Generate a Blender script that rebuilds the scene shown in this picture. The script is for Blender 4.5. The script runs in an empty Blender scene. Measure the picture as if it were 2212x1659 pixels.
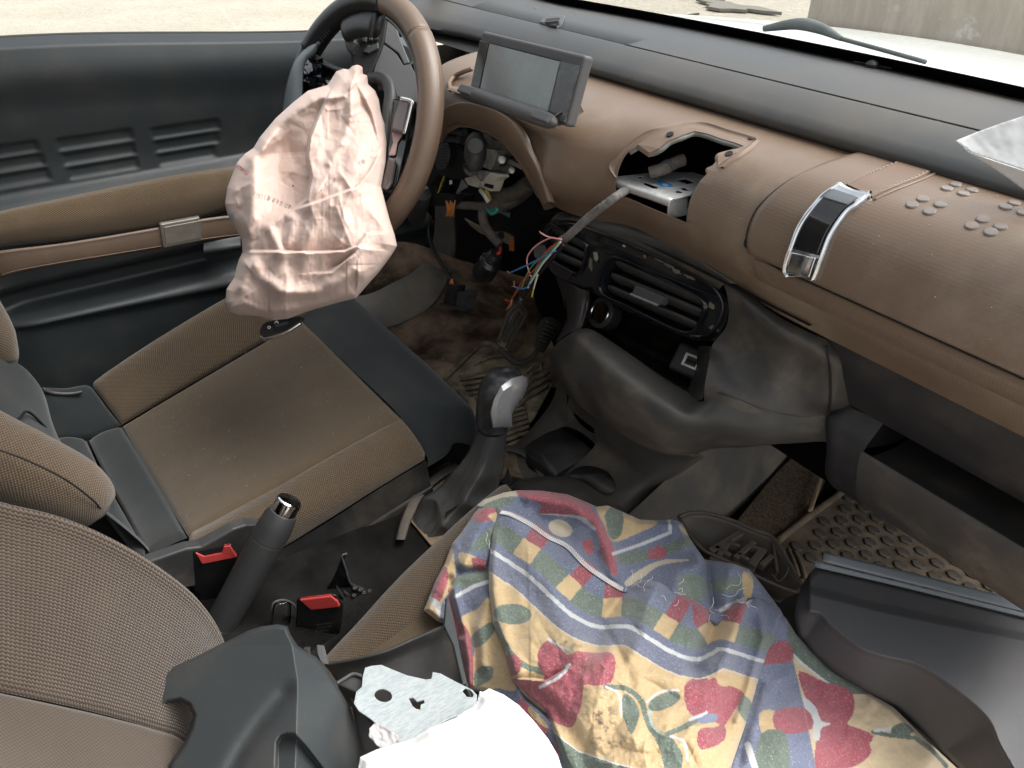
import bpy, bmesh, math, random
import numpy as np
from mathutils import Vector, Matrix, Euler, noise as mnoise
from mathutils.geometry import tessellate_polygon

random.seed(7); np.random.seed(7)
scene = bpy.context.scene
COL = scene.collection
R = math.radians

# ------------------------------------------------------------------ camera
# Car frame: x to the right, y forwards, z up, metres; the photographer leans in at the
# open front passenger door, camera at the origin, 1.32 m above the ground.
YAW, PIT = R(56), R(34)
F, CX, CY = 1660.0, 1106.0, 829.5          # focal length and centre in picture units (picture 2212 wide)
cam_d = bpy.data.cameras.new('camera')
cam_d.sensor_fit = 'HORIZONTAL'; cam_d.sensor_width = 36.0
cam_d.lens = 36.0 * F / 2212.0
cam_d.clip_start = 0.02; cam_d.clip_end = 500
cam = bpy.data.objects.new('camera', cam_d); COL.objects.link(cam)
cam.location = (0, 0, 0)
cam.rotation_euler = Euler((R(90) - PIT, 0, YAW), 'XYZ')
scene.camera = cam
FW = Vector((-math.sin(YAW)*math.cos(PIT), math.cos(YAW)*math.cos(PIT), -math.sin(PIT)))
RT = Vector((math.cos(YAW), math.sin(YAW), 0)); UP = RT.cross(FW)

# ------------------------------------------------------------------ light
SUN_EL, SUN_AZ = R(56), R(32)              # bright overcast, brightest to the front right
world = bpy.data.worlds.new('World'); scene.world = world; world.use_nodes = True
wn = world.node_tree.nodes; wl = world.node_tree.links
bgn = wn['Background']; bgn.inputs[1].default_value = 0.15
sky = wn.new('ShaderNodeTexSky'); sky.sky_type = 'NISHITA'; sky.sun_disc = False
sky.sun_elevation = SUN_EL; sky.sun_rotation = SUN_AZ
sky.dust_density = 4.0; sky.air_density = 1.0; sky.ozone_density = 1.0
hs = wn.new('ShaderNodeHueSaturation'); hs.inputs['Saturation'].default_value = 0.22   # overcast: nearly white
wl.new(sky.outputs[0], hs.inputs['Color']); wl.new(hs.outputs[0], bgn.inputs[0])
sun_d = bpy.data.lights.new('sun', 'SUN'); sun_d.energy = 1.4; sun_d.angle = R(45); sun_d.color = (1, .97, .92)
sun = bpy.data.objects.new('sun', sun_d); COL.objects.link(sun)
sdir = Vector((math.sin(SUN_AZ)*math.cos(SUN_EL), math.cos(SUN_AZ)*math.cos(SUN_EL), math.sin(SUN_EL)))
sun.rotation_euler = sdir.to_track_quat('Z', 'Y').to_euler(); sun.location = (0, 0, 3)
scene.view_settings.view_transform = 'Standard'; scene.view_settings.look = 'None'
scene.view_settings.exposure = 1.36; scene.view_settings.gamma = 1.0
scene.view_settings.use_curve_mapping = False
scene.cycles.max_bounces = 8; scene.cycles.transparent_max_bounces = 16

# ------------------------------------------------------------------ measuring helpers
def ray(u, v): return FW + RT*((u-CX)/F) - UP*((v-CY)/F)
def px(u, v, x): r = ray(u, v); return r*(x/r.x)          # the point seen at (u, v) in the plane x = const
def py(u, v, y): r = ray(u, v); return r*(y/r.y)
def pz(u, v, z): r = ray(u, v); return r*(z/r.z)
def pd(u, v, d): return ray(u, v)*d
def prj(p):
    d = p.dot(FW); return (CX+F*p.dot(RT)/d, CY-F*p.dot(UP)/d)
ZR = dict(A=(0,0,2.37), B=(500,0,3.3185), C=(1000,0,2.765), D=(1700,0,2.5523), E=(950,250,3.016), F=(1250,450,2.37),
          G=(0,700,2.0109), H=(350,1150,2.1544), I=(1000,1150,2.1544), J=(1650,950,1.7099), K=(950,800,2.6024),
          L=(1750,350,2.5519), M=(0,1200,2.3044), N=(540,150,2.477), O=(1480,300,3.317), P=(960,900,2.1148))
def zz(k, x, y):
    a, b, s = ZR[k]; return ((a+x/s)*.864, (b+y/s)*.864)
def V(*a): return Vector(a)

# ------------------------------------------------------------------ mesh helpers
def catmull(pts, n, closed=False):
    pts = [Vector(p) for p in pts]; m = len(pts); out = []
    if m == 1: return pts*n
    segs = m if closed else m-1
    for i in range(n):
        t = (i/n if closed else i/(n-1))*segs
        k = min(int(t), segs-1); f = t-k
        if closed: p0, p1, p2, p3 = pts[(k-1) % m], pts[k % m], pts[(k+1) % m], pts[(k+2) % m]
        else:
            p1, p2 = pts[k], pts[k+1]
            p0 = pts[k-1] if k > 0 else p1*2-p2
            p3 = pts[k+2] if k+2 < m else p2*2-p1
        out.append(0.5*((2*p1)+(p2-p0)*f+(2*p0-5*p1+4*p2-p3)*f*f+(3*p1-p0-3*p2+p3)*f**3))
    return out

def mesh_obj(name, verts, faces, mat, parent=None, smooth=True, uvs=None, mats=None):
    me = bpy.data.meshes.new(name)
    vs = [Vector(v) for v in verts]
    lo = Vector((min(v.x for v in vs), min(v.y for v in vs), min(v.z for v in vs)))
    hi = Vector((max(v.x for v in vs), max(v.y for v in vs), max(v.z for v in vs)))
    base = Vector(((lo.x+hi.x)/2, (lo.y+hi.y)/2, lo.z))
    me.from_pydata([v-base for v in vs], [], faces); 
    if uvs is not None:
        ul = me.uv_layers.new(name='UVMap')
        idx = np.zeros(len(me.loops), dtype=np.int32); me.loops.foreach_get('vertex_index', idx)
        ul.data.foreach_set('uv', np.asarray(uvs, dtype=np.float32)[idx].ravel())
    me.validate(); me.update()
    if smooth: me.polygons.foreach_set('use_smooth', [True]*len(me.polygons))
    if mat: me.materials.append(mat)
    o = bpy.data.objects.new(name, me); COL.objects.link(o); o.location = base
    if parent: attach(o, parent)
    return o

def attach(o, parent):
    o.parent = parent; o.matrix_parent_inverse = Matrix.Translation(-wloc(parent))
def wloc(o):
    return Vector(o.location)         # only translations are used, children keep world locations

def tag(o, label, cat, group=None, kind=None):
    if label: o['label'] = label
    if cat: o['category'] = cat
    if group: o['group'] = group
    if kind: o['kind'] = kind
    return o
def thing(name, loc, label, cat, group=None):
    o = bpy.data.objects.new(name, None); COL.objects.link(o); o.location = loc; o.empty_display_size = .05
    return tag(o, label, cat, group)
def structure(o): o['kind'] = 'structure'; return o

def solidify(o, t, offset=-1.0):
    m = o.modifiers.new('thick', 'SOLIDIFY'); m.thickness = t; m.offset = offset; m.use_even_offset = False; return o
def bevel(o, w, seg=2, ang=35):
    m = o.modifiers.new('bevel', 'BEVEL'); m.width = w; m.segments = seg; m.limit_method = 'ANGLE'; m.angle_limit = R(ang)
    m.harden_normals = False; return o
def subsurf(o, n=1):
    m = o.modifiers.new('sub', 'SUBSURF'); m.levels = n; m.render_levels = n; return o
def auto_smooth(o, ang=40):
    me = o.data
    me.polygons.foreach_set('use_smooth', [True]*len(me.polygons))
    bm = bmesh.new(); bm.from_mesh(me)
    for e in bm.edges:
        if len(e.link_faces) == 2 and e.calc_face_angle(0) > R(ang): e.smooth = False
    bm.to_mesh(me); bm.free(); return o

def grid_faces(nu, nv, flip=False, wrapu=False, wrapv=False):
    f = []
    for j in range(nv-(0 if wrapv else 1)):
        for i in range(nu-(0 if wrapu else 1)):
            a = j*nu+i; b = j*nu+(i+1) % nu; c = ((j+1) % nv)*nu+(i+1) % nu; d = ((j+1) % nv)*nu+i
            f.append((a, d, c, b) if flip else (a, b, c, d))
    return f

def spline_grid(ctrl, nu, nv):
    rows = [catmull(r, nu) for r in ctrl]
    cols = [catmull([rows[j][i] for j in range(len(rows))], nv) for i in range(nu)]
    return [[cols[i][j] for i in range(nu)] for j in range(nv)]

def surf(name, ctrl, mat, parent=None, nu=40, nv=40, thick=0.0, disp=None, face=None, is_grid=False, thick_out=False):
    """Smooth sheet through a net of 3D points (rows of equal length), front towards `face` (default: the camera side)."""
    g = ctrl if is_grid else spline_grid(ctrl, nu, nv)
    nv, nu = len(g), len(g[0])
    A = np.array([[list(p) for p in r] for r in g])
    ul = np.cumsum(np.r_[0, np.linalg.norm(np.diff(A, axis=1), axis=2).mean(0)])
    vl = np.cumsum(np.r_[0, np.linalg.norm(np.diff(A, axis=0), axis=2).mean(1)])
    du = np.gradient(A, axis=1); dv = np.gradient(A, axis=0)
    N = np.cross(du, dv); N /= np.maximum(np.linalg.norm(N, axis=2, keepdims=True), 1e-9)
    c = A.reshape(-1, 3).mean(0)
    tgt = (np.zeros(3) if face is None else np.array(face))
    flip = ((N*(tgt-A)).sum(2).mean() < 0)
    if flip: N = -N
    if disp is not None:
        U, W = np.meshgrid(ul, vl)
        A = A + N*disp(U, W, A)[..., None]
    uv = np.stack(np.meshgrid(ul, vl), axis=2).reshape(-1, 2)
    o = mesh_obj(name, A.reshape(-1, 3), grid_faces(nu, nv, flip), mat, parent, True, uv)
    if thick: solidify(o, thick, 1.0 if thick_out else -1.0)
    return o

def frames(pts):
    n = len(pts); out = []; prev = None
    for i in range(n):
        t = (pts[min(i+1, n-1)]-pts[max(i-1, 0)])
        t = t.normalized() if t.length > 1e-9 else Vector((0, 0, 1))
        if prev is None:
            a = Vector((0, 0, 1)) if abs(t.z) < .9 else Vector((1, 0, 0))
            x = a.cross(t).normalized()
        else:
            x = prev-t*prev.dot(t); x = x.normalized() if x.length > 1e-6 else prev
        prev = x; out.append((t, x, t.cross(x)))
    return out
def tube(name, pts, r, mat, parent=None, seg=8, n=None, rfun=None, smooth_path=True, cap=True):
    P = catmull(pts, n or max(2, len(pts)*6)) if smooth_path else [Vector(p) for p in pts]
    fr = frames(P); vs = []; m = len(P)
    for i, (p, (t, x, y)) in enumerate(zip(P, fr)):
        rr = rfun(i/(m-1)) if rfun else r
        for k in range(seg):
            a = 2*math.pi*k/seg; vs.append(p+x*(rr*math.cos(a))+y*(rr*math.sin(a)))
    fs = grid_faces(seg, m, False, wrapu=True)
    if cap: fs += [tuple(range(seg))[::-1], tuple((m-1)*seg+k for k in range(seg))]
    o = mesh_obj(name, vs, fs, mat, parent)
    if cap and r > .007: auto_smooth(o, 60)
    return o

def ring_prism(name, rings, mat, parent=None, cap=True, smooth=True, closed=False):
    """Loft through closed rings of equal point count."""
    n = len(rings[0]); vs = [Vector(p) for r in rings for p in r]
    fs = grid_faces(n, len(rings), False, wrapu=True, wrapv=closed)
    if cap and not closed: fs += [tuple(range(n))[::-1], tuple((len(rings)-1)*n+k for k in range(n))]
    o = mesh_obj(name, vs, fs, mat, parent, smooth)
    fix_normals(o); return o
def fix_normals(o):
    bm = bmesh.new(); bm.from_mesh(o.data); bmesh.ops.recalc_face_normals(bm, faces=bm.faces); bm.to_mesh(o.data); bm.free()

def rbox(name, c, ex, ey, ez, mat, parent=None, bev=.003, seg=2):
    """Box with half-axis vectors ex, ey, ez, edges rounded."""
    c, ex, ey, ez = map(Vector, (c, ex, ey, ez)); vs = []
    for k in (-1, 1):
        for a, b in ((-1, -1), (1, -1), (1, 1), (-1, 1)): vs.append(c+ex*a+ey*b+ez*k)
    fs = [(3, 2, 1, 0), (4, 5, 6, 7), (0, 1, 5, 4), (1, 2, 6, 5), (2, 3, 7, 6), (3, 0, 4, 7)]
    o = mesh_obj(name, vs, fs, mat, parent, False); fix_normals(o)
    if bev: bevel(o, bev, seg)
    return o

def plate(name, outline, ext, mat, parent=None, holes=(), bev=0.0, smooth=False):
    """Flat sheet with an outline (and holes), given thickness by the vector ext."""
    loops = [[Vector(p) for p in outline]]+[[Vector(p) for p in h] for h in holes]
    tris = tessellate_polygon(loops); ext = Vector(ext)
    top = [p for l in loops for p in l]; n = len(top)
    vs = top+[p+ext for p in top]; fs = [tuple(t) for t in tris]+[tuple(n+i for i in reversed(t)) for t in tris]
    b = 0
    for l in loops:
        m = len(l)
        for i in range(m): fs.append((b+i, b+(i+1) % m, n+b+(i+1) % m, n+b+i))
        b += m
    o = mesh_obj(name, vs, fs, mat, parent, smooth); fix_normals(o)
    if bev: bevel(o, bev, 2, 50)
    return o

def lathe(name, prof, origin, axis, mat, parent=None, seg=24, close=True):
    """Turned shape: prof = [(radius, distance along axis)]."""
    ax = Vector(axis).normalized(); a = Vector((0, 0, 1)) if abs(ax.z) < .9 else Vector((1, 0, 0))
    x = a.cross(ax).normalized(); y = ax.cross(x); vs = []
    for r, h in prof:
        for k in range(seg):
            t = 2*math.pi*k/seg; vs.append(Vector(origin)+ax*h+x*(r*math.cos(t))+y*(r*math.sin(t)))
    fs = grid_faces(seg, len(prof), False, wrapu=True)
    if close: fs += [tuple(range(seg))[::-1], tuple((len(prof)-1)*seg+k for k in range(seg))]
    o = mesh_obj(name, vs, fs, mat, parent); fix_normals(o); auto_smooth(o, 35); return o

def cut(o, cutters):
    """Apply modifiers and subtract cutter objects, then drop the cutters."""
    for c in cutters:
        m = o.modifiers.new('cut', 'BOOLEAN'); m.operation = 'DIFFERENCE'; m.solver = 'EXACT'; m.object = c
    bpy.context.view_layer.update()
    dg = bpy.context.evaluated_depsgraph_get()
    me = bpy.data.meshes.new_from_object(o.evaluated_get(dg)); old = o.data
    o.modifiers.clear(); o.data = me; bpy.data.meshes.remove(old)
    for c in cutters: 
        d = c.data; bpy.data.objects.remove(c); bpy.data.meshes.remove(d)
    return o

# cheap smooth value noise on arrays (for crumple and dents)
_T = np.random.RandomState(3).rand(256, 256)
def vnoise(x, y):
    xi = np.floor(x).astype(int); yi = np.floor(y).astype(int); fx = x-xi; fy = y-yi
    fx = fx*fx*(3-2*fx); fy = fy*fy*(3-2*fy)
    g = lambda a, b: _T[a % 256, b % 256]
    return (g(xi, yi)*(1-fx)+g(xi+1, yi)*fx)*(1-fy)+(g(xi, yi+1)*(1-fx)+g(xi+1, yi+1)*fx)*fy
def fbm(x, y, o=4):
    s = 0; a = .5
    for k in range(o): s = s+a*vnoise(x*2**k+13*k, y*2**k+7*k); a *= .5
    return s
def sstep(a, b, x): t = np.clip((x-a)/(b-a), 0, 1); return t*t*(3-2*t)
def seg_dist(U, Vv, poly):
    """Distance and signed side of points to a polyline in picture units."""
    best = np.full(U.shape, 1e9); side = np.zeros(U.shape); along = np.zeros(U.shape)
    L = 0; lens = [math.hypot(poly[i+1][0]-poly[i][0], poly[i+1][1]-poly[i][1]) for i in range(len(poly)-1)]; T = sum(lens)
    for i in range(len(poly)-1):
        (x0, y0), (x1, y1) = poly[i], poly[i+1]; dx, dy = x1-x0, y1-y0; l2 = dx*dx+dy*dy+1e-9
        t = np.clip(((U-x0)*dx+(Vv-y0)*dy)/l2, 0, 1)
        d = np.hypot(U-x0-t*dx, Vv-y0-t*dy); s = np.sign((U-x0)*dy-(Vv-y0)*dx)
        m = d < best; best = np.where(m, d, best); side = np.where(m, s, side); along = np.where(m, (L+t*lens[i])/T, along); L += lens[i]
    return best, side, along
def inside(U, Vv, poly):
    r = np.zeros(U.shape, bool); n = len(poly); j = n-1
    for i in range(n):
        xi, yi = poly[i]; xj, yj = poly[j]
        c = ((yi > Vv) != (yj > Vv)) & (U < (xj-xi)*(Vv-yi)/((yj-yi) if abs(yj-yi) > 1e-9 else 1e-9)+xi); r ^= c; j = i
    return r
# ------------------------------------------------------------------ materials
def new_mat(name):
    m = bpy.data.materials.new(name); m.use_nodes = True
    nt = m.node_tree; return m, nt.nodes, nt.links, nt.nodes['Principled BSDF']
def lin(r, g, b):
    f = lambda c: (c/255/12.92 if c/255 <= .04045 else ((c/255+.055)/1.055)**2.4)
    return (f(r), f(g), f(b), 1)
def mixcol(n, l, fac, a, b):
    mx = n.new('ShaderNodeMix'); mx.data_type = 'RGBA'
    for s, v in ((0, fac), (6, a), (7, b)):
        if hasattr(v, 'is_linked'): l.new(v, mx.inputs[s])
        else: mx.inputs[s].default_value = v
    return mx.outputs[2]
def math_n(n, l, op, a, b=0.0, c=None):
    m = n.new('ShaderNodeMath'); m.operation = op
    for i, v in enumerate((a, b) if c is None else (a, b, c)):
        if hasattr(v, 'is_linked'): l.new(v, m.inputs[i])
        else: m.inputs[i].default_value = v
    return m.outputs[0]
def noise_n(n, l, vec, scale, detail=3, rough=.55):
    t = n.new('ShaderNodeTexNoise'); t.inputs['Scale'].default_value = scale; t.inputs['Detail'].default_value = detail
    t.inputs['Roughness'].default_value = rough; l.new(vec, t.inputs['Vector']); return t.outputs['Fac']
def ramp(n, l, fac, a, b):
    r = n.new('ShaderNodeMapRange'); r.inputs[1].default_value = a; r.inputs[2].default_value = b; r.interpolation_type = 'SMOOTHSTEP'
    l.new(fac, r.inputs[0]); return r.outputs[0]
def bump_n(n, l, bsdf, h, strength, dist):
    b = n.new('ShaderNodeBump'); b.inputs['Strength'].default_value = strength; b.inputs['Distance'].default_value = dist
    l.new(h, b.inputs['Height']); l.new(b.outputs[0], bsdf.inputs['Normal']); return b

def plastic(name, col, rough=.5, dust=.25, dustcol=(.16, .125, .09, 1), grain=900, gb=.25, spec=.5, dscale=9.0, coat=0):
    """Grained moulding with uneven dust: the dust has its own colour and takes away the gloss."""
    m, n, l, b = new_mat(name)
    tc = n.new('ShaderNodeTexCoord').outputs['Object']
    d1 = noise_n(n, l, tc, dscale, 6, .65); d2 = noise_n(n, l, tc, 140, 3, .7)
    f = math_n(n, l, 'MULTIPLY', ramp(n, l, d1, .42, .75), math_n(n, l, 'ADD', d2, .35))
    f = math_n(n, l, 'MULTIPLY', f, dust)
    col = tuple(col) if len(col) == 4 else tuple(col)+(1,)
    l.new(mixcol(n, l, f, col, dustcol), b.inputs['Base Color'])
    l.new(math_n(n, l, 'MULTIPLY_ADD', f, .35, rough), b.inputs['Roughness'])
    b.inputs['Specular IOR Level'].default_value = spec
    if coat: b.inputs['Coat Weight'].default_value = coat; b.inputs['Coat Roughness'].default_value = .08
    if gb:
        h = noise_n(n, l, tc, grain, 2, .5); bump_n(n, l, b, h, gb, .0006)
    return m

def grained(name, col, pitch=.0036, rough=.42, strength=.15, dust=.15):
    """Soft-touch dashboard skin: a fine woven-look emboss."""
    m, n, l, b = new_mat(name)
    tcn = n.new('ShaderNodeTexCoord'); tc = tcn.outputs['UV']; sp = n.new('ShaderNodeSeparateXYZ'); l.new(tc, sp.inputs[0])
    k = math.pi/pitch
    a = math_n(n, l, 'MULTIPLY', sp.outputs[0], k); c = math_n(n, l, 'MULTIPLY', sp.outputs[1], k*.9)
    s1 = math_n(n, l, 'SINE', math_n(n, l, 'ADD', a, c)); s2 = math_n(n, l, 'SINE', math_n(n, l, 'SUBTRACT', a, c))
    h = math_n(n, l, 'MULTIPLY', s1, s2)
    h = math_n(n, l, 'ADD', math_n(n, l, 'MULTIPLY_ADD', h, .5, .5), math_n(n, l, 'MULTIPLY', noise_n(n, l, tcn.outputs['Object'], 700, 2), .4))
    bump_n(n, l, b, h, strength, .0007)
    d1 = noise_n(n, l, tcn.outputs['Object'], 7, 6, .65)
    f = math_n(n, l, 'MULTIPLY', ramp(n, l, d1, .45, .75), dust)
    l.new(mixcol(n, l, f, tuple(col)+(1,), (.34, .27, .2, 1)), b.inputs['Base Color'])
    l.new(math_n(n, l, 'MULTIPLY_ADD', f, .4, rough), b.inputs['Roughness'])
    b.inputs['Specular IOR Level'].default_value = .6
    return m

def fabric(name, c1, c2, pu, pv, kind='check', strength=.8, depth=.0012, soil=.25):
    m, n, l, b = new_mat(name)
    tcn = n.new('ShaderNodeTexCoord'); sp = n.new('ShaderNodeSeparateXYZ'); l.new(tcn.outputs['UV'], sp.inputs[0])
    wob = math_n(n, l, 'MULTIPLY', noise_n(n, l, tcn.outputs['Object'], 60, 2), 1.2)
    a = math_n(n, l, 'ADD', math_n(n, l, 'MULTIPLY', sp.outputs[0], 2*math.pi/pu), wob)
    c = math_n(n, l, 'ADD', math_n(n, l, 'MULTIPLY', sp.outputs[1], 2*math.pi/pv), wob)
    if kind == 'check':
        h = math_n(n, l, 'MULTIPLY', math_n(n, l, 'SINE', a), math_n(n, l, 'SINE', c))
    elif kind == 'chain':      # rows of slanted stitches
        zig = math_n(n, l, 'MULTIPLY', math_n(n, l, 'SINE', a), .9)
        r = math_n(n, l, 'SINE', math_n(n, l, 'ADD', c, zig))
        h = math_n(n, l, 'MULTIPLY_ADD', math_n(n, l, 'SINE', math_n(n, l, 'MULTIPLY', a, 1.0)), .3, r)
    else:                      # fine rib
        h = math_n(n, l, 'ADD', math_n(n, l, 'MULTIPLY', math_n(n, l, 'SINE', a), .6), math_n(n, l, 'MULTIPLY', math_n(n, l, 'SINE', c), .4))
    h01 = math_n(n, l, 'MULTIPLY_ADD', h, .5, .5)
    fz = noise_n(n, l, tcn.outputs['Object'], 900, 2, .7)
    f = math_n(n, l, 'ADD', h01, math_n(n, l, 'MULTIPLY_ADD', fz, .6, -.3))
    col = mixcol(n, l, ramp(n, l, f, .05, .95), tuple(c1)+(1,), tuple(c2)+(1,))
    so = math_n(n, l, 'MULTIPLY', ramp(n, l, noise_n(n, l, tcn.outputs['Object'], 6, 5, .6), .45, .8), soil)
    col = mixcol(n, l, so, col, (.17, .125, .085, 1))
    l.new(col, b.inputs['Base Color']); b.inputs['Roughness'].default_value = .95
    b.inputs['Specular IOR Level'].default_value = .15
    b.inputs['Sheen Weight'].default_value = .25; b.inputs['Sheen Roughness'].default_value = .5
    hh = math_n(n, l, 'ADD', h01, math_n(n, l, 'MULTIPLY', fz, .35)); bump_n(n, l, b, hh, strength, depth)
    return m

def simple(name, col, rough=.5, metal=0.0, spec=.5, bump=0, bscale=300, bdist=.0005, vary=0, vscale=20, coat=0):
    m, n, l, b = new_mat(name); col = tuple(col)+(1,)
    b.inputs['Roughness'].default_value = rough; b.inputs['Metallic'].default_value = metal; b.inputs['Specular IOR Level'].default_value = spec
    b.inputs['Base Color'].default_value = col
    tc = n.new('ShaderNodeTexCoord').outputs['Object']
    if vary:
        f = noise_n(n, l, tc, vscale, 5, .6)
        l.new(mixcol(n, l, ramp(n, l, f, .3, .7), tuple(c*(1-vary) for c in col[:3])+(1,), tuple(min(1, c*(1+vary)) for c in col[:3])+(1,)), b.inputs['Base Color'])
        l.new(math_n(n, l, 'MULTIPLY_ADD', f, .25, rough-.12), b.inputs['Roughness'])
    if bump: bump_n(n, l, b, noise_n(n, l, tc, bscale, 3), bump, bdist)
    if coat: b.inputs['Coat Weight'].default_value = coat; b.inputs['Coat Roughness'].default_value = .06
    return m

def glass_mat(name, tint=(1, 1, 1), k=1.0):
    m, n, l, b = new_mat(name); n.remove(b); out = n['Material Output']
    t = n.new('ShaderNodeBsdfTransparent'); t.inputs[0].default_value = tuple(tint)+(1,)
    g = n.new('ShaderNodeBsdfGlossy'); g.inputs['Roughness'].default_value = .02
    fr = n.new('ShaderNodeFresnel'); fr.inputs[0].default_value = 1.45
    mx = n.new('ShaderNodeMixShader'); l.new(math_n(n, l, 'MULTIPLY', fr.outputs[0], k), mx.inputs[0])
    l.new(t.outputs[0], mx.inputs[1]); l.new(g.outputs[0], mx.inputs[2]); l.new(mx.outputs[0], out.inputs[0]); return m

M = {}
M['door'] = plastic('door black moulding', (.022, .027, .030), .42, .12, grain=1400, gb=.35)
M['blk'] = plastic('black moulding', (.032, .032, .033), .45, .5, grain=1100, gb=.3)
M['blkdusty'] = plastic('dusty black moulding', (.036, .034, .031), .48, .8, grain=1100, gb=.3)
M['pad'] = plastic('dashboard top moulding', (.036, .037, .037), .40, .3, grain=1600, gb=.3, dscale=4)
M['grey'] = plastic('dark grey moulding', (.040, .046, .049), .48, .22, grain=1000, gb=.45)
M['greyR'] = plastic('grey trim moulding', (.066, .066, .069), .66, .25, grain=1300, gb=.4)
M['inner'] = plastic('unpainted trim back', (.13, .11, .092), .55, .5, gb=.1)
M['brown'] = grained('brown dash skin', (.142, .096, .065), rough=.36, dust=.3)
M['brownflat'] = plastic('brown moulding', (.140, .088, .060), .45, .2, (.3, .23, .17, 1), gb=.25)
M['leather_brown'] = plastic('brown leather', (.120, .080, .056), .42, .15, (.3, .22, .16, 1), grain=500, gb=.4)
M['leather_black'] = plastic('black leather', (.012, .012, .013), .38, .12, grain=420, gb=.5)
M['boot'] = plastic('gaiter leather', (.042, .042, .042), .28, .3, grain=350, gb=.5, spec=.7)
M['gloss'] = plastic('gloss black', (.006, .007, .010), .07, .22, (.10, .085, .065, 1), gb=0, dscale=14)
M['gloss2'] = simple('piano black', (.008, .008, .009), .08, coat=.5)
M['chrome'] = simple('satin chrome', (.62, .63, .64), .22, 1.0, vary=.08, vscale=60)
M['chromeB'] = simple('bright chrome', (.75, .75, .76), .08, 1.0)
M['silver'] = simple('silver paint', (.60, .60, .60), .30, .65, vary=.06, vscale=30)
M['alu'] = simple('sheet metal', (.66, .66, .64), .42, .55, vary=.15, vscale=60)
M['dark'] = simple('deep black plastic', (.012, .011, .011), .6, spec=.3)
M['rubber'] = simple('rubber', (.030, .029, .027), .7, bump=.3, bscale=200)
M['fab'] = fabric('brown seat cloth', (.040, .027, .017), (.118, .085, .056), .0042, .0042, 'check')
M['fabC'] = fabric('brown seat centre cloth', (.052, .037, .023), (.112, .080, .051), .0026, .0026, 'rib', .6, .0006)
M['fabP'] = fabric('brown seat cloth stitched', (.034, .024, .018), (.098, .073, .054), .0046, .0033, 'chain', .9, .001)
M['fabPl'] = fabric('brown seat cloth fine', (.056, .042, .032), (.092, .070, .053), .0048, .0042, 'check', .5, .0006)
M['fabD'] = fabric('charcoal seat cloth', (.011, .013, .0145), (.024, .028, .030), .0016, .0016, 'rib', .4, .0003, soil=.14)
M['fabDoor'] = fabric('brown door cloth', (.060, .040, .023), (.125, .088, .054), .0042, .0042, 'check', .7)
M['low'] = plastic('matt black moulding', (.013, .013, .014), .5, .3)
M['console'] = plastic('brightened dusty console', (.080, .074, .066), .55, .9, (.19, .155, .115, 1), gb=.3, dscale=11)  # dusty, and base raised to stand in for light in the dim tunnel
M['carpet'] = simple('carpet', (.016, .015, .014), .95, spec=.1, bump=1, bscale=900, bdist=.003, vary=.5, vscale=12)
M['red'] = simple('red push button', (.44, .045, .040), .5, spec=.5)
M['white'] = simple('white paper', (.80, .80, .79), .7, spec=.3)
M['paint'] = simple('white car paint', (.56, .58, .55), .25, coat=.5)
M['glass'] = glass_mat('window glass', (.94, .96, .95))
def wire_mat(name, c): return simple(name, c, .4)
for k_, c_ in dict(red=(.5, .03, .02), pink=(.65, .3, .27), blue=(.05, .17, .4), green=(.06, .25, .1), yellow=(.5, .38, .05), white=(.6, .58, .53),
                   orange=(.62, .2, .04), brown=(.16, .07, .03), black=(.012, .012, .012), teal=(.05, .3, .25), copper=(.5, .2, .08)).items():
    M['w_'+k_] = wire_mat('wire '+k_, c_)
# ------------------------------------------------------------------ outside
def sand_mat():
    m, n, l, b = new_mat('dry sandy ground'); tc = n.new('ShaderNodeTexCoord').outputs['Object']
    f = noise_n(n, l, tc, 1.3, 8, .7); g = noise_n(n, l, tc, 9, 6, .75)
    c = mixcol(n, l, ramp(n, l, f, .3, .75), (.37, .335, .265, 1), (.43, .395, .325, 1))
    c = mixcol(n, l, ramp(n, l, g, .62, .8), c, (.33, .285, .21, 1)); l.new(c, b.inputs['Base Color'])
    b.inputs['Roughness'].default_value = .95; bump_n(n, l, b, math_n(n, l, 'ADD', f, g), .8, .06); return m
M['sand'] = sand_mat()
def wall_mat():
    m, n, l, b = new_mat('stained concrete'); tcn = n.new('ShaderNodeTexCoord'); mp = n.new('ShaderNodeMapping'); l.new(tcn.outputs['Object'], mp.inputs[0])
    mp.inputs['Scale'].default_value = (3.2, 3.2, .7)
    f = noise_n(n, l, mp.outputs[0], 1.6, 8, .7); g = noise_n(n, l, tcn.outputs['Object'], 2.2, 6, .7)
    c = mixcol(n, l, ramp(n, l, f, .35, .7), (.46, .40, .33, 1), (.60, .55, .47, 1)); c = mixcol(n, l, ramp(n, l, g, .58, .68), c, (.68, .66, .61, 1))
    l.new(c, b.inputs['Base Color']); b.inputs['Roughness'].default_value = .9; bump_n(n, l, b, g, .4, .02); return m
M['wall'] = wall_mat()
GZ = -1.32
gr = [[V(-60+120*i/60, -60+120*j/60, GZ) for i in range(61)] for j in range(61)]
structure(surf('ground', gr, M['sand'], is_grid=True, face=(0, 0, 50)))
# old concrete wall ahead of the car
wp = thing('concrete_wall', (0.5, 7.2, GZ), 'low stained concrete wall on the sandy ground ahead of the car', 'wall')
ctrl = []
for z in np.linspace(GZ, GZ+1.5, 14): ctrl.append([V(-5.2+i*.35, 7.0+.25*i*.05, z) for i in range(40)])
ws = surf('wall_face', ctrl, M['wall'], wp, is_grid=True, disp=lambda U, W, A: .03*fbm(U*2, W*2)); solidify(ws, .25)
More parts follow.
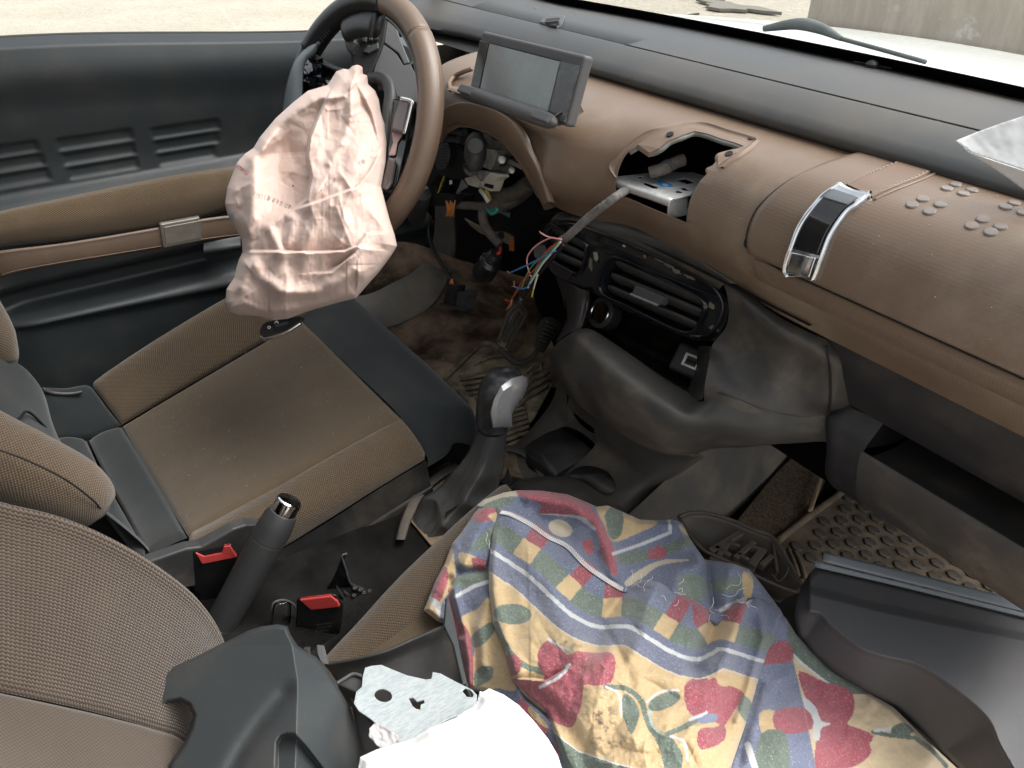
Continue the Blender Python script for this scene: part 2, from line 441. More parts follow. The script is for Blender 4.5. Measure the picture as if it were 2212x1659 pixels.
# patch of dark debris on the ground
for i, (u, v, w) in enumerate([(1580, 18, .9), (1500, -6, .6)]):
    c = pz(u, v, GZ+.012); pts = []
    for k in range(22):
        a = 2*math.pi*k/22; r = 1+.35*math.sin(3*a+i)+.2*math.sin(7*a); pts.append(c+V(math.cos(a)*w*.5*r, math.sin(a)*w*.22*r, 0))
    tag(plate('ground_scrap', pts, (0, 0, .03), simple('weathered scrap', (.17, .155, .13), .9)), ['flat dark scrap lying on the sand beyond the bonnet', 'smaller dark scrap on the sand behind the other scrap'][i], 'scrap')

# ------------------------------------------------------------------ car body
floor = []
for j in range(60):
    row = []
    for i in range(70):
        x = -1.66+1.62*i/69; y = -.6+2.3*j/59
        z = -1.0
        z += max(0, (y-1.42))*1.3                                    # toe board
        t = abs(x+.85)
        z += .085*(1-sstep(.06, .20, np.array(t)))*(1-sstep(.75, 1.15, np.array(y))*.3)   # tunnel
        z += .10*sstep(.68, .78, np.array(t))                      # sill
        row.append(V(x, y, float(z)))
    floor.append(row)
structure(surf('cabin_floor', floor, M['carpet'], is_grid=True, disp=lambda U, W, A: .004*fbm(U*14, W*14), face=(-.85, .3, 0)))
# roof, pillars and far side of the shell (they shade the cabin)
body = thing('car_shell', (-.85, 0, GZ), 'white car body around the cabin with bonnet and roof', 'car shell')
roof = []
for j in range(14):
    y = .20-1.76*j/13; row = []
    for i in range(15):
        x = -1.42+1.14*i/14; z = .16-.10*((x+.85)/.57)**2*.6-.05*sstep(.0, .34, np.array(y))
        row.append(V(x, y, float(z)))
    roof.append(row)
o = surf('roof', roof, M['paint'], body, is_grid=True, face=(-.85, 0, 5)); solidify(o, .03)
for sx in (-1,):
    tube('pillar', [V(-.85+sx*.57, .20, .10), V(-.85+sx*.66, .60, -.05), V(-.85+sx*.725, .98, -.24)], .03, M['paint'], body, 10)
for sx in (1,):
    tube('pillar', [V(-.85+sx*.57, .20, .10), V(-.85+sx*.66, .64, -.05), V(-.85+sx*.74, 1.05, -.25)], .03, M['paint'], body, 10)
surf('rear_wall', [[V(-1.6, -1.55, .1), V(-.1, -1.55, .1)], [V(-1.6, -1.5, -1.1), V(-.1, -1.5, -1.1)]], M['dark'], body, 4, 4)
tube('door_pillar', [V(-1.42, -.42, .1), V(-1.56, -.36, -.25), V(-1.62, -.33, -.6), V(-1.62, -.33, -1.1)], .05, M['paint'], body, 10)
for sx, nm in ((-1, 'rear_side'), (1, 'rear_side')):
    surf(nm, [[V(-.85+sx*w_, y, z) for y in (-.34, -.7, -1.1, -1.55)] for w_, z in ((.56, .12), (.70, -.20), (.77, -.30), (.78, -.7), (.74, -1.12))], M['paint'], body, 14, 16, thick=.04, face=(-.85+sx*5, -.8, -.4))
# firewall closing the footwells
structure(surf('firewall', [[V(-1.72, 1.12, -.27), V(-.1, 1.12, -.27)], [V(-1.72, 1.30, -.5), V(-.1, 1.30, -.5)], [V(-1.72, 1.62, -.85), V(-.1, 1.62, -.85)], [V(-1.72, 1.64, -1.02), V(-.1, 1.64, -1.02)]], M['dark'], None, 6, 8))
structure(surf('side_wall', [[V(-1.66, y, z) for y in np.linspace(-.6, 1.75, 8)] for z in (-.34, -.5, -.8, -1.05)], M['blk'], None, 12, 8, face=(0, 0, -.6)))
# bonnet
bon = []
for y, zc in ((1.12, -.248), (1.22, -.238), (1.45, -.262), (1.75, -.312), (1.95, -.375), (2.05, -.47), (2.08, -.7)):
    bon.append([V(x, y-.10*abs((x+.85)/.8)**2, zc-.05*((x+.85)/.8)**2) for x in np.linspace(-1.62, -.06, 9)])
surf('bonnet', bon, M['paint'], body, 40, 40, face=(-.85, 1.2, 5))
# scuttle between glass and bonnet, and the wiper lying on it
sc = []
for y, z in ((.985, -.232), (1.03, -.238), (1.08, -.240), (1.13, -.250)):
    sc.append([V(x, y-.02*abs((x+.85)/.8)**2, z-.012*((x+.85)/.8)**2) for x in np.linspace(-1.6, -.05, 9)])
surf('scuttle_panel', sc, simple('weathered scuttle', (.06, .075, .07), .6, vary=.4, vscale=30), body, 60, 14, disp=lambda U, W, A: .003*np.sin(U*160)*0+.003*fbm(U*30, W*30), face=(-.85, 1, 5))
M['weath'] = simple('weathered grey-green plastic', (.10, .115, .11), .7, vary=.2)
wip = thing('windscreen_wiper', py(1720, 52, 1.04), 'grey-black wiper arm end resting below the windscreen', 'wiper')
a, b, c, d = py(1650, 62, 1.03), py(1720, 58, 1.04), py(1770, 66, 1.045), py(1818, 84, 1.04)
tube('wiper_cover', [a, b+V(0, 0, .004), c+V(0, 0, .003), d], .012, M['weath'], wip, 10, rfun=lambda t: .003+.0055*math.sin(math.pi*min(1, t*.9+.08)))
tube('wiper_arm', [d+V(0, .0, .0), py(1900, 108, 1.035)+V(0, 0, .001), py(2000, 134, 1.03)], .003, M['weath'], wip)
# windscreen with its black edge band
wsn = thing('windscreen', (-.85, .98, -.22), 'clear windscreen with black edge band above the dashboard', 'windscreen')
gl = []
for t in np.linspace(0, 1, 8):
    gl.append([V(-.85+(x)*(1-.14*t), .995-.06*abs(x/.75)**2-.64*t, -.212+.012*0+.30*t+.05*math.sin(math.pi*t)) for x in np.linspace(-.72, .73, 9)])
surf('glass_pane', gl, M['glass'], wsn, 30, 30)
fr = []
for t in (-.10, -.03, .030): fr.append([V(-.85+x, .993-.06*abs(x/.75)**2-.64*t, -.214+.30*t+.05*math.sin(math.pi*t)) for x in np.linspace(-.72, .73, 9)])
surf('edge_band', fr, simple('black enamel', (.004, .004, .005), .3), wsn, 40, 4)
# ------------------------------------------------------------------ dashboard
PROF = [(.800, -.2600), (.765, -.2615), (.725, -.2655), (.693, -.2745), (.671, -.292), (.6585, -.316), (.6510, -.3485), (.6580, -.383), (.6830, -.4235)]
PROFC = catmull([V(0, a, b) for a, b in PROF], 160)
def shiftx(x): return float(sstep(-.70, -.84, np.array(x)))
def dash_pt(x, t, off=0.0):
    k = t*(len(PROFC)-1); i = min(int(k), len(PROFC)-2); f = k-i
    p = PROFC[i].lerp(PROFC[i+1], f); tg = (PROFC[i+1]-PROFC[i]).normalized(); nrm = V(0, tg.z, -tg.y)
    if nrm.z < 0 and nrm.y > 0: nrm = -nrm
    elif nrm.y > 0: nrm = -nrm
    s = shiftx(x); w = float(sstep(.15, .6, np.array(t)))
    return V(x, p.y-.035*s*w, p.z+.014*float(sstep(-.46, -.58, np.array(x)))*float(sstep(.72, 1, np.array(t))))+nrm*off
def dash_n(x, t):
    a = dash_pt(x, max(0, t-.004)); b = dash_pt(x, min(1, t+.004)); tg = (b-a).normalized(); nrm = V(0, tg.z, -tg.y)
    return -nrm if nrm.y > 0 else nrm
_T0 = np.linspace(0, 1, 481)
_PA = np.array([[p.y, p.z] for p in catmull([V(0, a, b) for a, b in PROF], 481)])
def dash_hit(u, v):
    """Where the sight line through (u, v) meets the dashboard skin: (x, t)."""
    r = ray(u, v); x = -.5; t = 0
    for it in range(4):
        s = shiftx(x); yy = _PA[:, 0]-.035*s*sstep(.15, .6, _T0); z_ = _PA[:, 1]+.014*float(sstep(-.46, -.58, np.array(x)))*sstep(.72, 1, _T0)
        k = int(np.argmin(np.abs(yy*r.z-z_*r.y))); t = float(_T0[k]); x = r.x*float(yy[k])/r.y
    return x, t
def on_dash(u, v, off=0.0):
    x, t = dash_hit(u, v); return dash_pt(x, t, off)
dash = thing('dashboard', (-.85, .75, -.45), 'brown soft-skinned dashboard with black top and a ragged hole above the vents', 'dashboard')
XS = list(np.linspace(-1.20, -.62, 90))+list(np.linspace(-.615, -.09, 30))
skin = surf('soft_skin', [[dash_pt(x, j/70) for x in XS] for j in range(71)], M['brown'], dash, is_grid=True, face=(-.7, 0, .2))
solidify(skin, .007)
# opening torn above the vents
hole = [(200, 600), (196, 520), (210, 430), (250, 330), (300, 262), (385, 212), (430, 222), (478, 270), (560, 236), (640, 172), (740, 130), (850, 92), (960, 112), (1080, 156), (1180, 185), (1258, 214),
        (1235, 236), (1110, 258), (1035, 292), (1046, 352), (985, 390), (950, 408), (962, 440), (890, 520), (838, 600), (805, 700), (790, 780), (785, 852), (620, 786), (450, 716), (280, 640)]
hd = [zz('O', *p) for p in hole]
cc = ray(*zz('O', 600, 450)).normalized()
cut1 = plate('cutter', [on_dash(u, v)-cc*.06 for u, v in hd], cc*.10, None)
# arch over the steering column
arch = [(300, 1700), (240, 1300), (250, 1000), (300, 905), (390, 855), (470, 862), (600, 902), (720, 982), (800, 1082), (860, 1172), (930, 1292), (1012, 1452), (1030, 1800)]
ad = [zz('C', *p) for p in arch]
def arch_pt(u, v, off=0):
    x, t = dash_hit(u, v); 
    return py(u, v, .625) if t > .98 else dash_pt(x, t, off)
c2 = ray(*zz('C', 700, 1150)).normalized()
cut2 = plate('cutter', [py(u, v, .57) for u, v in ad], c2*.25, None)
# seat for the screen
skin = cut(skin, [cut1, cut2])
auto_smooth(skin, 50)
# raised band that runs round the arch
outer = [(262, 905), (300, 800), (360, 735), (470, 708), (600, 735), (720, 782), (810, 850), (868, 940), (905, 1040), (960, 1150), (1010, 1270), (1055, 1400)]
inner = [(275, 990), (315, 905), (390, 855), (470, 862), (590, 898), (710, 975), (790, 1070), (850, 1160), (905, 1240), (945, 1320), (985, 1395), (1012, 1452)]
rows = []
for f, off in ((-.02, -.004), (.0, .002), (.10, .007), (.5, .009), (.85, .006), (1.0, .0)):
    row = []
    for (a, b), (c, d) in zip(outer, inner):
        u0, v0 = zz('C', a, b); u1, v1 = zz('C', c, d); u, v = u0+(u1-u0)*f, v0+(v1-v0)*f
        y0 = .606+.012*(f)+.02*sstep(300, 450, np.array(v)); row.append(py(u, v, float(y0))+V(0, -off, off*.5))
    rows.append(row)
rows.append([p+V(0, .03, .003) for p in rows[-1]])
surf('arch_band', rows, M['brown'], dash, 60, 30)
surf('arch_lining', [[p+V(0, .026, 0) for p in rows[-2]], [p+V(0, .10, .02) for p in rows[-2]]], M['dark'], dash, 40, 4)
# thick torn edge and recessed flange at the top of the opening
fl_o = [(210, 470), (150, 380), (230, 290), (330, 190), (480, 95), (640, 50), (820, 25), (960, 40), (1130, 95), (1360, 165), (1370, 205), (1250, 300), (1100, 400)]
fl_i = [(200, 520), (212, 430), (252, 330), (302, 262), (385, 212), (478, 262), (640, 172), (850, 92), (1080, 156), (1258, 214), (1110, 258), (1040, 320), (985, 390)]
M['flange'] = plastic('dusty brown edge', (.18, .125, .09), .7, .5, (.30, .25, .2, 1), gb=.2)
rows = []
for f, off in ((0, .0005), (.12, .004), (.24, .001), (.9, -.0005), (1.0, -.001)):
    rows.append([on_dash(*zz('O', a+(c-a)*f, b+(d-b)*f), off) for (a, b), (c, d) in zip(fl_o, fl_i)])
surf('opening_rim', rows, M['flange'], dash, 90, 12)
edge = [on_dash(*p, -.004) for p in hd[4:16]]
tube('torn_edge', edge, .0032, simple('grey foam core', (.16, .16, .14), .8, bump=.5), dash, 6, n=70)
edge = [on_dash(*p, -.003) for p in hd[15:24]]
tube('torn_edge', edge, .003, M['flange'], dash, 6, n=50)
for a, b in ((648, 124), (1138, 286), (1325, 163)):
    x, t = dash_hit(*zz('O', a, b)); n_ = dash_n(x, t)
    lathe('screw_hole', [(.0, .0008), (.0045, .0008), (.0045, -.002)], dash_pt(x, t, .001), n_, M['dark'], dash, 16)
tb = zz('O', 1085, 300)
plate('broken_tab', [on_dash(*zz('O', a, b), .001) for a, b in ((1040, 285), (1180, 245), (1200, 275), (1120, 330), (1050, 380), (1048, 340))], V(0, .0, -.006), M['flange'], dash)
plate('broken_tab', [on_dash(*zz('O', a, b), .001) for a, b in ((380, 205), (510, 130), (640, 165), (560, 236), (480, 272))], V(0, .0, -.006), M['flange'], dash)
# black cavity behind the opening
cv = thing
rbx = [V(-.90, .70, -.285), V(-.42, .70, -.285)]
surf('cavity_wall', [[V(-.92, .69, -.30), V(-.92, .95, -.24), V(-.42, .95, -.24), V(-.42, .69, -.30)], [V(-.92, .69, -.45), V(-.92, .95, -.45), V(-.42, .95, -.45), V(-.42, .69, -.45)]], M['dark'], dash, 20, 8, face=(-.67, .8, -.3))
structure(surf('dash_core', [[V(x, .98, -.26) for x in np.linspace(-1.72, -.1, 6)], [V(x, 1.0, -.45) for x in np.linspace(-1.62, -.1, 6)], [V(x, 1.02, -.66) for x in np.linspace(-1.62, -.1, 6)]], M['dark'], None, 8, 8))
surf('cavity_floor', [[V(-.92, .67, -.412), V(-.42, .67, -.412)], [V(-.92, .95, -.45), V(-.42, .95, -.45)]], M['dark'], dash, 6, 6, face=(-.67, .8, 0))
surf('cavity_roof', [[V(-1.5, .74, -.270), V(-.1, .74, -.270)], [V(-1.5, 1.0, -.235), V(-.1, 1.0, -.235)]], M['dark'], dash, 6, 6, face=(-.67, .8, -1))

# black top pad: nose, demister slot, sensor, corner grille
pp = [(.795, -.266), (.778, -.262), (.770, -.2535), (.772, -.246), (.784, -.2375), (.806, -.229), (.826, -.2225), (.8295, -.2222), (.8300, -.228), (.8322, -.228), (.8327, -.2212), (.87, -.215), (.93, -.212), (.985, -.2155), (1.01, -.222), (1.06, -.245)]
PX = list(np.linspace(-1.60, -.085, 110)); rows = []
for a, b in pp:
    row = []
    for x in PX:
        e = float(sstep(-1.24, -1.5, np.array(x)))
        yy = a-.06*abs((x+.85)/.75)**2*float(sstep(.83, 1, np.array(a)))-.035*e*float(sstep(.83, .77, np.array(a)))
        z = b+.012*e*float(sstep(.8, .95, np.array(a)))
        if a > .8294 and a < .8325 and b < -.2225 and (x < -.93 or (abs(((x+2) % .087)) < .006)): z = -.2222
        row.append(V(x, yy, z))
    rows.append(row)
pad = surf('top_pad', rows, M['pad'], dash, is_grid=True, face=(-.7, 0, 1))
pad.modifiers.new('edge', 'EDGE_SPLIT').split_angle = R(60)
def pad_pt(u, v, y, dz=0): p = py(u, v, y); return V(p.x, p.y, p.z+dz)
_pa = np.array([(a, b) for a, b in pp[5:7]+pp[10:]])
def pad_on(k, a, b, off):
    u, v = zz(k, a, b); z = -.216
    for _ in range(5): z = float(np.interp(pz(u, v, z).y, _pa[:, 0], _pa[:, 1]))
    return pz(u, v, z+off)
# corner loudspeaker grille
g0 = [(915, 50), (1010, 20), (1180, 10), (1260, 30), (1240, 90), (1120, 190), (1060, 203), (990, 195), (945, 150)]
plate('corner_panel', [pad_on('C', a, b, .0010) for a, b in g0], V(0, 0, -.008), M['pad'], dash, bev=.002)
g1 = [(968, 150), (985, 115), (1010, 103), (1128, 98), (1140, 118), (1122, 165), (1085, 190), (1035, 188)]
g2 = [(1005, 150), (1012, 128), (1050, 125), (1104, 120), (1100, 150), (1078, 180), (1030, 178)]
plate('corner_vent', [pad_on('C', a, b, .0025) for a, b in g1], V(0, 0, -.008), M['greyR'], dash, bev=.0015)
plate('vent_opening', [pad_on('C', a, b, .0030) for a, b in g2], V(0, 0, -.002), M['dark'], dash)
tube('vent_bar', [pad_on('C', 1012, 154, .0040), pad_on('C', 1096, 146, .0040)], .0015, M['greyR'], dash, 6)
c = pz(1884, 142, -.2125); lathe('light_sensor', [(.009, -.002), (.0085, .003), (.005, .006), (0, .007)], c, (0, -.1, 1), M['dark'], dash, 16)
for s in (-1, 1): tube('sensor_seam', [c+V(s*.009, 0, .001), c+V(s*.026, s*.002, .001)], .0008, M['dark'], dash, 5)

# lower black dashboard: passenger shelf
lp = [(.712, -.412), (.697, -.426), (.700, -.455), (.713, -.49), (.722, -.513)]
XL = np.linspace(-.52, -.09, 24)
surf('lower_panel', [[V(x, a, b) for x in XL] for a, b in lp], M['low'], dash, len(XL), 24)
sh = [(.722, -.513), (.735, -.517), (.80, -.518), (.84, -.53), (.845, -.555)]
XS2 = np.linspace(-.335, -.09, 16)
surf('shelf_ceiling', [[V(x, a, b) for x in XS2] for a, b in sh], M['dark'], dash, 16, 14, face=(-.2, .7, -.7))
sf = [(.845, -.555), (.82, -.566), (.76, -.566), (.712, -.556), (.702, -.546), (.697, -.540), (.694, -.546), (.700, -.575), (.715, -.615), (.735, -.640)]
surf('shelf_tray', [[V(x, a, b) for x in XS2] for a, b in sf], M['blkdusty'], dash, 30, 40, face=(-.2, .3, .2))
# left end of the shelf: rounded mouth
end = []
for k, (xo) in enumerate((-.335, -.355, -.378, -.400)):
    dy_ = .03 if k == 3 else 0
    end.append([p_+V(0, dy_, 0) for p_ in (V(xo, .722+.0*k, -.513), V(xo-.004*k, .712-.002*k, -.525), V(xo-.003*k, .700, -.540), V(xo, .700+.002*k, -.575), V(xo, .716, -.615), V(xo, .735, -.640))])
surf('shelf_end', end, M['low'], dash, 20, 16)
surf('shelf_cheek', [[V(-.337, .722, -.513), V(-.337, .80, -.515), V(-.337, .845, -.53)], [V(-.338, .703, -.542), V(-.338, .78, -.565), V(-.338, .845, -.558)]], M['dark'], dash, 10, 6)
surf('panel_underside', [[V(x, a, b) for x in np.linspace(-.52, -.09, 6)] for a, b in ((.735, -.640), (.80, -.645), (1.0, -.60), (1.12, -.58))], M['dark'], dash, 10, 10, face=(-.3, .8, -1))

plate('end_panel', [dash_pt(-.089, k/24) for k in range(25)]+[V(-.089, .70, -.455), V(-.089, .722, -.513), V(-.089, .697, -.54), V(-.089, .735, -.64), V(-.089, 1.0, -.62), V(-.089, 1.02, -.24)], V(.006, 0, 0), M['blk'], dash, bev=.002)
# ------------------------------------------------------------------ glovebox lid
lid = thing('glovebox_lid', on_dash(1850, 560), 'brown glovebox lid with chrome latch and stitched strap on the passenger side', 'glovebox')
lb = [(1290, 30), (1050, 92), (850, 148), (700, 205), (590, 262), (500, 325), (420, 395), (365, 460), (330, 540), (310, 620), (312, 690), (330, 735), (372, 790), (440, 826)]
lbx = [dash_hit(*zz('L', a, b)) for a, b in lb]
tmax = dash_hit(1834, 638)[1]
lt = [p[1] for p in lbx]; lx = [p[0] for p in lbx]
for k in range(1, len(lt)): lt[k] = max(lt[k], lt[k-1]+.002)
tt = np.linspace(.0, 1, 60)*tmax
xl = np.interp(tt, lt, lx)
rows = []
for t, x0 in zip(tt, xl):
    row = [dash_pt(x0, t, -.001), dash_pt(x0+.0006, t, .0035), dash_pt(x0+.002, t, .0055)]
    row += [dash_pt(x0+.002+(-.095-x0)*k/60, t, .006) for k in range(1, 61)]; rows.append(row)
x0 = xl[-1]
rows.append([dash_pt(p.x, tmax+.004, .0045) for p in rows[-1]]); rows.append([dash_pt(p.x, tmax+.006, -.001) for p in rows[-1]])
surf('lid_skin', rows, M['brown'], lid, is_grid=True, face=(-.5, 0, .3))
# dark joint round the lid
tube('joint', [dash_pt(x-.001, t, .0006) for x, t in zip(lx, lt) if t < tmax]+[dash_pt(x, tmax+.010, .0012) for x in np.linspace(lx[-1]+.012, -.096, 14)], .0020, M['dark'], lid, 6, n=160)
surf('lower_lip', [[dash_pt(x, t, o_) for x in np.linspace(lx[-1]-.02, -.095, 30)] for t, o_ in ((tmax+.018, -.001), (tmax+.024, .0015), (tmax+.05, .0025), (tmax+.09, .0012), (tmax+.13, -.0005))], M['brown'], lid, 60, 14)
# strap over the lid
sl = [(1550, 98), (1350, 152), (1150, 220), (1010, 280), (925, 322)]; sr = [(1735, 152), (1560, 216), (1380, 288), (1220, 350), (1105, 402)]
rows = []
for f, off in ((0, .005), (.04, .0078), (.12, .0083), (.5, .0083), (.88, .0083), (.96, .0078), (1.0, .004)):
    rows.append([on_dash(*zz('L', a+(c-a)*f, b+(d-b)*f), off) for (a, b), (c, d) in zip(sl, sr)])
surf('strap', rows, M['brownflat'], lid, 40, 24)
M['thread'] = simple('beige thread', (.24, .18, .13), .7)
for f in (.06, .93):
    pts = catmull([on_dash(*zz('L', a+(c-a)*f, b+(d-b)*f), .0086) for (a, b), (c, d) in zip(sl, sr)], 61)
    vs = []; fs = []
    for k in range(0, 60, 2):
        a, b = pts[k], pts[k+1]; d = (b-a).normalized(); s = d.cross(V(0, -.3, 1)).normalized()*.0007; u = V(0, 0, .0006); m0 = len(vs)
        vs += [a-s, a+s, b+s, b-s, a+u, b+u]; fs += [(m0, m0+4, m0+5, m0+3), (m0+4, m0+1, m0+2, m0+5)]
    mesh_obj('stitching', vs, fs, M['thread'], lid)
tube('strap_groove', [on_dash(*zz('L', a+6, b+12), .0062) for a, b in sr], .0016, M['brownflat'], lid, 6)
# latch
ll = [(872, 330), (790, 375), (735, 432), (648, 545), (592, 680), (556, 800), (580, 850)]; lr = [(1098, 402), (1030, 455), (960, 505), (880, 622), (832, 742), (792, 850), (775, 885)]
def latch_pt(f, g, off):
    P = [on_dash(*zz('L', a+(c-a)*f, b+(d-b)*f), 0) for (a, b), (c, d) in zip(ll, lr)]
    return P
LATCH = {}
def latch_row(f, g0, g1, n, off):
    pts = [zz('L', a+(c-a)*f, b+(d-b)*f) for (a, b), (c, d) in zip(ll, lr)]
    cp = catmull([V(u, v, 0) for u, v in pts], 41); out = []
    for k in range(n):
        q = cp[int(round((g0+(g1-g0)*k/(n-1))*40))]; out.append(on_dash(q.x, q.y, off))
    return out
rows = [latch_row(f, 0, 1, 21, o_) for f, o_ in ((0, .004), (.03, .010), (.09, .0125), (.16, .010), (.5, .0075), (.84, .010), (.91, .0125), (.97, .010), (1, .004))]
for r in rows[2:7]:
    r[0] = r[0]+V(0, 0, .002)
surf('latch_frame', rows, M['chrome'], lid, 44, 50, thick=.004)
lg = surf('latch_window', [latch_row(f, .14, .68, 13, o_) for f, o_ in ((.17, .012), (.3, .0118), (.5, .0116), (.7, .0118), (.83, .012))], M['gloss2'], lid, 26, 14, thick=.002)
surf('latch_flap', [latch_row(f, .10, .24, 5, o_) for f, o_ in ((.17, .0132), (.5, .0128), (.83, .0132))], simple('dark grey flap', (.14, .15, .16), .35), lid, 14, 8, thick=.002)
surf('latch_scoop', [latch_row(f, .70, .90, 7, o_) for f, o_ in ((.18, .0125), (.5, .009), (.82, .0125))], M['chrome'], lid, 14, 10, thick=.002)
# studs
M['stud'] = plastic('stud with painted grey gleam', (.185, .155, .135), .22, .1, gb=0)  # grey base paints in the bright reflection on the brown studs
for a, b in ((1565, 350), (1620, 325), (1670, 383), (1725, 360), (1350, 450), (1415, 415), (1460, 490), (1525, 450), (1937, 470), (1993, 445), (2050, 508), (2105, 482), (1727, 585), (1795, 545), (1848, 625), (1908, 590)):
    x, t = dash_hit(*zz('L', a, b)); n_ = dash_n(x, t)
    lathe('stud', [(.0058, -.002), (.0058, .0010), (.0050, .0019), (0, .0021)], dash_pt(x, t, .0058), n_, M['stud'], lid, 18)

# ------------------------------------------------------------------ touch screen
scr = thing('touch_screen', (-.905, .62, -.285), 'grey tablet-style touch screen standing on the brown dashboard', 'screen')
TL, TR = py(1040, 66, .640), py(1262, 119, .640); BL = px(1013, 200, TL.x-.002); BR = BL+(TR-TL)
ex = (TR-TL)*.5; ey = (TL-BL)*.5; ez = ex.cross(ey).normalized(); 
if ez.dot(-TL) < 0: ez = -ez
C0 = (TL+BR)*.5
rbox('housing', C0-ez*.0095, ex, ey, ez*.0085, M['greyR'], scr, .004, 3)
M['screen'] = simple('display glass with painted sky sheen', (.20, .22, .22), .22, vary=.10, vscale=25)  # base lightened to paint in the sky reflected by the display
M['screenS'] = plastic('smudged touch strip', (.03, .032, .034), .18, .8, (.16, .16, .15, 1), gb=0, dscale=40)
rbox('touch_strip', C0-ex*.875+ez*.0002-ey*.1, ex*.10, ey*.80, ez*.0012, M['screenS'], scr, .0006)
rbox('touch_strip', C0+ex*.82+ez*.0002-ey*.1, ex*.155, ey*.80, ez*.0012, M['screenS'], scr, .0006)
rbox('display', C0-ex*.055-ey*.08+ez*.0004, ex*.70, ey*.76, ez*.0012, M['screen'], scr, .0006)
rbox('display_edge', C0-ex*.77-ey*.08+ez*.0005, ex*.010, ey*.78, ez*.0014, M['dark'], scr, .0004)
rbox('display_edge', C0-ex*.055+ey*.70+ez*.0005, ex*.70, ey*.012, ez*.0014, M['dark'], scr, .0004)
b0 = BL+V(-.006, -.008, .003); b1 = BR+V(-.010, -.008, .003)
tube('base_roll', [b0, b0.lerp(b1, .5), b1], .0105, M['greyR'], scr, 18, n=40, rfun=lambda t: .0105*max(.25, (1-abs(2*t-1)**14)**.5))
for f in (.09, .90): 
    p = b0.lerp(b1, f); d = (b1-b0).normalized()
    rbox('end_button', p+V(0, -.0060, .0050), d*.018, V(0, .0045, .0045), V(0, -.0020, .0020), M['greyR'], scr, .002)
# moulded recess collar round the foot of the screen
col_ = [(345, 590), (350, 555), (400, 510), (480, 480), (560, 500)]
tube('recess_collar', [py(*zz('C', a, b), y) for (a, b), y in zip([(350, 620), (340, 575), (375, 530), (440, 495), (500, 475)], (.625, .635, .65, .66, .67))], .004, M['brownflat'], dash, 8)
rows = [[py(*zz('C', a, b), y) for (a, b), y in zip([(345, 600), (480, 640), (640, 690), (800, 755), (940, 800), (1020, 822), (1100, 780), (1190, 722)], (.625, .62, .617, .615, .613, .612, .618, .634))]]
rows.append([p+V(0, .012, -.001) for p in rows[0]]); rows.append([p+V(0, .02, -.012) for p in rows[0]])
rows.insert(0, [p+V(0, -.006, -.003) for p in rows[0]])
surf('recess_lip', rows, M['brownflat'], dash, 60, 14)
# ------------------------------------------------------------------ driver's door
door = thing('driver_door', (-1.6, .25, -1.0), 'charcoal front door panel with brown cloth armrest and leather pull strap', 'car door')
slots = []
for k, row in enumerate(((( -60, 250, 905), (335, 812, 845), (900, 1330, 780)), ((-60, 285, 990), (370, 832, 937), (925, 1330, 862)), ((-60, 322, 1085), (405, 852, 1022), (945, 1310, 945)))):
    for a, b, c in row:
        sl_ = -.052
        y0, y1 = [px(*zz('A', q, c+(q-(a+b)/2)*sl_*1.0), -1.578) for q in (a, b)]
        slots.append((y0.y, y1.y, (y0.z+y1.z)/2))
YY = np.linspace(-.36, .84, 330); ZB = np.r_[np.linspace(-.232, -.30, 26), np.linspace(-.302, -.50, 110), np.linspace(-.503, -.80, 70), np.linspace(-.81, -1.02, 16)]
Yg, Zg = np.meshgrid(YY, ZB)
top = -.236-.046*sstep(0, .75, Yg)-.012*sstep(.0, -.4, Yg)
Zg = np.where(Zg > -.52, top+(Zg+.232)/(-.52+.232)*(-.52-top), Zg)
H = np.zeros_like(Yg)
d = top-Zg                                       # depth below the belt line
H += -.030*(1-sstep(0, .012, d))                 # roll over at the top
H += .018*np.exp(-((d-.05)/.05)**2)
H += -.012*sstep(.12, .22, d)
for y0, y1, zc in slots:
    hw = .0105; my = np.clip(np.minimum(Yg-y0, y1-Yg)/.010, -1, 1)
    s = (Zg-zc)/hw
    prof = np.where(np.abs(s) < 1.6, -.0042*np.exp(-(np.abs(s)/1.0)**4)+.0004*np.exp(-((s+1.35)/.35)**2), 0)
    H += prof*sstep(-.2, .8, my)
# ledge for the armrest, then the recess below with the pocket lip
H += .028*sstep(-.485, -.515, Zg)
H += -.050*sstep(-.645, -.68, Zg)
lipz = -.725-.06*(Yg-.0)-.0*Yg
lip = np.exp(-((Zg-lipz)/.012)**2)
left_round = sstep(-.14, -.03, Yg)
H += .048*sstep(-.700, -.730, Zg-.04*0+.06*Yg*0)*left_round+.012*lip*left_round
H += .030*(1-left_round)*sstep(-.60, -.70, Zg)
rows = [[V(-1.594+H[j, i], YY[i], Zg[j, i]) for i in range(len(YY))] for j in range(len(ZB))]
surf('door_panel', rows, M['door'], door, is_grid=True, face=(0, .3, -.5))
# cloth pad
top_e = [(-60, 478), (0, 459), (130, 432), (260, 405), (380, 382), (500, 364), (620, 348)]
bot_e = [(-60, 548), (0, 532), (130, 519), (260, 503), (380, 485), (470, 458), (560, 430)]
rows = []
for f, o_ in ((-.04, -.012), (0, -.004), (.07, .004), (.3, .012), (.6, .016), (.9, .010), (1.0, .001), (1.04, -.010)):
    rows.append([px(a+(c-a)*f, b+(d_-b)*f, -1.571+o_) for (a, b), (c, d_) in zip(top_e, bot_e)])
surf('armrest_pad', rows, M['fabDoor'], door, 120, 40)
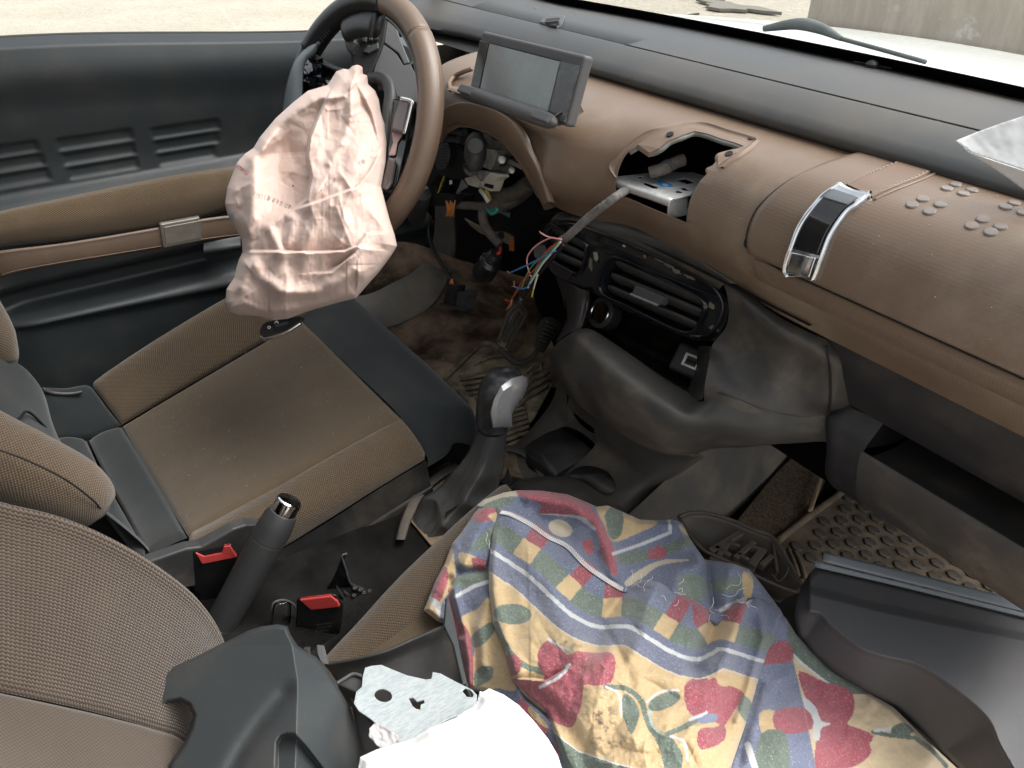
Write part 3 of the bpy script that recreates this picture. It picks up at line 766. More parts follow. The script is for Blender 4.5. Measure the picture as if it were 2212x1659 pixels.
# pull strap in two visible lengths with the metal plate between
rows = []
st = [(-30, 548), (10, 540), (120, 527), (230, 510), (345, 490), (440, 472), (520, 462)]; sb = [(5, 600), (45, 588), (140, 570), (245, 553), (350, 536), (440, 521), (520, 511)]
for f, o_ in ((0, .000), (.06, .006), (.5, .008), (.94, .006), (1, .000)):
    rows.append([px(a+(c-a)*f, b+(d_-b)*f, -1.562+o_+.010*math.sin(math.pi*min(1, max(0, (k)/6)))) for k, ((a, b), (c, d_)) in enumerate(zip(st, sb))])
surf('pull_strap', rows, M['leather_brown'], door, 60, 12, thick=.004)
for f in (.10, .90):
    tube('strap_seam', [px(a+(c-a)*f, b+(d_-b)*f, -1.5535+.010*math.sin(math.pi*min(1, max(0, (k)/6)))) for k, ((a, b), (c, d_)) in enumerate(zip(st, sb))], .0009, M['brownflat'], door, 5)
def quad_plate(name, q, x, t, mat, parent, bev=.003):
    return plate(name, [px(a, b, x) for a, b in q], V(-t, 0, 0), mat, parent, bev=bev)
plateM = simple('warm brushed metal', (.30, .275, .24), .42, .75, vary=.08, vscale=80)
quad_plate('strap_plate', [(344, 484), (432, 468), (437, 521), (353, 537)], -1.540, .012, plateM, door, .0035)
quad_plate('plate_face', [(354, 491), (434, 476), (436, 514), (358, 529)], -1.5385, .0025, plateM, door, .001)
# door handle recess and grab area in front of the strap
surf('handle_recess', [[px(a, b, x) for (a, b), x in zip([(440, 525), (480, 517), (520, 510)], (-1.556, -1.55, -1.55))], [px(a, b, x) for (a, b), x in zip([(440, 545), (480, 540), (520, 534)], (-1.545, -1.535, -1.53))], [px(a, b, x) for (a, b), x in zip([(445, 562), (485, 558), (525, 553)], (-1.56, -1.56, -1.56))]], M['door'], door, 16, 14)
# glass and its waist seal
surf('window_glass', [[V(-1.606, -.36, -.24), V(-1.606, .30, -.26), V(-1.606, .70, -.285)], [V(-1.44, -.36, .06), V(-1.46, .30, .05), V(-1.56, .64, -.10)]], M['glass'], door, 10, 8)
tube('waist_seal', [V(-1.622, y_, -.2365-.046*float(sstep(0, .75, np.array(y_)))-.012*float(sstep(.0, -.4, np.array(y_)))) for y_ in np.linspace(-.36, .8, 12)], .0035, M['rubber'], door, 8)
# mirror triangle and door frame at the front corner of the window
B = lambda a, b: zz('B', a, b)
plate('mirror_triangle', [px(*B(a, b), -1.585) for a, b in ((1800, -60), (2110, -60), (2140, 215), (1930, 245), (1860, 120))], V(-.012, 0, 0), M['dark'], door, bev=.003)
tube('frame_seal', [px(*B(2120, -80), -1.57), px(*B(2140, 110), -1.57), px(*B(2150, 340), -1.56)], .007, M['rubber'], door, 8)
surf('frame_trim', [[px(*zz('C', a, b), x) for a, b, x in ((420, -40, -1.56), (460, -40, -1.55), (505, -40, -1.55))], [px(*zz('C', a, b), x) for a, b, x in ((425, 120, -1.55), (470, 120, -1.54), (512, 120, -1.54))], [px(*zz('C', a, b), x) for a, b, x in ((412, 290, -1.53), (460, 300, -1.5), (540, 310, -1.5))]], M['pad'], door, 12, 16)
plate('sail_panel', [px(*B(a, b), -1.575) for a, b in ((1930, 250), (2140, 225), (2155, 360), (2060, 335), (1985, 320))], V(-.012, 0, 0), M['door'], door, bev=.003)
# ------------------------------------------------------------------ centre stack
st_ = thing('centre_stack', (-.72, .75, -.95), 'black centre stack with gloss vent surround and storage tray', 'centre console')
Fz = lambda a, b: zz('F', a, b)
def pyz(k, a, b, y): return py(*zz(k, a, b), y)
def SY(a, y): return y-.036*(1-float(sstep(1500, 1950, np.array(a))))
def pys(k, a, b, y): return py(*zz(k, a, b), SY(a, y))
# face above and beside the vents, running out to the passenger side
top = [(420, 185, .722), (520, 180, .722), (700, 225, .722), (900, 312, .720), (1100, 415, .718), (1300, 540, .716), (1400, 615, .716)]
bz0 = [(300, 240, .690), (440, 240, .690), (560, 290, .695), (760, 370, .705), (1000, 480, .715), (1180, 570, .720), (1300, 650, .722)]
row0 = [pys('F', *p) for p in top]; row1 = [pys('F', *p) for p in bz0]
mid = [a.lerp(b, .5)+V(0, -.004, .006) for a, b in zip(row0, row1)]
surf('upper_face', [[p+V(0, .03, -.004) for p in row0], row0, mid, row1, [p+V(0, .012, -.004) for p in row1]], M['blkdusty'], st_, 70, 24)
# gloss surround: outer pill outline and two vent mouths
def pill_plane(a, b):      # the surround leans back and its passenger end sits deeper
    return pys('F', a, b, .688+.036*(a-250)/1100+.00002*(b-300))
oo = [(255, 330), (262, 285), (300, 245), (350, 232), (440, 240), (560, 280), (760, 362), (1000, 470), (1180, 562), (1290, 640), (1345, 720), (1350, 790), (1325, 870), (1280, 930), (1210, 955), (1120, 935), (960, 875), (800, 800), (640, 712), (520, 650), (400, 600), (320, 560), (270, 480), (252, 400)]
OV = catmull([V(a, b, 0) for a, b in oo], 96, True)
lv = [(285, 300), (300, 275), (340, 275), (440, 330), (515, 375), (520, 420), (500, 520), (475, 555), (440, 545), (340, 490), (275, 440), (262, 370)]
LV = catmull([V(a, b, 0) for a, b in lv], 40, True)
rv = [(640, 500), (660, 470), (700, 462), (800, 500), (960, 580), (1120, 660), (1190, 700), (1218, 745), (1205, 810), (1170, 880), (1130, 902), (1060, 890), (900, 815), (740, 735), (640, 690), (600, 650), (598, 600), (615, 545)]
RV = catmull([V(a, b, 0) for a, b in rv], 56, True)
f3 = lambda L, dy=0: [pill_plane(p.x, p.y)+V(0, dy, 0) for p in L]
nrm = V(-.10, -.93, .35).normalized()
bz = plate('vent_surround', f3(OV), -nrm*.014, M['gloss'], st_, holes=[f3(LV), f3(RV)], bev=.005)
for L, nm in ((LV, 'vent_rim'), (RV, 'vent_rim')):
    c = sum(L, V(0, 0, 0))/len(L)
    rings = []
    for sc_, dz in ((1.06, .0015), (1.035, .006), (1.0, .0065), (.97, .002), (.965, -.030)):
        rings.append([pill_plane(c.x+(p.x-c.x)*sc_, c.y+(p.y-c.y)*sc_)+nrm*dz for p in L])
    ring_prism(nm, rings, M['gloss'], st_, cap=False)
for L in (LV, RV):
    c = sum(L, V(0, 0, 0))/len(L)
    plate('vent_back', [pill_plane(p.x, p.y)-nrm*.030 for p in L], -nrm*.002, M['dark'], st_)
cO = sum(OV, V(0, 0, 0))/len(OV)
tube('highlight_bead', [pill_plane(cO.x+(p.x-cO.x)*.955, cO.y+(p.y-cO.y)*.93)+nrm*.0015 for p in OV[2:60]], .0032, M['gloss'], st_, 10, n=120)  # glossy bead added to draw a highlight line along the surround
rsw = np.random.RandomState(2)
wearm = [simple('worn primer', (.13, .11, .085), .7), simple('pale leaf scrap', (.22, .25, .18), .8), simple('grit speck', (.45, .43, .40), .8)]
for a, b, w, h, mi in ((570, 450, 16, 34, 1), (738, 392, 9, 7, 2), (950, 478, 30, 9, 0), (1005, 508, 34, 13, 0), (1045, 540, 36, 14, 0), (1120, 575, 40, 10, 0), (1158, 574, 6, 6, 2), (1270, 880, 26, 18, 0), (540, 500, 12, 40, 0), (860, 455, 9, 12, 0), (1255, 745, 18, 22, 0)):
    pts = [(a+w*math.cos(t)*(.6+.6*rsw.rand()), b+h*math.sin(t)*(.6+.6*rsw.rand())+w*math.cos(t)*.4) for t in np.linspace(0, 2*math.pi, 14, endpoint=False)]
    plate('worn_patch', [pill_plane(p, q)+nrm*.0009 for p, q in pts], -nrm*.0006, wearm[mi], st_)
# slats, each its own piece
def slat(a0, b0, a1, b1, w, dz, mat):
    p, q = pill_plane(a0, b0)-nrm*dz, pill_plane(a1, b1)-nrm*dz; d = (q-p)
    dn = (V(0, -.30, -.95)).normalized()
    w_ = nrm*.5+dn*-.15
    prof = []
    for k in range(14):
        t = 2*math.pi*k/14; prof.append((math.cos(t)*w, math.sin(t)*.0048))
    up_ = d.normalized().cross(nrm).normalized(); 
    if up_.z < 0: up_ = -up_
    fwd = (nrm*.85+up_*.5).normalized(); upp = d.normalized().cross(fwd).normalized()
    rings = []
    for f in (0, .02, .05, .95, .98, 1.0):
        s = .6 if f in (0, 1.0) else (.9 if f in (.02, .98) else 1)
        rings.append([p+d*f+fwd*(a*s)+upp*(b*s) for a, b in prof])
    return ring_prism('vent_slat', rings, mat, st_)
M['slat'] = plastic('vent slat plastic', (.030, .029, .028), .42, .8, grain=1500, gb=.2)
for a0, b0, a1, b1 in ((665, 492, 1195, 728), (635, 568, 1195, 800), (618, 640, 1155, 872)): slat(a0, b0, a1, b1, .0125, .012, M['slat'])
for a0, b0, a1, b1 in ((290, 288, 500, 400), (275, 350, 515, 470), (290, 430, 495, 520)): slat(a0, b0, a1, b1, .0115, .012, M['slat'])
# adjusting tab on the middle slat
tb = [pill_plane(a, b)+nrm*.006 for a, b in ((815, 622), (990, 695), (960, 745), (792, 680))]
plate('vent_tab', tb, -nrm*.016, M['greyR'], st_, bev=.003)
tb = [pill_plane(a, b)+nrm*.0075 for a, b in ((792, 672), (955, 738), (948, 750), (790, 684))]
plate('tab_edge', tb, -nrm*.006, M['silver'], st_, bev=.001)
p0 = pill_plane(258, 425); lathe('vent_wheel', [(.004, 0), (.009, .001), (.012, .004), (.012, .010), (0, .010)], p0+nrm*.0, nrm, M['greyR'], st_, 20)
# storage mouth under the vents
lipc = [(470, 880, .660), (520, 905, .645), (640, 985, .640), (760, 1070, .640), (900, 1170, .645), (1040, 1255, .652), (1130, 1318, .660), (1205, 1312, .666)]
lip_row = [pys('F', *p) for p in lipc]
# bulging apron below the mouth
def prow(l): return [pys('F', *p) for p in l]
ap = [[p+V(0, .020, -.006) for p in lip_row], lip_row,
      prow([(410, 905, .640), (470, 960, .622), (580, 1060, .612), (700, 1160, .610), (850, 1270, .614), (1000, 1360, .622), (1110, 1405, .634), (1195, 1400, .648)]),
      prow([(340, 950, .655), (390, 1060, .625), (490, 1170, .610), (640, 1290, .606), (800, 1390, .610), (960, 1470, .620), (1080, 1500, .634), (1190, 1478, .648)]),
      prow([(300, 1000, .68), (330, 1110, .655), (430, 1250, .632), (600, 1390, .622), (780, 1500, .626), (940, 1570, .636), (1090, 1590, .648), (1200, 1555, .660)]),
      prow([(305, 1010, .71), (320, 1130, .69), (420, 1290, .665), (600, 1430, .655), (800, 1550, .655), (960, 1620, .665), (1110, 1632, .672), (1220, 1605, .682)]),
      [p+V(.004, .06, -.002) for p in prow([(310, 1010, .72), (325, 1130, .70), (425, 1290, .675), (600, 1430, .667), (800, 1550, .667), (960, 1620, .677), (1110, 1632, .685), (1220, 1605, .695)])]]
RR5 = [[(1290, 1250, .668), (1430, 1300, .680), (1600, 1365, .692), (1780, 1400, .702), (1945, 1390, .712), (2080, 1420, .735)],
       [(1290, 1290, .668), (1430, 1335, .680), (1600, 1395, .692), (1780, 1430, .702), (1945, 1420, .712), (2080, 1450, .735)],
       [(1290, 1390, .660), (1430, 1428, .675), (1600, 1450, .690), (1780, 1470, .703), (1947, 1465, .714), (2080, 1495, .740)],
       [(1295, 1456, .660), (1430, 1480, .675), (1600, 1495, .691), (1780, 1505, .704), (1949, 1500, .716), (2080, 1530, .743)],
       [(1300, 1530, .669), (1430, 1542, .680), (1600, 1540, .694), (1780, 1537, .708), (1948, 1530, .720), (2080, 1565, .746)],
       [(1310, 1594, .686), (1435, 1590, .692), (1600, 1570, .702), (1780, 1558, .716), (1942, 1550, .728), (2080, 1590, .748)]]
ext = [prow(r_) for r_ in RR5]; ext.append([p+V(0, .06, -.004) for p in ext[-1]])
ap = [a_+b_ for a_, b_ in zip(ap, ext)]
o = surf('tray_apron', ap, M['blkdusty'], st_, 130, 50); sm = o.modifiers.new('smooth', 'SMOOTH'); sm.iterations = 20; sm.factor = .5
# body on the passenger side of the vents
bd = [prow([(1290, 530, .722), (1385, 600, .722), (1480, 672, .722), (1620, 780, .712), (1780, 870, .700), (1930, 935, .697), (2080, 990, .72)]),
      prow([(1345, 700, .714), (1420, 745, .712), (1510, 800, .706), (1630, 880, .696), (1780, 960, .688), (1935, 1040, .686), (2080, 1090, .71)]),
      prow([(1340, 860, .722), (1410, 885, .721), (1510, 930, .716), (1630, 990, .708), (1780, 1060, .70), (1950, 1140, .694), (2080, 1190, .715)]),
      prow([(1250, 975, .712), (1345, 1005, .715), (1480, 1050, .713), (1620, 1110, .708), (1775, 1170, .701), (1955, 1220, .697), (2080, 1260, .72)]),
      prow([(1235, 1060, .690), (1330, 1120, .694), (1450, 1180, .698), (1600, 1250, .700), (1770, 1300, .700), (1950, 1320, .70), (2080, 1340, .725)]),
      prow([(1205, 1220, .6675), (1300, 1245, .671), (1440, 1295, .682), (1600, 1360, .6935), (1780, 1395, .7025), (1950, 1390, .7125), (2080, 1425, .735)]),
      prow([(1205, 1325, .6655), (1300, 1350, .667), (1440, 1400, .679), (1600, 1440, .6920), (1780, 1462, .7028), (1950, 1455, .7135), (2080, 1490, .738)])]
bd.append([p+V(0, .004, -.010) for p in bd[-1]])
o = surf('side_body', bd, M['blkdusty'], st_, 70, 70); sm = o.modifiers.new('smooth', 'SMOOTH'); sm.iterations = 18; sm.factor = .5
tube('panel_joint', [pys('F', a, b, y-.0015) for a, b, y in ((1935, 985, .682), (1955, 1150, .692), (1958, 1300, .699), (1945, 1420, .711), (1940, 1480, .714), (1950, 1540, .72))], .0013, M['dark'], st_, 6)
# cavity: back, floor and ends
cvb = [[pys('F', a, b, y) for a, b, y in ((500, 640, .80), (700, 740, .80), (950, 860, .80), (1180, 960, .80), (1320, 1010, .78))],
       [pys('F', a, b, y) for a, b, y in ((480, 760, .81), (700, 860, .82), (930, 960, .82), (1150, 1070, .82), (1290, 1120, .79))],
       [pys('F', a, b, y) for a, b, y in ((470, 860, .80), (650, 930, .81), (880, 1040, .82), (1080, 1160, .81), (1220, 1220, .78))],
       [pys('F', a, b, y) for a, b, y in ((480, 890, .70), (640, 985, .70), (850, 1120, .70), (1030, 1240, .71), (1180, 1290, .71))],
       [p+V(0, .016, -.006) for p in lip_row[0:8:2]]+[lip_row[7]+V(0, .016, -.006)]]
M['tray'] = plastic('dusty tray', (.016, .016, .016), .3, 1.0, (.11, .085, .055, 1), gb=.1, dscale=25)
surf('tray_floor', cvb, M['tray'], st_, 40, 40, face=(-.6, .5, 0))
surf('tray_end', [[pys('F', a, b, y) for a, b, y in ((1180, 985, .722), (1240, 985, .715), (1252, 990, .705))], [pys('F', a, b, y) for a, b, y in ((1160, 1080, .775), (1215, 1060, .74), (1244, 1070, .70))], [pys('F', a, b, y) for a, b, y in ((1120, 1230, .75), (1190, 1220, .72), (1222, 1220, .68))], [pys('F', a, b, y) for a, b, y in ((1090, 1290, .70), (1140, 1310, .69), (1200, 1300, .668))]], M['blkdusty'], st_, 14, 20)
surf('tray_end', [[pys('F', a, b, y) for a, b, y in ((520, 640, .70), (545, 700, .74), (600, 720, .79))], [pys('F', a, b, y) for a, b, y in ((500, 770, .69), (530, 800, .73), (570, 820, .79))], [pys('F', a, b, y) for a, b, y in ((468, 882, .668), (500, 870, .72), (550, 880, .77))]], M['blk'], st_, 12, 14)
surf('left_cheek', [[pys('F', a, b, y) for a, b, y in ((330, 575, .74), (400, 605, .705), (470, 640, .70), (530, 660, .70))], [pys('F', a, b, y) for a, b, y in ((370, 700, .76), (430, 720, .71), (480, 730, .695), (520, 750, .70))], [pys('F', a, b, y) for a, b, y in ((390, 830, .76), (420, 850, .69), (450, 865, .67), (480, 880, .67))], [pys('F', a, b, y) for a, b, y in ((330, 960, .74), (350, 950, .67), (400, 910, .645), (470, 885, .655))]], M['blk'], st_, 24, 30)
surf('stack_side', [[V(-.93, .70, -.46), V(-.935, .80, -.46), V(-.94, 1.05, -.46)], [V(-.90, .71, -.58), V(-.91, .82, -.58), V(-.93, 1.08, -.58)], [V(-.87, .70, -.70), V(-.88, .82, -.70), V(-.92, 1.08, -.70)], [V(-.89, .72, -.84), V(-.91, .84, -.84), V(-.94, 1.08, -.84)], [V(-.93, .74, -1.0), V(-.95, .86, -1.0), V(-.96, 1.08, -1.0)]], M['dark'], st_, 16, 24, face=(-1.3, .6, -.5))
# shell behind the vents so nothing shows through
surf('shell_top', [[pys('F', a, b, y) for a, b, y in ((300, 250, .70), (560, 300, .71), (1000, 500, .73), (1300, 680, .735))], [pys('F', a, b, y) for a, b, y in ((330, 560, .73), (520, 660, .74), (960, 880, .76), (1250, 950, .745))]], M['dark'], st_, 20, 10)
# 12 V socket
p0 = pys('F', 605, 790, .735); ax = (V(-.62, -.75, .12)).normalized(); ax = ((V(0, 0, 0)-p0).normalized()*.6+V(-.35, -.3, .1)).normalized()
lathe('power_socket', [(.024, -.020), (.024, .004), (.021, .0055), (.0175, .006), (.0165, .0045), (.016, -.03)], p0, ax, M['blk'], st_, 28, close=False)
lathe('socket_ring', [(.0175, .006), (.0165, .0072), (.0155, .006), (.0155, -.001)], p0, ax, M['chrome'], st_, 28, close=False)
lathe('socket_bore', [(.0155, .0), (.0150, -.028), (0, -.028)], p0, ax, simple('burnt brass', (.10, .06, .03), .4, .6), st_, 24, close=False)
# USB port
q = [(1085, 1010), (1220, 1030), (1225, 1090), (1195, 1145), (1075, 1095)]
rp = pys('F', 1137, 1077, .770); un = ((-rp).normalized()+V(-.3, 0, .05)).normalized(); ux = V(1, .25, 0); ux = (ux-un*ux.dot(un)).normalized(); uy = un.cross(ux)
if uy.z < 0: uy = -uy
rbox('port_block', rp-un*.012, ux*.030, uy*.022, un*.012, M['blk'], st_, .006, 3)
plate('port_bezel', [rp+ux*(a*.0125)+uy*(b*.0100)+un*.0005 for a, b in ((-1, -1), (1, -1), (1, 1), (-1, 1))], un*.0022, M['chrome'], st_, holes=[[rp+ux*(a*.0085)+uy*(b*.0058)+un*.0005 for a, b in ((-1, -1), (1, -1), (1, 1), (-1, 1))]], bev=.0005)
rbox('port_tongue', rp+un*.0006, ux*.0075, uy*.0018, un*.0008, M['dark'], st_, .0003)
# ------------------------------------------------------------------ seats
def loft_surf(name, rings, mat, parent, disp=None, nv=None):
    g = [list(r)+[r[0]] for r in rings]
    if nv: 
        cols = [catmull([g[j][i] for j in range(len(g))], nv) for i in range(len(g[0]))]
        g = [[cols[i][j] for i in range(len(cols))] for j in range(nv)]
    A = [sum(r[:-1], V(0, 0, 0))/(len(r)-1) for r in g]
    o = surf(name, g, mat, parent, is_grid=True, disp=None)
    fix_normals(o); return o
def ell_rings(path, radii, up=V(0, 0, 1), seg=28, n=30, sq=2.4):
    P = catmull(path, n); Rr = catmull([V(a, b, 0) for a, b in radii], n); out = []
    for i, (p, (t, _, _)) in enumerate(zip(P, frames(P))):
        x = t.cross(up).normalized(); y = x.cross(t)
        ring = []
        for k in range(seg):
            a = 2*math.pi*k/seg; c, s = math.cos(a), math.sin(a)
            ring.append(p+x*(Rr[i].x*math.copysign(abs(c)**(2/sq), c))+y*(Rr[i].y*math.copysign(abs(s)**(2/sq), s)))
        out.append(ring)
    return out
def panel(name, ctrl, mat, parent, nu=60, nv=60, bulge=.008, tuck=.006, tw=.02, extra=None):
    """Upholstered panel: swells in the middle and is drawn in along its sewn edges."""
    def dsp(U, W, A):
        u = U/U.max(); w = W/W.max(); e = np.minimum(np.minimum(U, U.max()-U), np.minimum(W, W.max()-W))
        r = bulge*np.sin(np.pi*u)**.5*np.sin(np.pi*w)**.5-tuck*(1-sstep(0, tw, e))**2+.0012*fbm(U*25, W*25)
        if extra is not None: r = r+extra(U, W)
        return r
    return surf(name, ctrl, mat, parent, nu, nv, disp=dsp)
ds = thing('car_seat', (-1.19, .25, -1.0), 'brown and charcoal cloth driver seat under the deflated airbag', 'car seat', 'front seats')
RL, RR_, FL, FR = px(262, 918, -1.39), px(405, 1156, -.985), px(650, 690, -1.40), px(866, 900, -.98)
L_ = lambda a, b, f: a.lerp(b, f)
panel('centre_panel', [[L_(L_(RL, RR_, f), L_(FL, FR, f), g)-V(0, 0, .012*math.sin(math.pi*f)*(1-g)) for g in (0, .25, .5, .75, 1)] for f in (0, .25, .5, .75, 1)], M['fabC'], ds, 90, 90, .006, .006, .012)
# outer bolster
rows = [[px(u, v, -1.402) for u, v in ((262, 917), (390, 842), (520, 766), (650, 689), (740, 640))],
        [px(u, v, -1.435)+V(0, 0, .004) for u, v in ((232, 880), (350, 808), (470, 735), (585, 668), (670, 625))],
        [px(u, v, -1.468) for u, v in ((200, 836), (300, 772), (405, 707), (510, 645), (600, 600))]]
rows.append([p+V(-.022, 0, -.022) for p in rows[-1]]); rows.append([p+V(-.012, 0, -.12) for p in rows[-1]])
panel('side_bolster', rows, M['fab'], ds, 120, 60, .006, .005, .01)
# inner bolster
rows = [[px(u, v, -.982) for u, v in ((406, 1154), (520, 1092), (640, 1025), (760, 957), (867, 899))],
        [px(u, v, -.950)+V(0, 0, .004) for u, v in ((408, 1170), (535, 1122), (665, 1058), (785, 992), (893, 935))],
        [px(u, v, -.925) for u, v in ((420, 1195), (545, 1160), (685, 1096), (808, 1030), (918, 975))],
        [px(u, v, -.918) for u, v in ((450, 1250), (560, 1215), (690, 1138), (812, 1060), (919, 994))]]
panel('side_bolster', rows, M['fab'], ds, 120, 50, .007, .005, .01)
# charcoal front edge
b0 = [px(600, 640, -1.45), FL, L_(FL, FR, .5), FR, px(920, 982, -.925), px(925, 1010, -.915)]
rows = [b0, [p+V(0, .035, .010) for p in b0], [V(p.x, .500, -.768) for p in b0[:4]]+[V(-.935, .500, -.783), V(-.912, .495, -.82)],
        [V(p.x, .535, -.774) for p in b0[:4]]+[V(-.932, .530, -.786), V(-.908, .520, -.83)], [V(p.x, .553, -.795) for p in b0[:4]]+[V(-.93, .548, -.80), V(-.906, .532, -.85)],
        [V(p.x, .552, -.85) for p in b0[:4]]+[V(-.932, .548, -.85), V(-.908, .53, -.88)], [V(p.x, .53, -.93) for p in b0[:4]]+[V(-.93, .525, -.93), V(-.91, .51, -.93)]]
panel('front_edge', rows, M['fabD'], ds, 60, 50, .003, .003, .008)
# charcoal flank and the plastic valance beneath it
sd = [[px(u, v, -.919) for u, v in ((330, 1200), (440, 1240), (555, 1214), (690, 1138), (812, 1060), (921, 994))]]
sd.append([p+V(.004, 0, -.025) for p in sd[0]]); sd.append([p+V(.010, 0, -.05) for p in sd[0]])
surf('flank', sd, M['low'], ds, 50, 14)
va = [[p+V(.013, .0, -.046) for p in sd[0]], [p+V(.018, 0, -.06) for p in sd[0]], [V(-.895, p.y, -.985) for p in sd[0]]]
surf('seat_valance', va, M['low'], ds, 40, 14)
# recliner cover next to the buckle
cap = [(300, 1205), (385, 1170), (430, 1155), (500, 1165), (560, 1155), (610, 1150), (650, 1170), (640, 1230), (560, 1260), (420, 1275), (320, 1260)]
plate('recliner_cover', [px(*zz('H', a, b), -.905) for a, b in ((20, 560), (250, 480), (330, 470), (420, 420), (500, 375), (570, 352), (645, 350), (700, 400), (640, 520), (500, 640), (200, 700))], V(-.02, 0, 0), M['blk'], ds, bev=.004)
# charcoal strips at the back of the cushion
G = lambda a, b: zz('G', a, b)
e0 = [RL, L_(RL, RR_, .33), L_(RL, RR_, .66), RR_]; e1 = [px(*G(440, 798), -1.385), px(*G(525, 985), -1.25), px(*G(625, 1175), -1.12), px(*G(745, 1385), -.965)]
panel('rear_strip', [e0, [L_(a, b, .5)+V(0, 0, .004) for a, b in zip(e0, e1)], e1], M['fabD'], ds, 50, 24, .006, .006, .012)
e2 = [px(*G(262, 792), -1.40), px(*G(380, 960), -1.27), px(*G(520, 1170), -1.13), px(*G(680, 1390), -.965)]
panel('rear_strip', [e1, [L_(a, b, .5)+V(0, 0, .006) for a, b in zip(e1, e2)], e2], M['fabD'], ds, 50, 24, .006, .006, .012)
rows = [[px(*G(a, b), x) for a, b, x in ((610, 728, -1.395), (540, 640, -1.43), (462, 535, -1.466), (440, 540, -1.49))],
        [px(*G(a, b), x) for a, b, x in ((520, 765, -1.392), (430, 660, -1.425), (340, 560, -1.455), (320, 565, -1.485))],
        [px(*G(a, b), x) for a, b, x in ((440, 795, -1.39), (330, 680, -1.42), (215, 560, -1.45), (190, 560, -1.48))],
        [px(*G(a, b), x) for a, b, x in ((262, 795, -1.40), (220, 700, -1.42), (150, 600, -1.45), (120, 600, -1.48))]]
panel('bolster_end', rows, M['fabD'], ds, 40, 40, .004, .004, .01)
tube('hinge_trim', [px(*G(a, b), -1.44) for a, b in ((215, 548), (270, 568), (350, 572), (412, 562))], .004, M['blk'], ds, 6)
# backrest: charcoal middle, brown bolsters either side
rows = [[px(u, v, x) for u, v, x in ((112, 950, -1.40), (190, 1060, -1.27), (265, 1160, -1.13), (345, 1250, -.985))],
        [px(u, v, x) for u, v, x in ((104, 905, -1.41), (150, 1000, -1.28), (210, 1100, -1.14), (330, 1195, -.975))],
        [px(u, v, x) for u, v, x in ((95, 850, -1.42), (98, 945, -1.30), (140, 1050, -1.16), (262, 1130, -.975))],
        [px(u, v, x) for u, v, x in ((62, 800, -1.43), (40, 890, -1.31), (60, 980, -1.18), (160, 1060, -.99))],
        [px(u, v, x) for u, v, x in ((22, 770, -1.43), (-40, 840, -1.32), (-60, 930, -1.20), (40, 1000, -1.01))],
        [px(u, v, x) for u, v, x in ((-60, 700, -1.43), (-150, 770, -1.33), (-200, 850, -1.22), (-120, 900, -1.04))]]
panel('backrest_middle', rows, M['fabD'], ds, 60, 80, .004, .003, .01)
tube('backrest_seam', [px(u, v, x) for u, v, x in ((-10, 945, -1.12), (40, 905, -1.25), (62, 890, -1.30), (105, 930, -1.33))], .0022, M['dark'], ds, 6)
nb = ell_rings([px(222, 1112, -.955), px(205, 1098, -.96), px(150, 1064, -.965), px(60, 1022, -.97), px(-60, 968, -.98), px(-260, 860, -1.0)], [(.010, .012), (.032, .034), (.046, .045), (.050, .048), (.052, .050), (.052, .050)], n=50, up=V(.3, 0, 1))
loft_surf('backrest_bolster', nb, M['fab'], ds)
tube('bolster_seam', [px(a, b, x) for a, b, x in ((-20, 965, -.925), (60, 995, -.919), (140, 1035, -.915), (200, 1080, -.918), (222, 1105, -.93))], .0012, M['dark'], ds, 6)
fb = ell_rings([px(18, 800, -1.42), px(10, 780, -1.43), px(-10, 735, -1.44), px(-60, 660, -1.45)], [(.008, .01), (.022, .024), (.03, .034), (.035, .04)], n=24)
loft_surf('backrest_bolster', fb, M['fab'], ds)

# passenger seat
ps = thing('car_seat', (-.5, .25, -1.0), 'brown cloth passenger seat heaped with cloth, paper and trim', 'car seat', 'front seats')
sil = [(-200, 1035), (0, 1092), (130, 1125), (250, 1178), (350, 1240), (420, 1300), (468, 1370), (488, 1440), (492, 1540), (480, 1700)]
sea = [(-200, 1440), (0, 1490), (100, 1512), (190, 1532), (270, 1552), (340, 1572), (395, 1592), (440, 1640), (460, 1690), (470, 1760)]
def mix2(a, b, f): return (a[0]+(b[0]-a[0])*f, a[1]+(b[1]-a[1])*f)
rows = []
s0 = [px(u, v, -.715) for u, v in sil]
rows.append([p+V(-.015, -.075, -.015) for p in s0]); rows.append([p+V(-.012, -.022, -.003) for p in s0]); rows.append(s0)
for f, x in ((.12, -.700), (.35, -.668), (.65, -.625), (1.0, -.580)): rows.append([px(*mix2(a, b, f), x) for a, b in zip(sil, sea)])
panel('backrest_bolster', rows, M['fabP'], ps, 130, 110, .004, .004, .008)
rows = []
for f, x in ((0, -.580), (.35, -.54), (.8, -.49), (1.5, -.42)): rows.append([px(u, v+f*230, x) for u, v in sea])
rows.append([p+V(.11, -.012, 0) for p in rows[-1]]); rows.append([p+V(.10, -.03, 0) for p in rows[-1]]); rows.append([p+V(.02, -.08, 0) for p in rows[-1]])
panel('backrest_middle', rows, M['fabPl'], ps, 90, 90, .004, .004, .010)
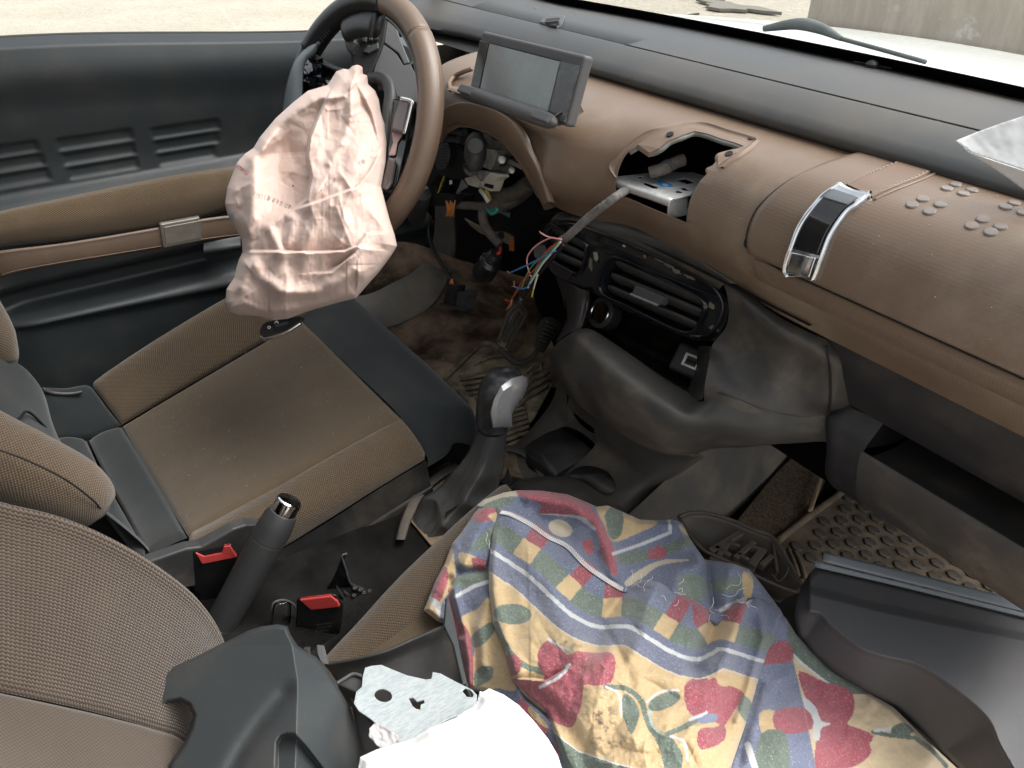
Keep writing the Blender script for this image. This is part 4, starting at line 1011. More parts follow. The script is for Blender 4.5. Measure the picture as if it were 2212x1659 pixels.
# cushion
c0 = [(640, 1500, -.66), (690, 1440, -.668), (780, 1345, -.688), (880, 1238, -.704), (1004, 1120, -.720), (1090, 1045, -.735)]
r0 = [px(*p) for p in c0]
rows = [[p+V(-.012, 0, -.09) for p in r0], [p+V(-.010, 0, -.03) for p in r0], r0, [p+V(.03, -.002, .004) for p in r0], [p+V(.075, -.004, -.012) for p in r0], [p+V(.085, -.004, -.016) for p in r0]]
panel('side_bolster', rows, M['fab'], ps, 110, 50, .003, .002, .008)
cush = []
for x in (-.635, -.55, -.45, -.35, -.28): cush.append([V(x, 0, -.905), V(x, .10, -.88), V(x, .3, -.835), V(x, .45, -.80), V(x, .53, -.80), V(x, .55, -.84), V(x, .54, -.97)])
for x, dz in ((-.25, .018), (-.225, .0), (-.215, -.10)): cush.append([p_+V(x-p_.x, 0, dz) for p_ in cush[3]])
surf('cushion_panel', cush, M['fabC'], ps, 60, 30)
surf('seat_base', [[V(-.70, .0, -.90), V(-.72, .2, -.90), V(-.73, .50, -.86)], [V(-.70, 0, -1.0), V(-.72, .2, -1.0), V(-.73, .52, -1.0)]], M['blk'], ps, 10, 6)
# ------------------------------------------------------------------ tunnel console, gear lever, handbrake, buckles
K = lambda a, b: zz('K', a, b)
def pk(a, b, x): return px(*K(a, b), x)
def pkz(a, b, z): return pz(*K(a, b), z)
tc_ = thing('tunnel_console', (-.83, .6, -1.0), 'dusty black tunnel console with two cup holders below the stack', 'console')
M['dust'] = simple('settled brown dust', (.23, .17, .115), .95, spec=.1, bump=.5, bscale=500, bdist=.001, vary=.35, vscale=50)
# flowing floor of the console: from under the stack down to the gear surround
rows = [[pkz(a, b, z) for a, b, z in ((1160, 380, -.80), (1200, 430, -.78), (1400, 620, -.77), (1700, 800, -.775), (2000, 880, -.785), (2100, 890, -.80))],
        [pkz(a, b, z) for a, b, z in ((1130, 500, -.86), (1180, 540, -.82), (1400, 720, -.815), (1680, 880, -.815), (1980, 930, -.82), (2100, 905, -.85))],
        [pkz(a, b, z) for a, b, z in ((1070, 600, -.905), (1120, 640, -.865), (1350, 800, -.855), (1620, 980, -.855), (1850, 1040, -.855), (2020, 1000, -.90))],
        [pkz(a, b, z) for a, b, z in ((930, 760, -.945), (960, 790, -.895), (1180, 940, -.880), (1500, 1120, -.875), (1750, 1130, -.885), (1960, 1120, -.94))],
        [pkz(a, b, z) for a, b, z in ((800, 850, -.965), (830, 870, -.915), (1030, 1040, -.900), (1330, 1260, -.892), (1600, 1290, -.905), (1850, 1240, -.965))],
        [pkz(a, b, z) for a, b, z in ((500, 900, -.97), (560, 980, -.93), (830, 1180, -.912), (1100, 1420, -.905), (1400, 1420, -.92), (1650, 1320, -.985))],
        [pkz(a, b, z) for a, b, z in ((200, 1080, -.985), (260, 1150, -.94), (560, 1370, -.925), (800, 1560, -.915), (1100, 1560, -.93), (1400, 1460, -.99))],
        [pkz(a, b, z) for a, b, z in ((20, 1420, -.99), (80, 1480, -.96), (300, 1700, -.94), (600, 1800, -.93), (900, 1700, -.94), (1200, 1600, -1.0))]]
cons = surf('console_shell', rows, M['console'], tc_, 90, 110)
solidify(cons, .004)
# cup holders: cut the wells, then line them
w1 = [(945, 845), (1060, 760), (1150, 722), (1200, 726), (1280, 775), (1392, 862), (1380, 880), (1270, 935), (1180, 985), (1130, 1010), (1060, 950)]
w2 = [(1225, 1020), (1280, 975), (1340, 960), (1410, 970), (1480, 1005), (1525, 1060), (1532, 1100), (1500, 1125), (1420, 1110), (1330, 1040)]
cts = []
for w in (w1, w2):
    pts = [pkz(a, b, -.872) for a, b in w]
    pts = catmull(pts, 48, True); cts.append(plate('cutter', [p+V(0, 0, .06) for p in pts], V(0, 0, -.12), None))
    ring = lambda s, dz, c: [c+(p-c)*s+V(0, 0, dz) for p in pts]
    c = sum(pts, V(0, 0, 0))/len(pts)
    ring_prism('cup_well', [ring(1.0, .004, c), ring(.985, -.004, c), ring(.93, -.055, c), ring(.86, -.060, c), ring(.3, -.061, c)], M['blk'], tc_, cap=True)
    plate('well_dust', ring(.88, -.0585, c), V(0, 0, -.001), M['dust'] if 'dust' in M else M['tray'], tc_)
cut(cons, cts); auto_smooth(cons, 45)
tube('tray_seam', [pkz(a, b, -.872) for a, b in ((1395, 862), (1480, 935), (1560, 1005), (1600, 1055), (1580, 1100))], .0016, M['dark'], tc_, 6)
# raised ring round the gaiter and the padded hump in front of the cloth
P_ = lambda a, b, z: pz(*zz('P', a, b), z)
M['dust'] = simple('settled brown dust', (.23, .17, .115), .95, spec=.1, bump=.5, bscale=500, bdist=.001, vary=.35, vscale=50)
plate('surround_floor', [P_(a, b, -.906) for a, b in ((140, 850), (215, 715), (310, 630), (385, 580), (520, 500), (660, 470), (730, 500), (800, 565), (830, 640), (700, 700), (560, 780), (400, 900), (250, 980))], V(0, 0, -.003), M['dust'], tc_)
for O1, I1 in (([(60, 950), (90, 840), (160, 690), (270, 595), (380, 535)], [(115, 950), (145, 850), (220, 712), (312, 628), (400, 580)]), ([(640, 450), (740, 466), (830, 526), (880, 595), (895, 640)], [(650, 482), (722, 505), (780, 558), (815, 620), (822, 660)])):
    rows = []
    for f, dz in ((0, -.020), (.06, -.004), (.25, 0), (.75, 0), (.95, -.003), (1, -.012)): rows.append([P_(a+(c-a)*f, b+(d-b)*f, -.893+dz) for (a, b), (c, d) in zip(O1, I1)])
    surf('gaiter_ring', rows, M['console'], tc_, 40, 14)
hum = [[pkz(a, b, z) for a, b, z in ((840, 1110, -.915), (880, 1060, -.90), (1000, 1025, -.888), (1150, 1012, -.88), (1300, 1040, -.878), (1450, 1130, -.88), (1600, 1240, -.89), (1660, 1300, -.91))],
       [pkz(a, b, z) for a, b, z in ((860, 1160, -.89), (920, 1090, -.865), (1050, 1062, -.858), (1170, 1055, -.853), (1290, 1090, -.852), (1420, 1170, -.855), (1560, 1270, -.868), (1640, 1340, -.90))],
       [pkz(a, b, z) for a, b, z in ((900, 1260, -.86), (960, 1200, -.84), (1080, 1180, -.835), (1180, 1180, -.832), (1280, 1200, -.832), (1400, 1260, -.835), (1540, 1330, -.85), (1620, 1400, -.88))]]
surf('console_hump', hum, M['console'], tc_, 40, 24, thick=.02)
lo = [[pkz(a, b, z) for a, b, z in ((195, 1215, -.925), (215, 1260, -.925), (270, 1340, -.925), (350, 1420, -.925))], [pkz(a, b, z) for a, b, z in ((232, 1212, -.918), (255, 1255, -.918), (310, 1330, -.918), (395, 1400, -.918))]]
surf('loose_edge_trim', lo, M['greyR'], tc_, 20, 4, thick=.003)
surf('tunnel_side', [[V(-.64, .45, -.93), V(-.665, .70, -.88), V(-.68, .9, -.80), V(-.73, 1.2, -.72), V(-.78, 1.5, -.70)], [V(-.62, .45, -.95), V(-.64, .70, -.93), V(-.655, .9, -.90), V(-.705, 1.2, -.86), V(-.76, 1.5, -.84)], [V(-.60, .45, -.99), V(-.615, .70, -.99), V(-.63, .9, -.988), V(-.685, 1.2, -.985), V(-.74, 1.5, -.98)]], M['console'], tc_, 40, 24, face=(.2, .6, -.6))

# gear lever
gl_ = thing('gear_lever', pk(560, 1220, -.84), 'gear lever with black and silver knob on a creased leather gaiter', 'gear lever')
X_ = -.84
cl = [(735, 705), (728, 660), (735, 600), (752, 520), (775, 440), (795, 390), (815, 345), (838, 318)]; wd = [100, 106, 112, 122, 128, 122, 98, 40]
rings = []
d0 = pk(780, 500, X_); sc_ = d0.dot(FW)/F/2.6024*.864
def knob_ring(cx, cy, w, dep=.95, tilt=.30):
    c = pk(cx, cy, X_); ex_ = RT; ey_ = (FW*.9+UP*.45).normalized(); out = []
    for k in range(28):
        a = 2*math.pi*k/28; ca, sa = math.cos(a), math.sin(a)
        out.append(c+ex_*(w*sc_*math.copysign(abs(ca)**.85, ca))+ey_*(w*sc_*dep*math.copysign(abs(sa)**.85, sa))-UP*0)
    return out
rings = [knob_ring(cx, cy, w) for (cx, cy), w in zip(cl, wd)]
kn = loft_surf('knob', rings, M['knob'] if 'knob' in M else plastic('worn black knob', (.02, .02, .021), .3, .3, (.2, .2, .2, 1), gb=.15, dscale=60), gl_, nv=40)
surf('knob_cap', [[p for p in rings[-1]]+[rings[-1][0]], [sum(rings[-1], V(0, 0, 0))/28+UP*.003 for p in range(29)]], plastic('worn black cap', (.03, .03, .03), .35, .5, (.2, .2, .2, 1), gb=.1, dscale=60), gl_, 30, 6)
# silver shield on the passenger face of the knob
shl = [(695, 600), (715, 520), (765, 425), (830, 378), (900, 362), (940, 380), (935, 430), (905, 500), (855, 565), (835, 610), (838, 690), (712, 694)]
cen = (805, 520)
def shield(s, off): return [pk(cen[0]+(a-cen[0])*s, cen[1]+(b-cen[1])*s, X_)+(-FW*(.036+off)+RT*.006) for a, b in shl]
rings = [shield(1.0, -.022), shield(1.0, -.004), shield(.95, .002), shield(.62, .0105), shield(.3, .0110), shield(.02, .0110)]
o = ring_prism('silver_shield', rings, M['silver'], gl_, cap=True); auto_smooth(o, 28)
lathe('knob_collar', [(.0155, -.006), (.0185, -.004), (.0195, .003), (.018, .006), (.014, .007)], pk(735, 700, X_), pk(735, 600, X_)-pk(735, 700, X_), M['gloss2'], gl_, 26)
# gaiter: folded leather cone
path = [(735, 712), (715, 790), (690, 870), (655, 950), (610, 1040), (560, 1120), (505, 1200), (450, 1280)]
wx = [92, 108, 124, 150, 176, 205, 225, 235]
rings = []
for (cx, cy), w in zip(path, wx):
    c = pk(cx, cy, X_-.0); ring = []
    for k in range(72):
        a = 2*math.pi*k/72; ring.append(c+RT*(math.cos(a)*w*sc_*1.04)+(FW*.80+UP*.60)*(math.sin(a)*w*sc_*.85))
    rings.append(ring)
g = [[catmull([rings[j][k] for j in range(len(rings))], 90)[i] for k in range(72)] for i in range(90)]
for i in range(90):
    t = i/89; c = sum(g[i], V(0, 0, 0))/72
    for k in range(72):
        a = 2*math.pi*k/72; d = (g[i][k]-c)
        fold = .10*(1-2*abs(math.sin(2.5*a+1.6*t+.4)))*sstep(.12, .6, np.array(t))+.085*(1-2*abs(math.sin(t*11+1.4*math.sin(a*2+.6))))*sstep(.3, .85, np.array(t))+.035*math.sin(7*a-9*t)*t
        seam = -.05*math.exp(-((a-4.1)/.06)**2)
        g[i][k] = c+d*(1+float(fold)+seam+.03*float(fbm(np.array(a*2.0), np.array(t*9.0)))-.015)
o = loft_surf('gaiter', g, M['boot'], gl_)
for s in (-1, 1):
    pts = [g[i][int(72*4.1/6.283)+s*2]+(g[i][int(72*4.1/6.283)]-sum(g[i], V(0, 0, 0))/72).normalized()*.0012 for i in range(3, 88, 1)]
    vs = []; fs = []
    for q in range(0, len(pts)-1, 2):
        a, b = pts[q], pts[q+1]; b = a.lerp(b, .75); d = (b-a).normalized(); sd_ = d.cross((-a).normalized()).normalized()*.0006; u = (-a).normalized()*.0007; m0 = len(vs)
        vs += [a-sd_, a+sd_, b+sd_, b-sd_, a+u, b+u]; fs += [(m0, m0+4, m0+5, m0+3), (m0+4, m0+1, m0+2, m0+5)]
    mesh_obj('stitching', vs, fs, simple('dark thread', (.05, .05, .05), .6), gl_)
# crumpled hem where the gaiter has pulled out of its frame
hem = [(770, 1090), (800, 1105), (830, 1075), (855, 1070), (850, 1095), (900, 1060), (940, 1050)]
tube('gaiter_hem', [pkz(a, b, -.893) for a, b in hem], .004, M['boot'], gl_, 8, n=40)
surf('gaiter_skirt', [[pkz(a, b, z) for a, b, z in ((430, 1250, -.86), (560, 1170, -.86), (700, 1090, -.86), (800, 1030, -.87), (830, 960, -.87))], [pkz(a, b, z) for a, b, z in ((400, 1330, -.90), (560, 1230, -.90), (720, 1130, -.90), (830, 1080, -.90), (870, 1020, -.90))], [pkz(a, b, z) for a, b, z in ((440, 1420, -.915), (600, 1290, -.915), (760, 1190, -.915), (880, 1100, -.91), (930, 1050, -.91))]], M['boot'], gl_, 60, 30, disp=lambda U, W, A: .006*np.sin(U*120+2*np.sin(W*60))*sstep(0, .03, W))

# handbrake
hb = thing('handbrake', px(440, 1400, -.84), 'black handbrake lever with bright metal push button beside the driver seat', 'handbrake')
h0, h1 = px(448, 1400, -.84), px(604, 1120, -.84); hx = (h1-h0); hl = hx.length; hx.normalize()
r = .0225
M['grip'] = plastic('rubberised grip', (.028, .029, .030), .5, .5, (.10, .085, .07, 1), grain=700, gb=.5)
lathe('grip', [(r*.80, -.12), (r*.95, 0), (r*.98, hl*.14), (r*1.0, hl*.2), (r*.965, hl*.202), (r*.965, hl*.206), (r*1.0, hl*.208), (r*1.06, hl*.5), (r*1.10, hl*.84), (r*1.06, hl*.842), (r*1.06, hl*.847), (r*1.11, hl*.85), (r*1.10, hl*.93), (r*1.02, hl*1.01), (r*.88, hl*1.05), (r*.6, hl*1.055)], h0, hx, M['grip'], hb, 40)
tip = h0+hx*hl*1.045
lathe('push_button', [(r*.80, -.006), (r*.82, .018), (r*.80, .0205), (r*.72, .022), (0, .0225)], tip, hx, M['chromeB'], hb, 36)
surf('lever_sleeve', [[V(-.875, -.03, -.945), V(-.84, -.03, -.93), V(-.80, -.03, -.945)], [V(-.875, .12, -.96), V(-.84, .12, -.95), V(-.80, .12, -.96)]], M['rubber'], hb, 8, 8)

# seat belt buckles
def buckle(name, tl, tr, br, bl, x, low, label, press):
    """tl..bl: the four corners of the top face; low: how far the body goes down the sight of the picture."""
    P = [px(*p, x_) for p, x_ in zip((tl, tr, br, bl), x)]
    t = thing(name, (P[3]+V(0, 0, -.1)), label, 'buckle', 'front seat belt buckles')
    up_ = (P[1]-P[0]).cross(P[3]-P[0]).normalized()
    if up_.z < 0: up_ = -up_
    dn = px(*low[0], x[3]-.004)-P[3]
    c = sum(P, V(0, 0, 0))/4
    def ring(s, off): return [c+(p-c)*s+off for p in P]
    pts = lambda s, off: sum([[a.lerp(b, .06), a.lerp(b, .5), a.lerp(b, .94)] for a, b in zip(ring(s, off), ring(s, off)[1:]+ring(s, off)[:1])], [])
    ring_prism('body', [pts(.96, V(0, 0, .0)), pts(1.06, dn*.015), pts(1.08, dn*.06), pts(1.06, dn*.6), pts(.98, dn*.97), pts(.9, dn)], M['gloss2'] if 0 else M['buckle'], t)
    e1, e2 = (P[1]-P[0]), (P[3]-P[0])
    q = lambda a, b, o_=0: P[0]+e1*a+e2*b+up_*o_
    if press:
        plate('press_button', [q(.05, .10, .002), q(.20, .46, .002), q(.66, .46, .002), q(.80, .06, .002), q(.97, .10, .002), q(.97, .93, .003), q(.05, .93, .003)], -up_*.006, M['red'], t, bev=.0012)
        plate('slot', [q(.12, .10, .0005), q(.80, .08, .0005), q(.68, .47, .0005), q(.2, .47, .0005)], -up_*.002, M['dark'], t)
    else:
        plate('press_button', [q(.03, .08, .003), q(.90, .05, .003), q(.985, .5, .003), q(.97, .94, .003), q(.16, .95, .003)], -up_*.006, M['red'], t, bev=.0015)
    return t, P, dn, e1, e2
M['buckle'] = plastic('gloss buckle plastic', (.010, .010, .011), .28, .25, gb=.15)
H_ = lambda a, b: zz('H', a, b)
buckle('belt_buckle', H_(285, 490), H_(490, 450), H_(518, 528), H_(330, 562), (-.905, -.885, -.880, -.900), [H_(315, 800)], 'seat belt buckle with slotted red button beside the driver seat', True)
t2, P2, dn2, e1, e2 = buckle('belt_buckle', H_(852, 742), H_(1048, 722), H_(1090, 775), H_(893, 806), (-.775, -.745, -.742, -.770), [H_(880, 1010)], 'seat belt buckle with plain red button in front of the dark shroud', False)
# moulded lettering low on the near face of the second buckle, faint
def glyph_lines(parent, origin, ex_, ey_, n_, lines, h, mat, name='moulded_lettering'):
    for r_, txt in enumerate(lines):
        cu = bpy.data.curves.new('txt', 'FONT'); cu.body = txt; cu.size = h
        o = bpy.data.objects.new('txt', cu); COL.objects.link(o); bpy.context.view_layer.update()
        me = bpy.data.meshes.new_from_object(o.evaluated_get(bpy.context.evaluated_depsgraph_get())); bpy.data.objects.remove(o); bpy.data.curves.remove(cu)
        vs = [origin+ex_*v.co.x+ey_*(v.co.y-r_*h*1.35)+n_*.0006 for v in me.vertices]; fs = [tuple(p.vertices) for p in me.polygons]; bpy.data.meshes.remove(me)
        if vs: mesh_obj(name, vs, fs, mat, parent, False)
o0 = P2[3].lerp(P2[2], .32)+dn2*.42; ex2 = (P2[2]-P2[3]).normalized(); ey2 = -dn2.normalized(); fn2 = ex2.cross(ey2); fn2 = fn2 if fn2.dot(-o0) > 0 else -fn2
glyph_lines(t2, o0+fn2*.0035, ex2, ey2, fn2, ['3R01973017', '241NA198', '8 2N1501', '71501'], .0052, simple('faint grey moulding', (.11, .11, .11), .6))
# carpet hump, sleeve and bits round the handbrake
jk = thing('broken_console_clip', pk(200, 1500, -.80), 'broken black plastic console clip behind the passenger buckle', 'plastic clip')
hh = lambda a, b, x: px(*H_(a, b), x)
surf('blade', [[hh(1085, 500, -.80), hh(1112, 502, -.80)], [hh(1080, 540, -.802), hh(1100, 545, -.80)], [hh(1040, 640, -.81), hh(1110, 600, -.80)], [hh(990, 720, -.82), hh(1140, 680, -.80)]], M['gloss'], jk, 8, 14, thick=.002)
tube('blade_edge', [hh(1115, 503, -.798), hh(1088, 520, -.798), hh(1108, 585, -.798), hh(1122, 640, -.798), hh(1145, 690, -.798)], .0016, M['greyR'], jk, 6)
for (a, b), (c, d), w in (((1060, 690), (1180, 860), .007), ((1100, 720), (1240, 800), .006), ((1140, 680), (1250, 720), .005), ((1090, 860), (1180, 800), .006)):
    p, q = hh(a, b, -.79), hh(c, d, -.785); dd = (q-p); s = dd.normalized().cross(V(0, 0, 1)).normalized()
    rbox('rib', (p+q)/2, dd/2, s*w*.5, V(0, 0, .006), M['blk'], jk, .001)
for a, b in ((1105, 865), (1155, 730), (1190, 700), (1210, 715), (1240, 705), (1160, 690)):
    lathe('peg', [(.0026, -.008), (.0026, .006), (.0012, .006), (.0012, .002)], hh(a, b, -.782), V(.5, -.3, .8), M['greyR'], jk, 12)
clp = thing('clear_plastic_cap', hh(770, 860, -.80), 'clear plastic cap standing behind the dark shroud', 'plastic cap')
cap_m = glass_mat('clear plastic', (.80, .82, .78), 2.0)
o = surf('cap_shell', [[hh(a, b, -.80) for a, b in ((708, 880), (706, 800), (722, 765), (760, 752), (795, 755), (800, 830), (795, 880))], [hh(a, b, -.785) for a, b in ((712, 885), (716, 810), (735, 785), (770, 772), (810, 770), (815, 840), (810, 885))]], cap_m, clp, 30, 6, thick=.0015)
tube('cap_rim', [hh(a, b, -.792) for a, b in ((708, 880), (708, 800), (724, 766), (762, 754), (800, 760), (835, 790), (838, 850), (830, 900))], .0014, M['greyR'], clp, 6)
# ------------------------------------------------------------------ steering wheel and column
WC = V(-1.19, .4915, -.345); th, tw = .417, .164
wex = V(math.cos(tw), math.sin(tw), 0); wax = V(math.sin(tw)*math.cos(th), -math.cos(tw)*math.cos(th), math.sin(th)).normalized()
wey = wax.cross(wex); wey = -wey if wey.z < 0 else wey
sw = thing('steering_wheel', WC+V(0, 0, -.2), 'stripped steering wheel with brown and black leather rim', 'steering wheel')
def wpt(a, r, h=0): return WC+wex*(math.cos(a)*r)+wey*(math.sin(a)*r)+wax*h
def arc(name, a0, a1, r, rw, rh, mat, n=60, seg=22, h=0, r2=None):
    g = []
    for i in range(n):
        a = R(a0+(a1-a0)*i/(n-1)); rad = wex*math.cos(a)+wey*math.sin(a); ring = []
        for k in range(seg):
            t = 2*math.pi*k/seg; ring.append(wpt(a, r, h)+rad*(rw*math.cos(t))+wax*(rh*math.sin(t)))
        g.append(ring)
    c0, c1 = sum(g[0], V(0, 0, 0))/seg, sum(g[-1], V(0, 0, 0))/seg
    g = [[c0]*seg]+g+[[c1]*seg]
    return loft_surf(name, g, mat, sw)
RM = .1885
arc('rim_leather', -64, 52, RM, .0185, .0195, M['leather_brown'])
arc('rim_leather', 52.6, 84, RM, .0182, .0192, M['leather_brown'], n=24)
arc('rim_leather_black', 84.5, 150, RM, .0185, .0195, M['leather_black'])
arc('rim_leather_black', 150.6, 296, RM, .0150, .0165, M['leather_black'])
arc('rim_inner_strip', -60, 80, RM-.0200, .0045, .009, M['gloss2'], seg=10)
arc('rim_outer_line', 128, 235, RM+.0145, .003, .004, M['grey'], seg=8)
arc('rim_joint', 51.8, 53.0, RM, .0181, .0191, M['brownflat'], n=4)
# pale thread along the inside of the rim, upper left
vs = []; fs = []
for k in range(20):
    a = R(131+k*1.9); p = wpt(a, RM-.0165, .009); q = wpt(a+R(.6), RM-.0188, .003); s = (q-p).cross(wax).normalized()*.0009; m0 = len(vs)
    vs += [p-s, p+s, q+s, q-s, (p+q)/2+(-FW)*.0012]; fs += [(m0, m0+1, m0+4), (m0+1, m0+2, m0+4), (m0+2, m0+3, m0+4), (m0+3, m0, m0+4)]
mesh_obj('rim_stitching', vs, fs, simple('grey thread', (.30, .29, .28), .6), sw)
# grey insert on the left of the rim
def wpl(u, v, h=0):
    """Point seen at (u, v) in the plane of the wheel lifted by h."""
    r = ray(u, v); p0 = WC+wax*h; return r*(p0.dot(wax)/r.dot(wax))
M['insert'] = plastic('grey-green insert', (.115, .135, .135), .38, .1, gb=.1)
rows = []
ins_o = [(975, 352), (880, 395), (800, 480), (750, 590), (715, 720), (695, 830), (682, 930)]; ins_i = [(985, 365), (960, 440), (900, 500), (870, 570), (862, 660), (858, 740), (850, 860)]
for f, h in ((0, .012), (.08, .017), (.5, .020), (.9, .016), (1, .008)):
    rows.append([wpl(*B(a+(c-a)*f, b+(d-b)*f), h) for (a, b), (c, d) in zip(ins_o, ins_i)])
surf('rim_insert', rows, M['insert'], sw, 40, 16, thick=.004)
# left spoke with torn cover
surf('spoke', [[wpl(*B(a, b), .002) for a, b in ((880, 480), (1000, 520), (1120, 565), (1220, 590))], [wpl(*B(a, b), -.004) for a, b in ((868, 620), (1000, 660), (1120, 680), (1220, 690))], [wpl(*B(a, b), -.002) for a, b in ((862, 760), (1000, 800), (1120, 800), (1220, 800))]], M['gloss2'], sw, 24, 18, thick=.006)
tube('spoke_edge', [wpl(*B(a, b), .006) for a, b in ((960, 470), (1020, 520), (1100, 560), (1190, 590))], .004, M['blk'], sw, 8)
rs = np.random.RandomState(5)
torn = []
for k in range(11):
    a, b = 885+rs.rand()*130, 500+rs.rand()*190
    L = 30+rs.rand()*45; an = rs.rand()*3.1
    pts = [wpl(*B(a+L*math.cos(an+q)*s, b+L*math.sin(an+q)*s), .008+.012*rs.rand()) for q, s in ((0, 1), (1.2, .6), (2.6, .9), (3.9, .5), (5.1, .8))]
    torn.append(pts)
for pts in torn: plate('torn_cover_shred', pts, wax*.0012, M['gloss'], sw)
# upper bracket with moulded slots (behind the wheel hub)
fr_o = [(1258, 120), (1290, 60), (1420, 60), (1530, 90), (1560, 110), (1530, 330), (1500, 420), (1440, 560), (1400, 640), (1270, 560), (1245, 420), (1250, 250)]
def pB(a, b, d): return pd(*B(a, b), d)
plate('airbag_frame', [pB(a, b, 1.262) for a, b in fr_o], FW*.008, M['dark'], sw, bev=.002)
for q in (((1455, 85), (1495, 75), (1500, 125), (1455, 130)), ((1465, 150), (1520, 160), (1510, 200), (1450, 180)), ((1410, 265), (1440, 265), (1430, 335), (1398, 335)), ((1470, 240), (1505, 245), (1470, 330), (1440, 325)), ((1385, 375), (1410, 370), (1405, 420), (1375, 415)), ((1430, 370), (1480, 350), (1480, 400), (1400, 440), (1350, 430), (1370, 400)), ((1340, 310), (1385, 300), (1380, 345), (1345, 345))):
    plate('frame_rib', [pB(a, b, 1.256) for a, b in q], FW*.006, M['grey'], sw, bev=.0015)
arc('upper_hub_arch', 88, 118, RM-.035, .020, .012, M['leather_black'], n=16)
tube('hub_side', [pB(a, b, 1.25) for a, b in ((1275, 100), (1255, 250), (1260, 380), (1295, 410))], .010, M['blk'], sw, 10)
# right spoke, its black arm and the two switch pads
surf('spoke', [[pB(a, b, d) for a, b, d in ((1440, 640, 1.235), (1500, 640, 1.225), (1560, 690, 1.21), (1580, 800, 1.20))], [pB(a, b, d) for a, b, d in ((1480, 760, 1.235), (1520, 760, 1.225), (1555, 820, 1.21), (1560, 900, 1.20))]], M['blk'], sw, 16, 10, thick=.006)
tube('spoke_arm', [pB(a, b, d) for a, b, d in ((1420, 655, 1.24), (1500, 650, 1.225), (1560, 700, 1.205), (1580, 800, 1.195), (1560, 930, 1.19), (1545, 1150, 1.185), (1530, 1400, 1.18), (1490, 1620, 1.18))], .010, M['blk'], sw, 10, n=50)
surf('switch_backing', [[pB(a, b, 1.165) for a, b in ((1600, 820), (1680, 830), (1760, 850))], [pB(a, b, 1.165) for a, b in ((1560, 1150), (1640, 1160), (1720, 1170))], [pB(a, b, 1.165) for a, b in ((1500, 1600), (1560, 1610), (1620, 1620))]], M['gloss2'], sw, 10, 24, thick=.010)
swm = simple('switch gloss with painted reflection', (.10, .075, .07), .12, coat=.6)  # brown-grey reflection painted into the base colour
plate('switch_pad', [pB(a, b, 1.145) for a, b in ((1660, 815), (1740, 850), (1735, 900), (1690, 1110), (1580, 1080), (1600, 970))], FW*.012, swm, sw, bev=.003)
tube('pad_trim', [pB(a, b, 1.143) for a, b in ((1665, 815), (1755, 845), (1745, 930), (1700, 1110))], .003, M['chromeB'], sw, 8)
plate('switch_pad', [pB(a, b, 1.150) for a, b in ((1560, 1295), (1625, 1320), (1590, 1520), (1550, 1580), (1495, 1560), (1530, 1420))], FW*.012, swm, sw, bev=.003)
plate('pad_gap_reflection', [pB(a, b, 1.158) for a, b in ((1590, 1090), (1680, 1120), (1640, 1180), (1620, 1290), (1560, 1290), (1600, 1180))], FW*.004, simple('painted pink reflection', (.45, .30, .27), .4), sw, bev=.002)  # plate added to paint a pink reflection between the pads

cp = thing('steering_column_cover', pB(1650, 700, 1.34), 'grey instrument cover with a jagged crack behind the steering wheel', 'plastic cover')
dB = lambda a, b: pB(a, b, 1.330-.00004*(b-100)-.00002*(a-1500))
plate('cover_upper', [dB(a, b) for a, b in ((1548, 108), (1615, 125), (1640, 262), (1700, 420), (1740, 520), (1690, 532), (1672, 490), (1645, 440), (1590, 400), (1540, 362), (1518, 345), (1530, 250))], FW*.006, M['greyR'], cp, bev=.002)
plate('cover_lower', [dB(a, b) for a, b in ((1505, 360), (1530, 372), (1585, 412), (1632, 450), (1662, 498), (1686, 540), (1745, 530), (1800, 640), (1800, 850), (1720, 830), (1640, 800), (1590, 700), (1530, 640), (1480, 610), (1440, 600), (1470, 500), (1480, 440))], FW*.006, M['greyR'], cp, bev=.002)
surf('cover_roll', [[pB(a, b, 1.335) for a, b in ((1620, 770), (1720, 790), (1850, 760))], [pB(a, b, 1.30) for a, b in ((1610, 830), (1730, 850), (1860, 830))], [pB(a, b, 1.33) for a, b in ((1610, 900), (1730, 920), (1860, 900))]], M['greyR'], cp, 16, 12)
surf('side_vent', [[pB(a, b, 1.42) for a, b in ((1640, 320), (1700, 300), (1770, 330))], [pB(a, b, 1.41) for a, b in ((1680, 400), (1740, 380), (1790, 420))], [pB(a, b, 1.40) for a, b in ((1740, 540), (1780, 520), (1800, 560))]], M['insert'], cp, 12, 14, thick=.004)
plate('side_vent_mouth', [pB(a, b, 1.395) for a, b in ((1670, 365), (1720, 390), (1760, 470), (1755, 520), (1715, 450))], FW*.003, M['dark'], cp)
for k in range(3): tube('green_wire', [pB(1405, 650+k*5, 1.235), pB(1430, 646+k*5, 1.232), pB(1465, 652+k*4, 1.235)], .0014, M['w_green'], sw, 6)
# closing the view behind the wheel: dark instrument bay
surf('bay_back', [[pB(a, b, 1.50) for a, b in ((1180, -60), (1500, -60), (1760, -60))], [pB(a, b, 1.48) for a, b in ((1240, 600), (1500, 600), (1900, 600))], [pB(a, b, 1.46) for a, b in ((1240, 900), (1600, 1000), (1900, 1050))]], M['dark'], cp, 10, 10) if 0 else None

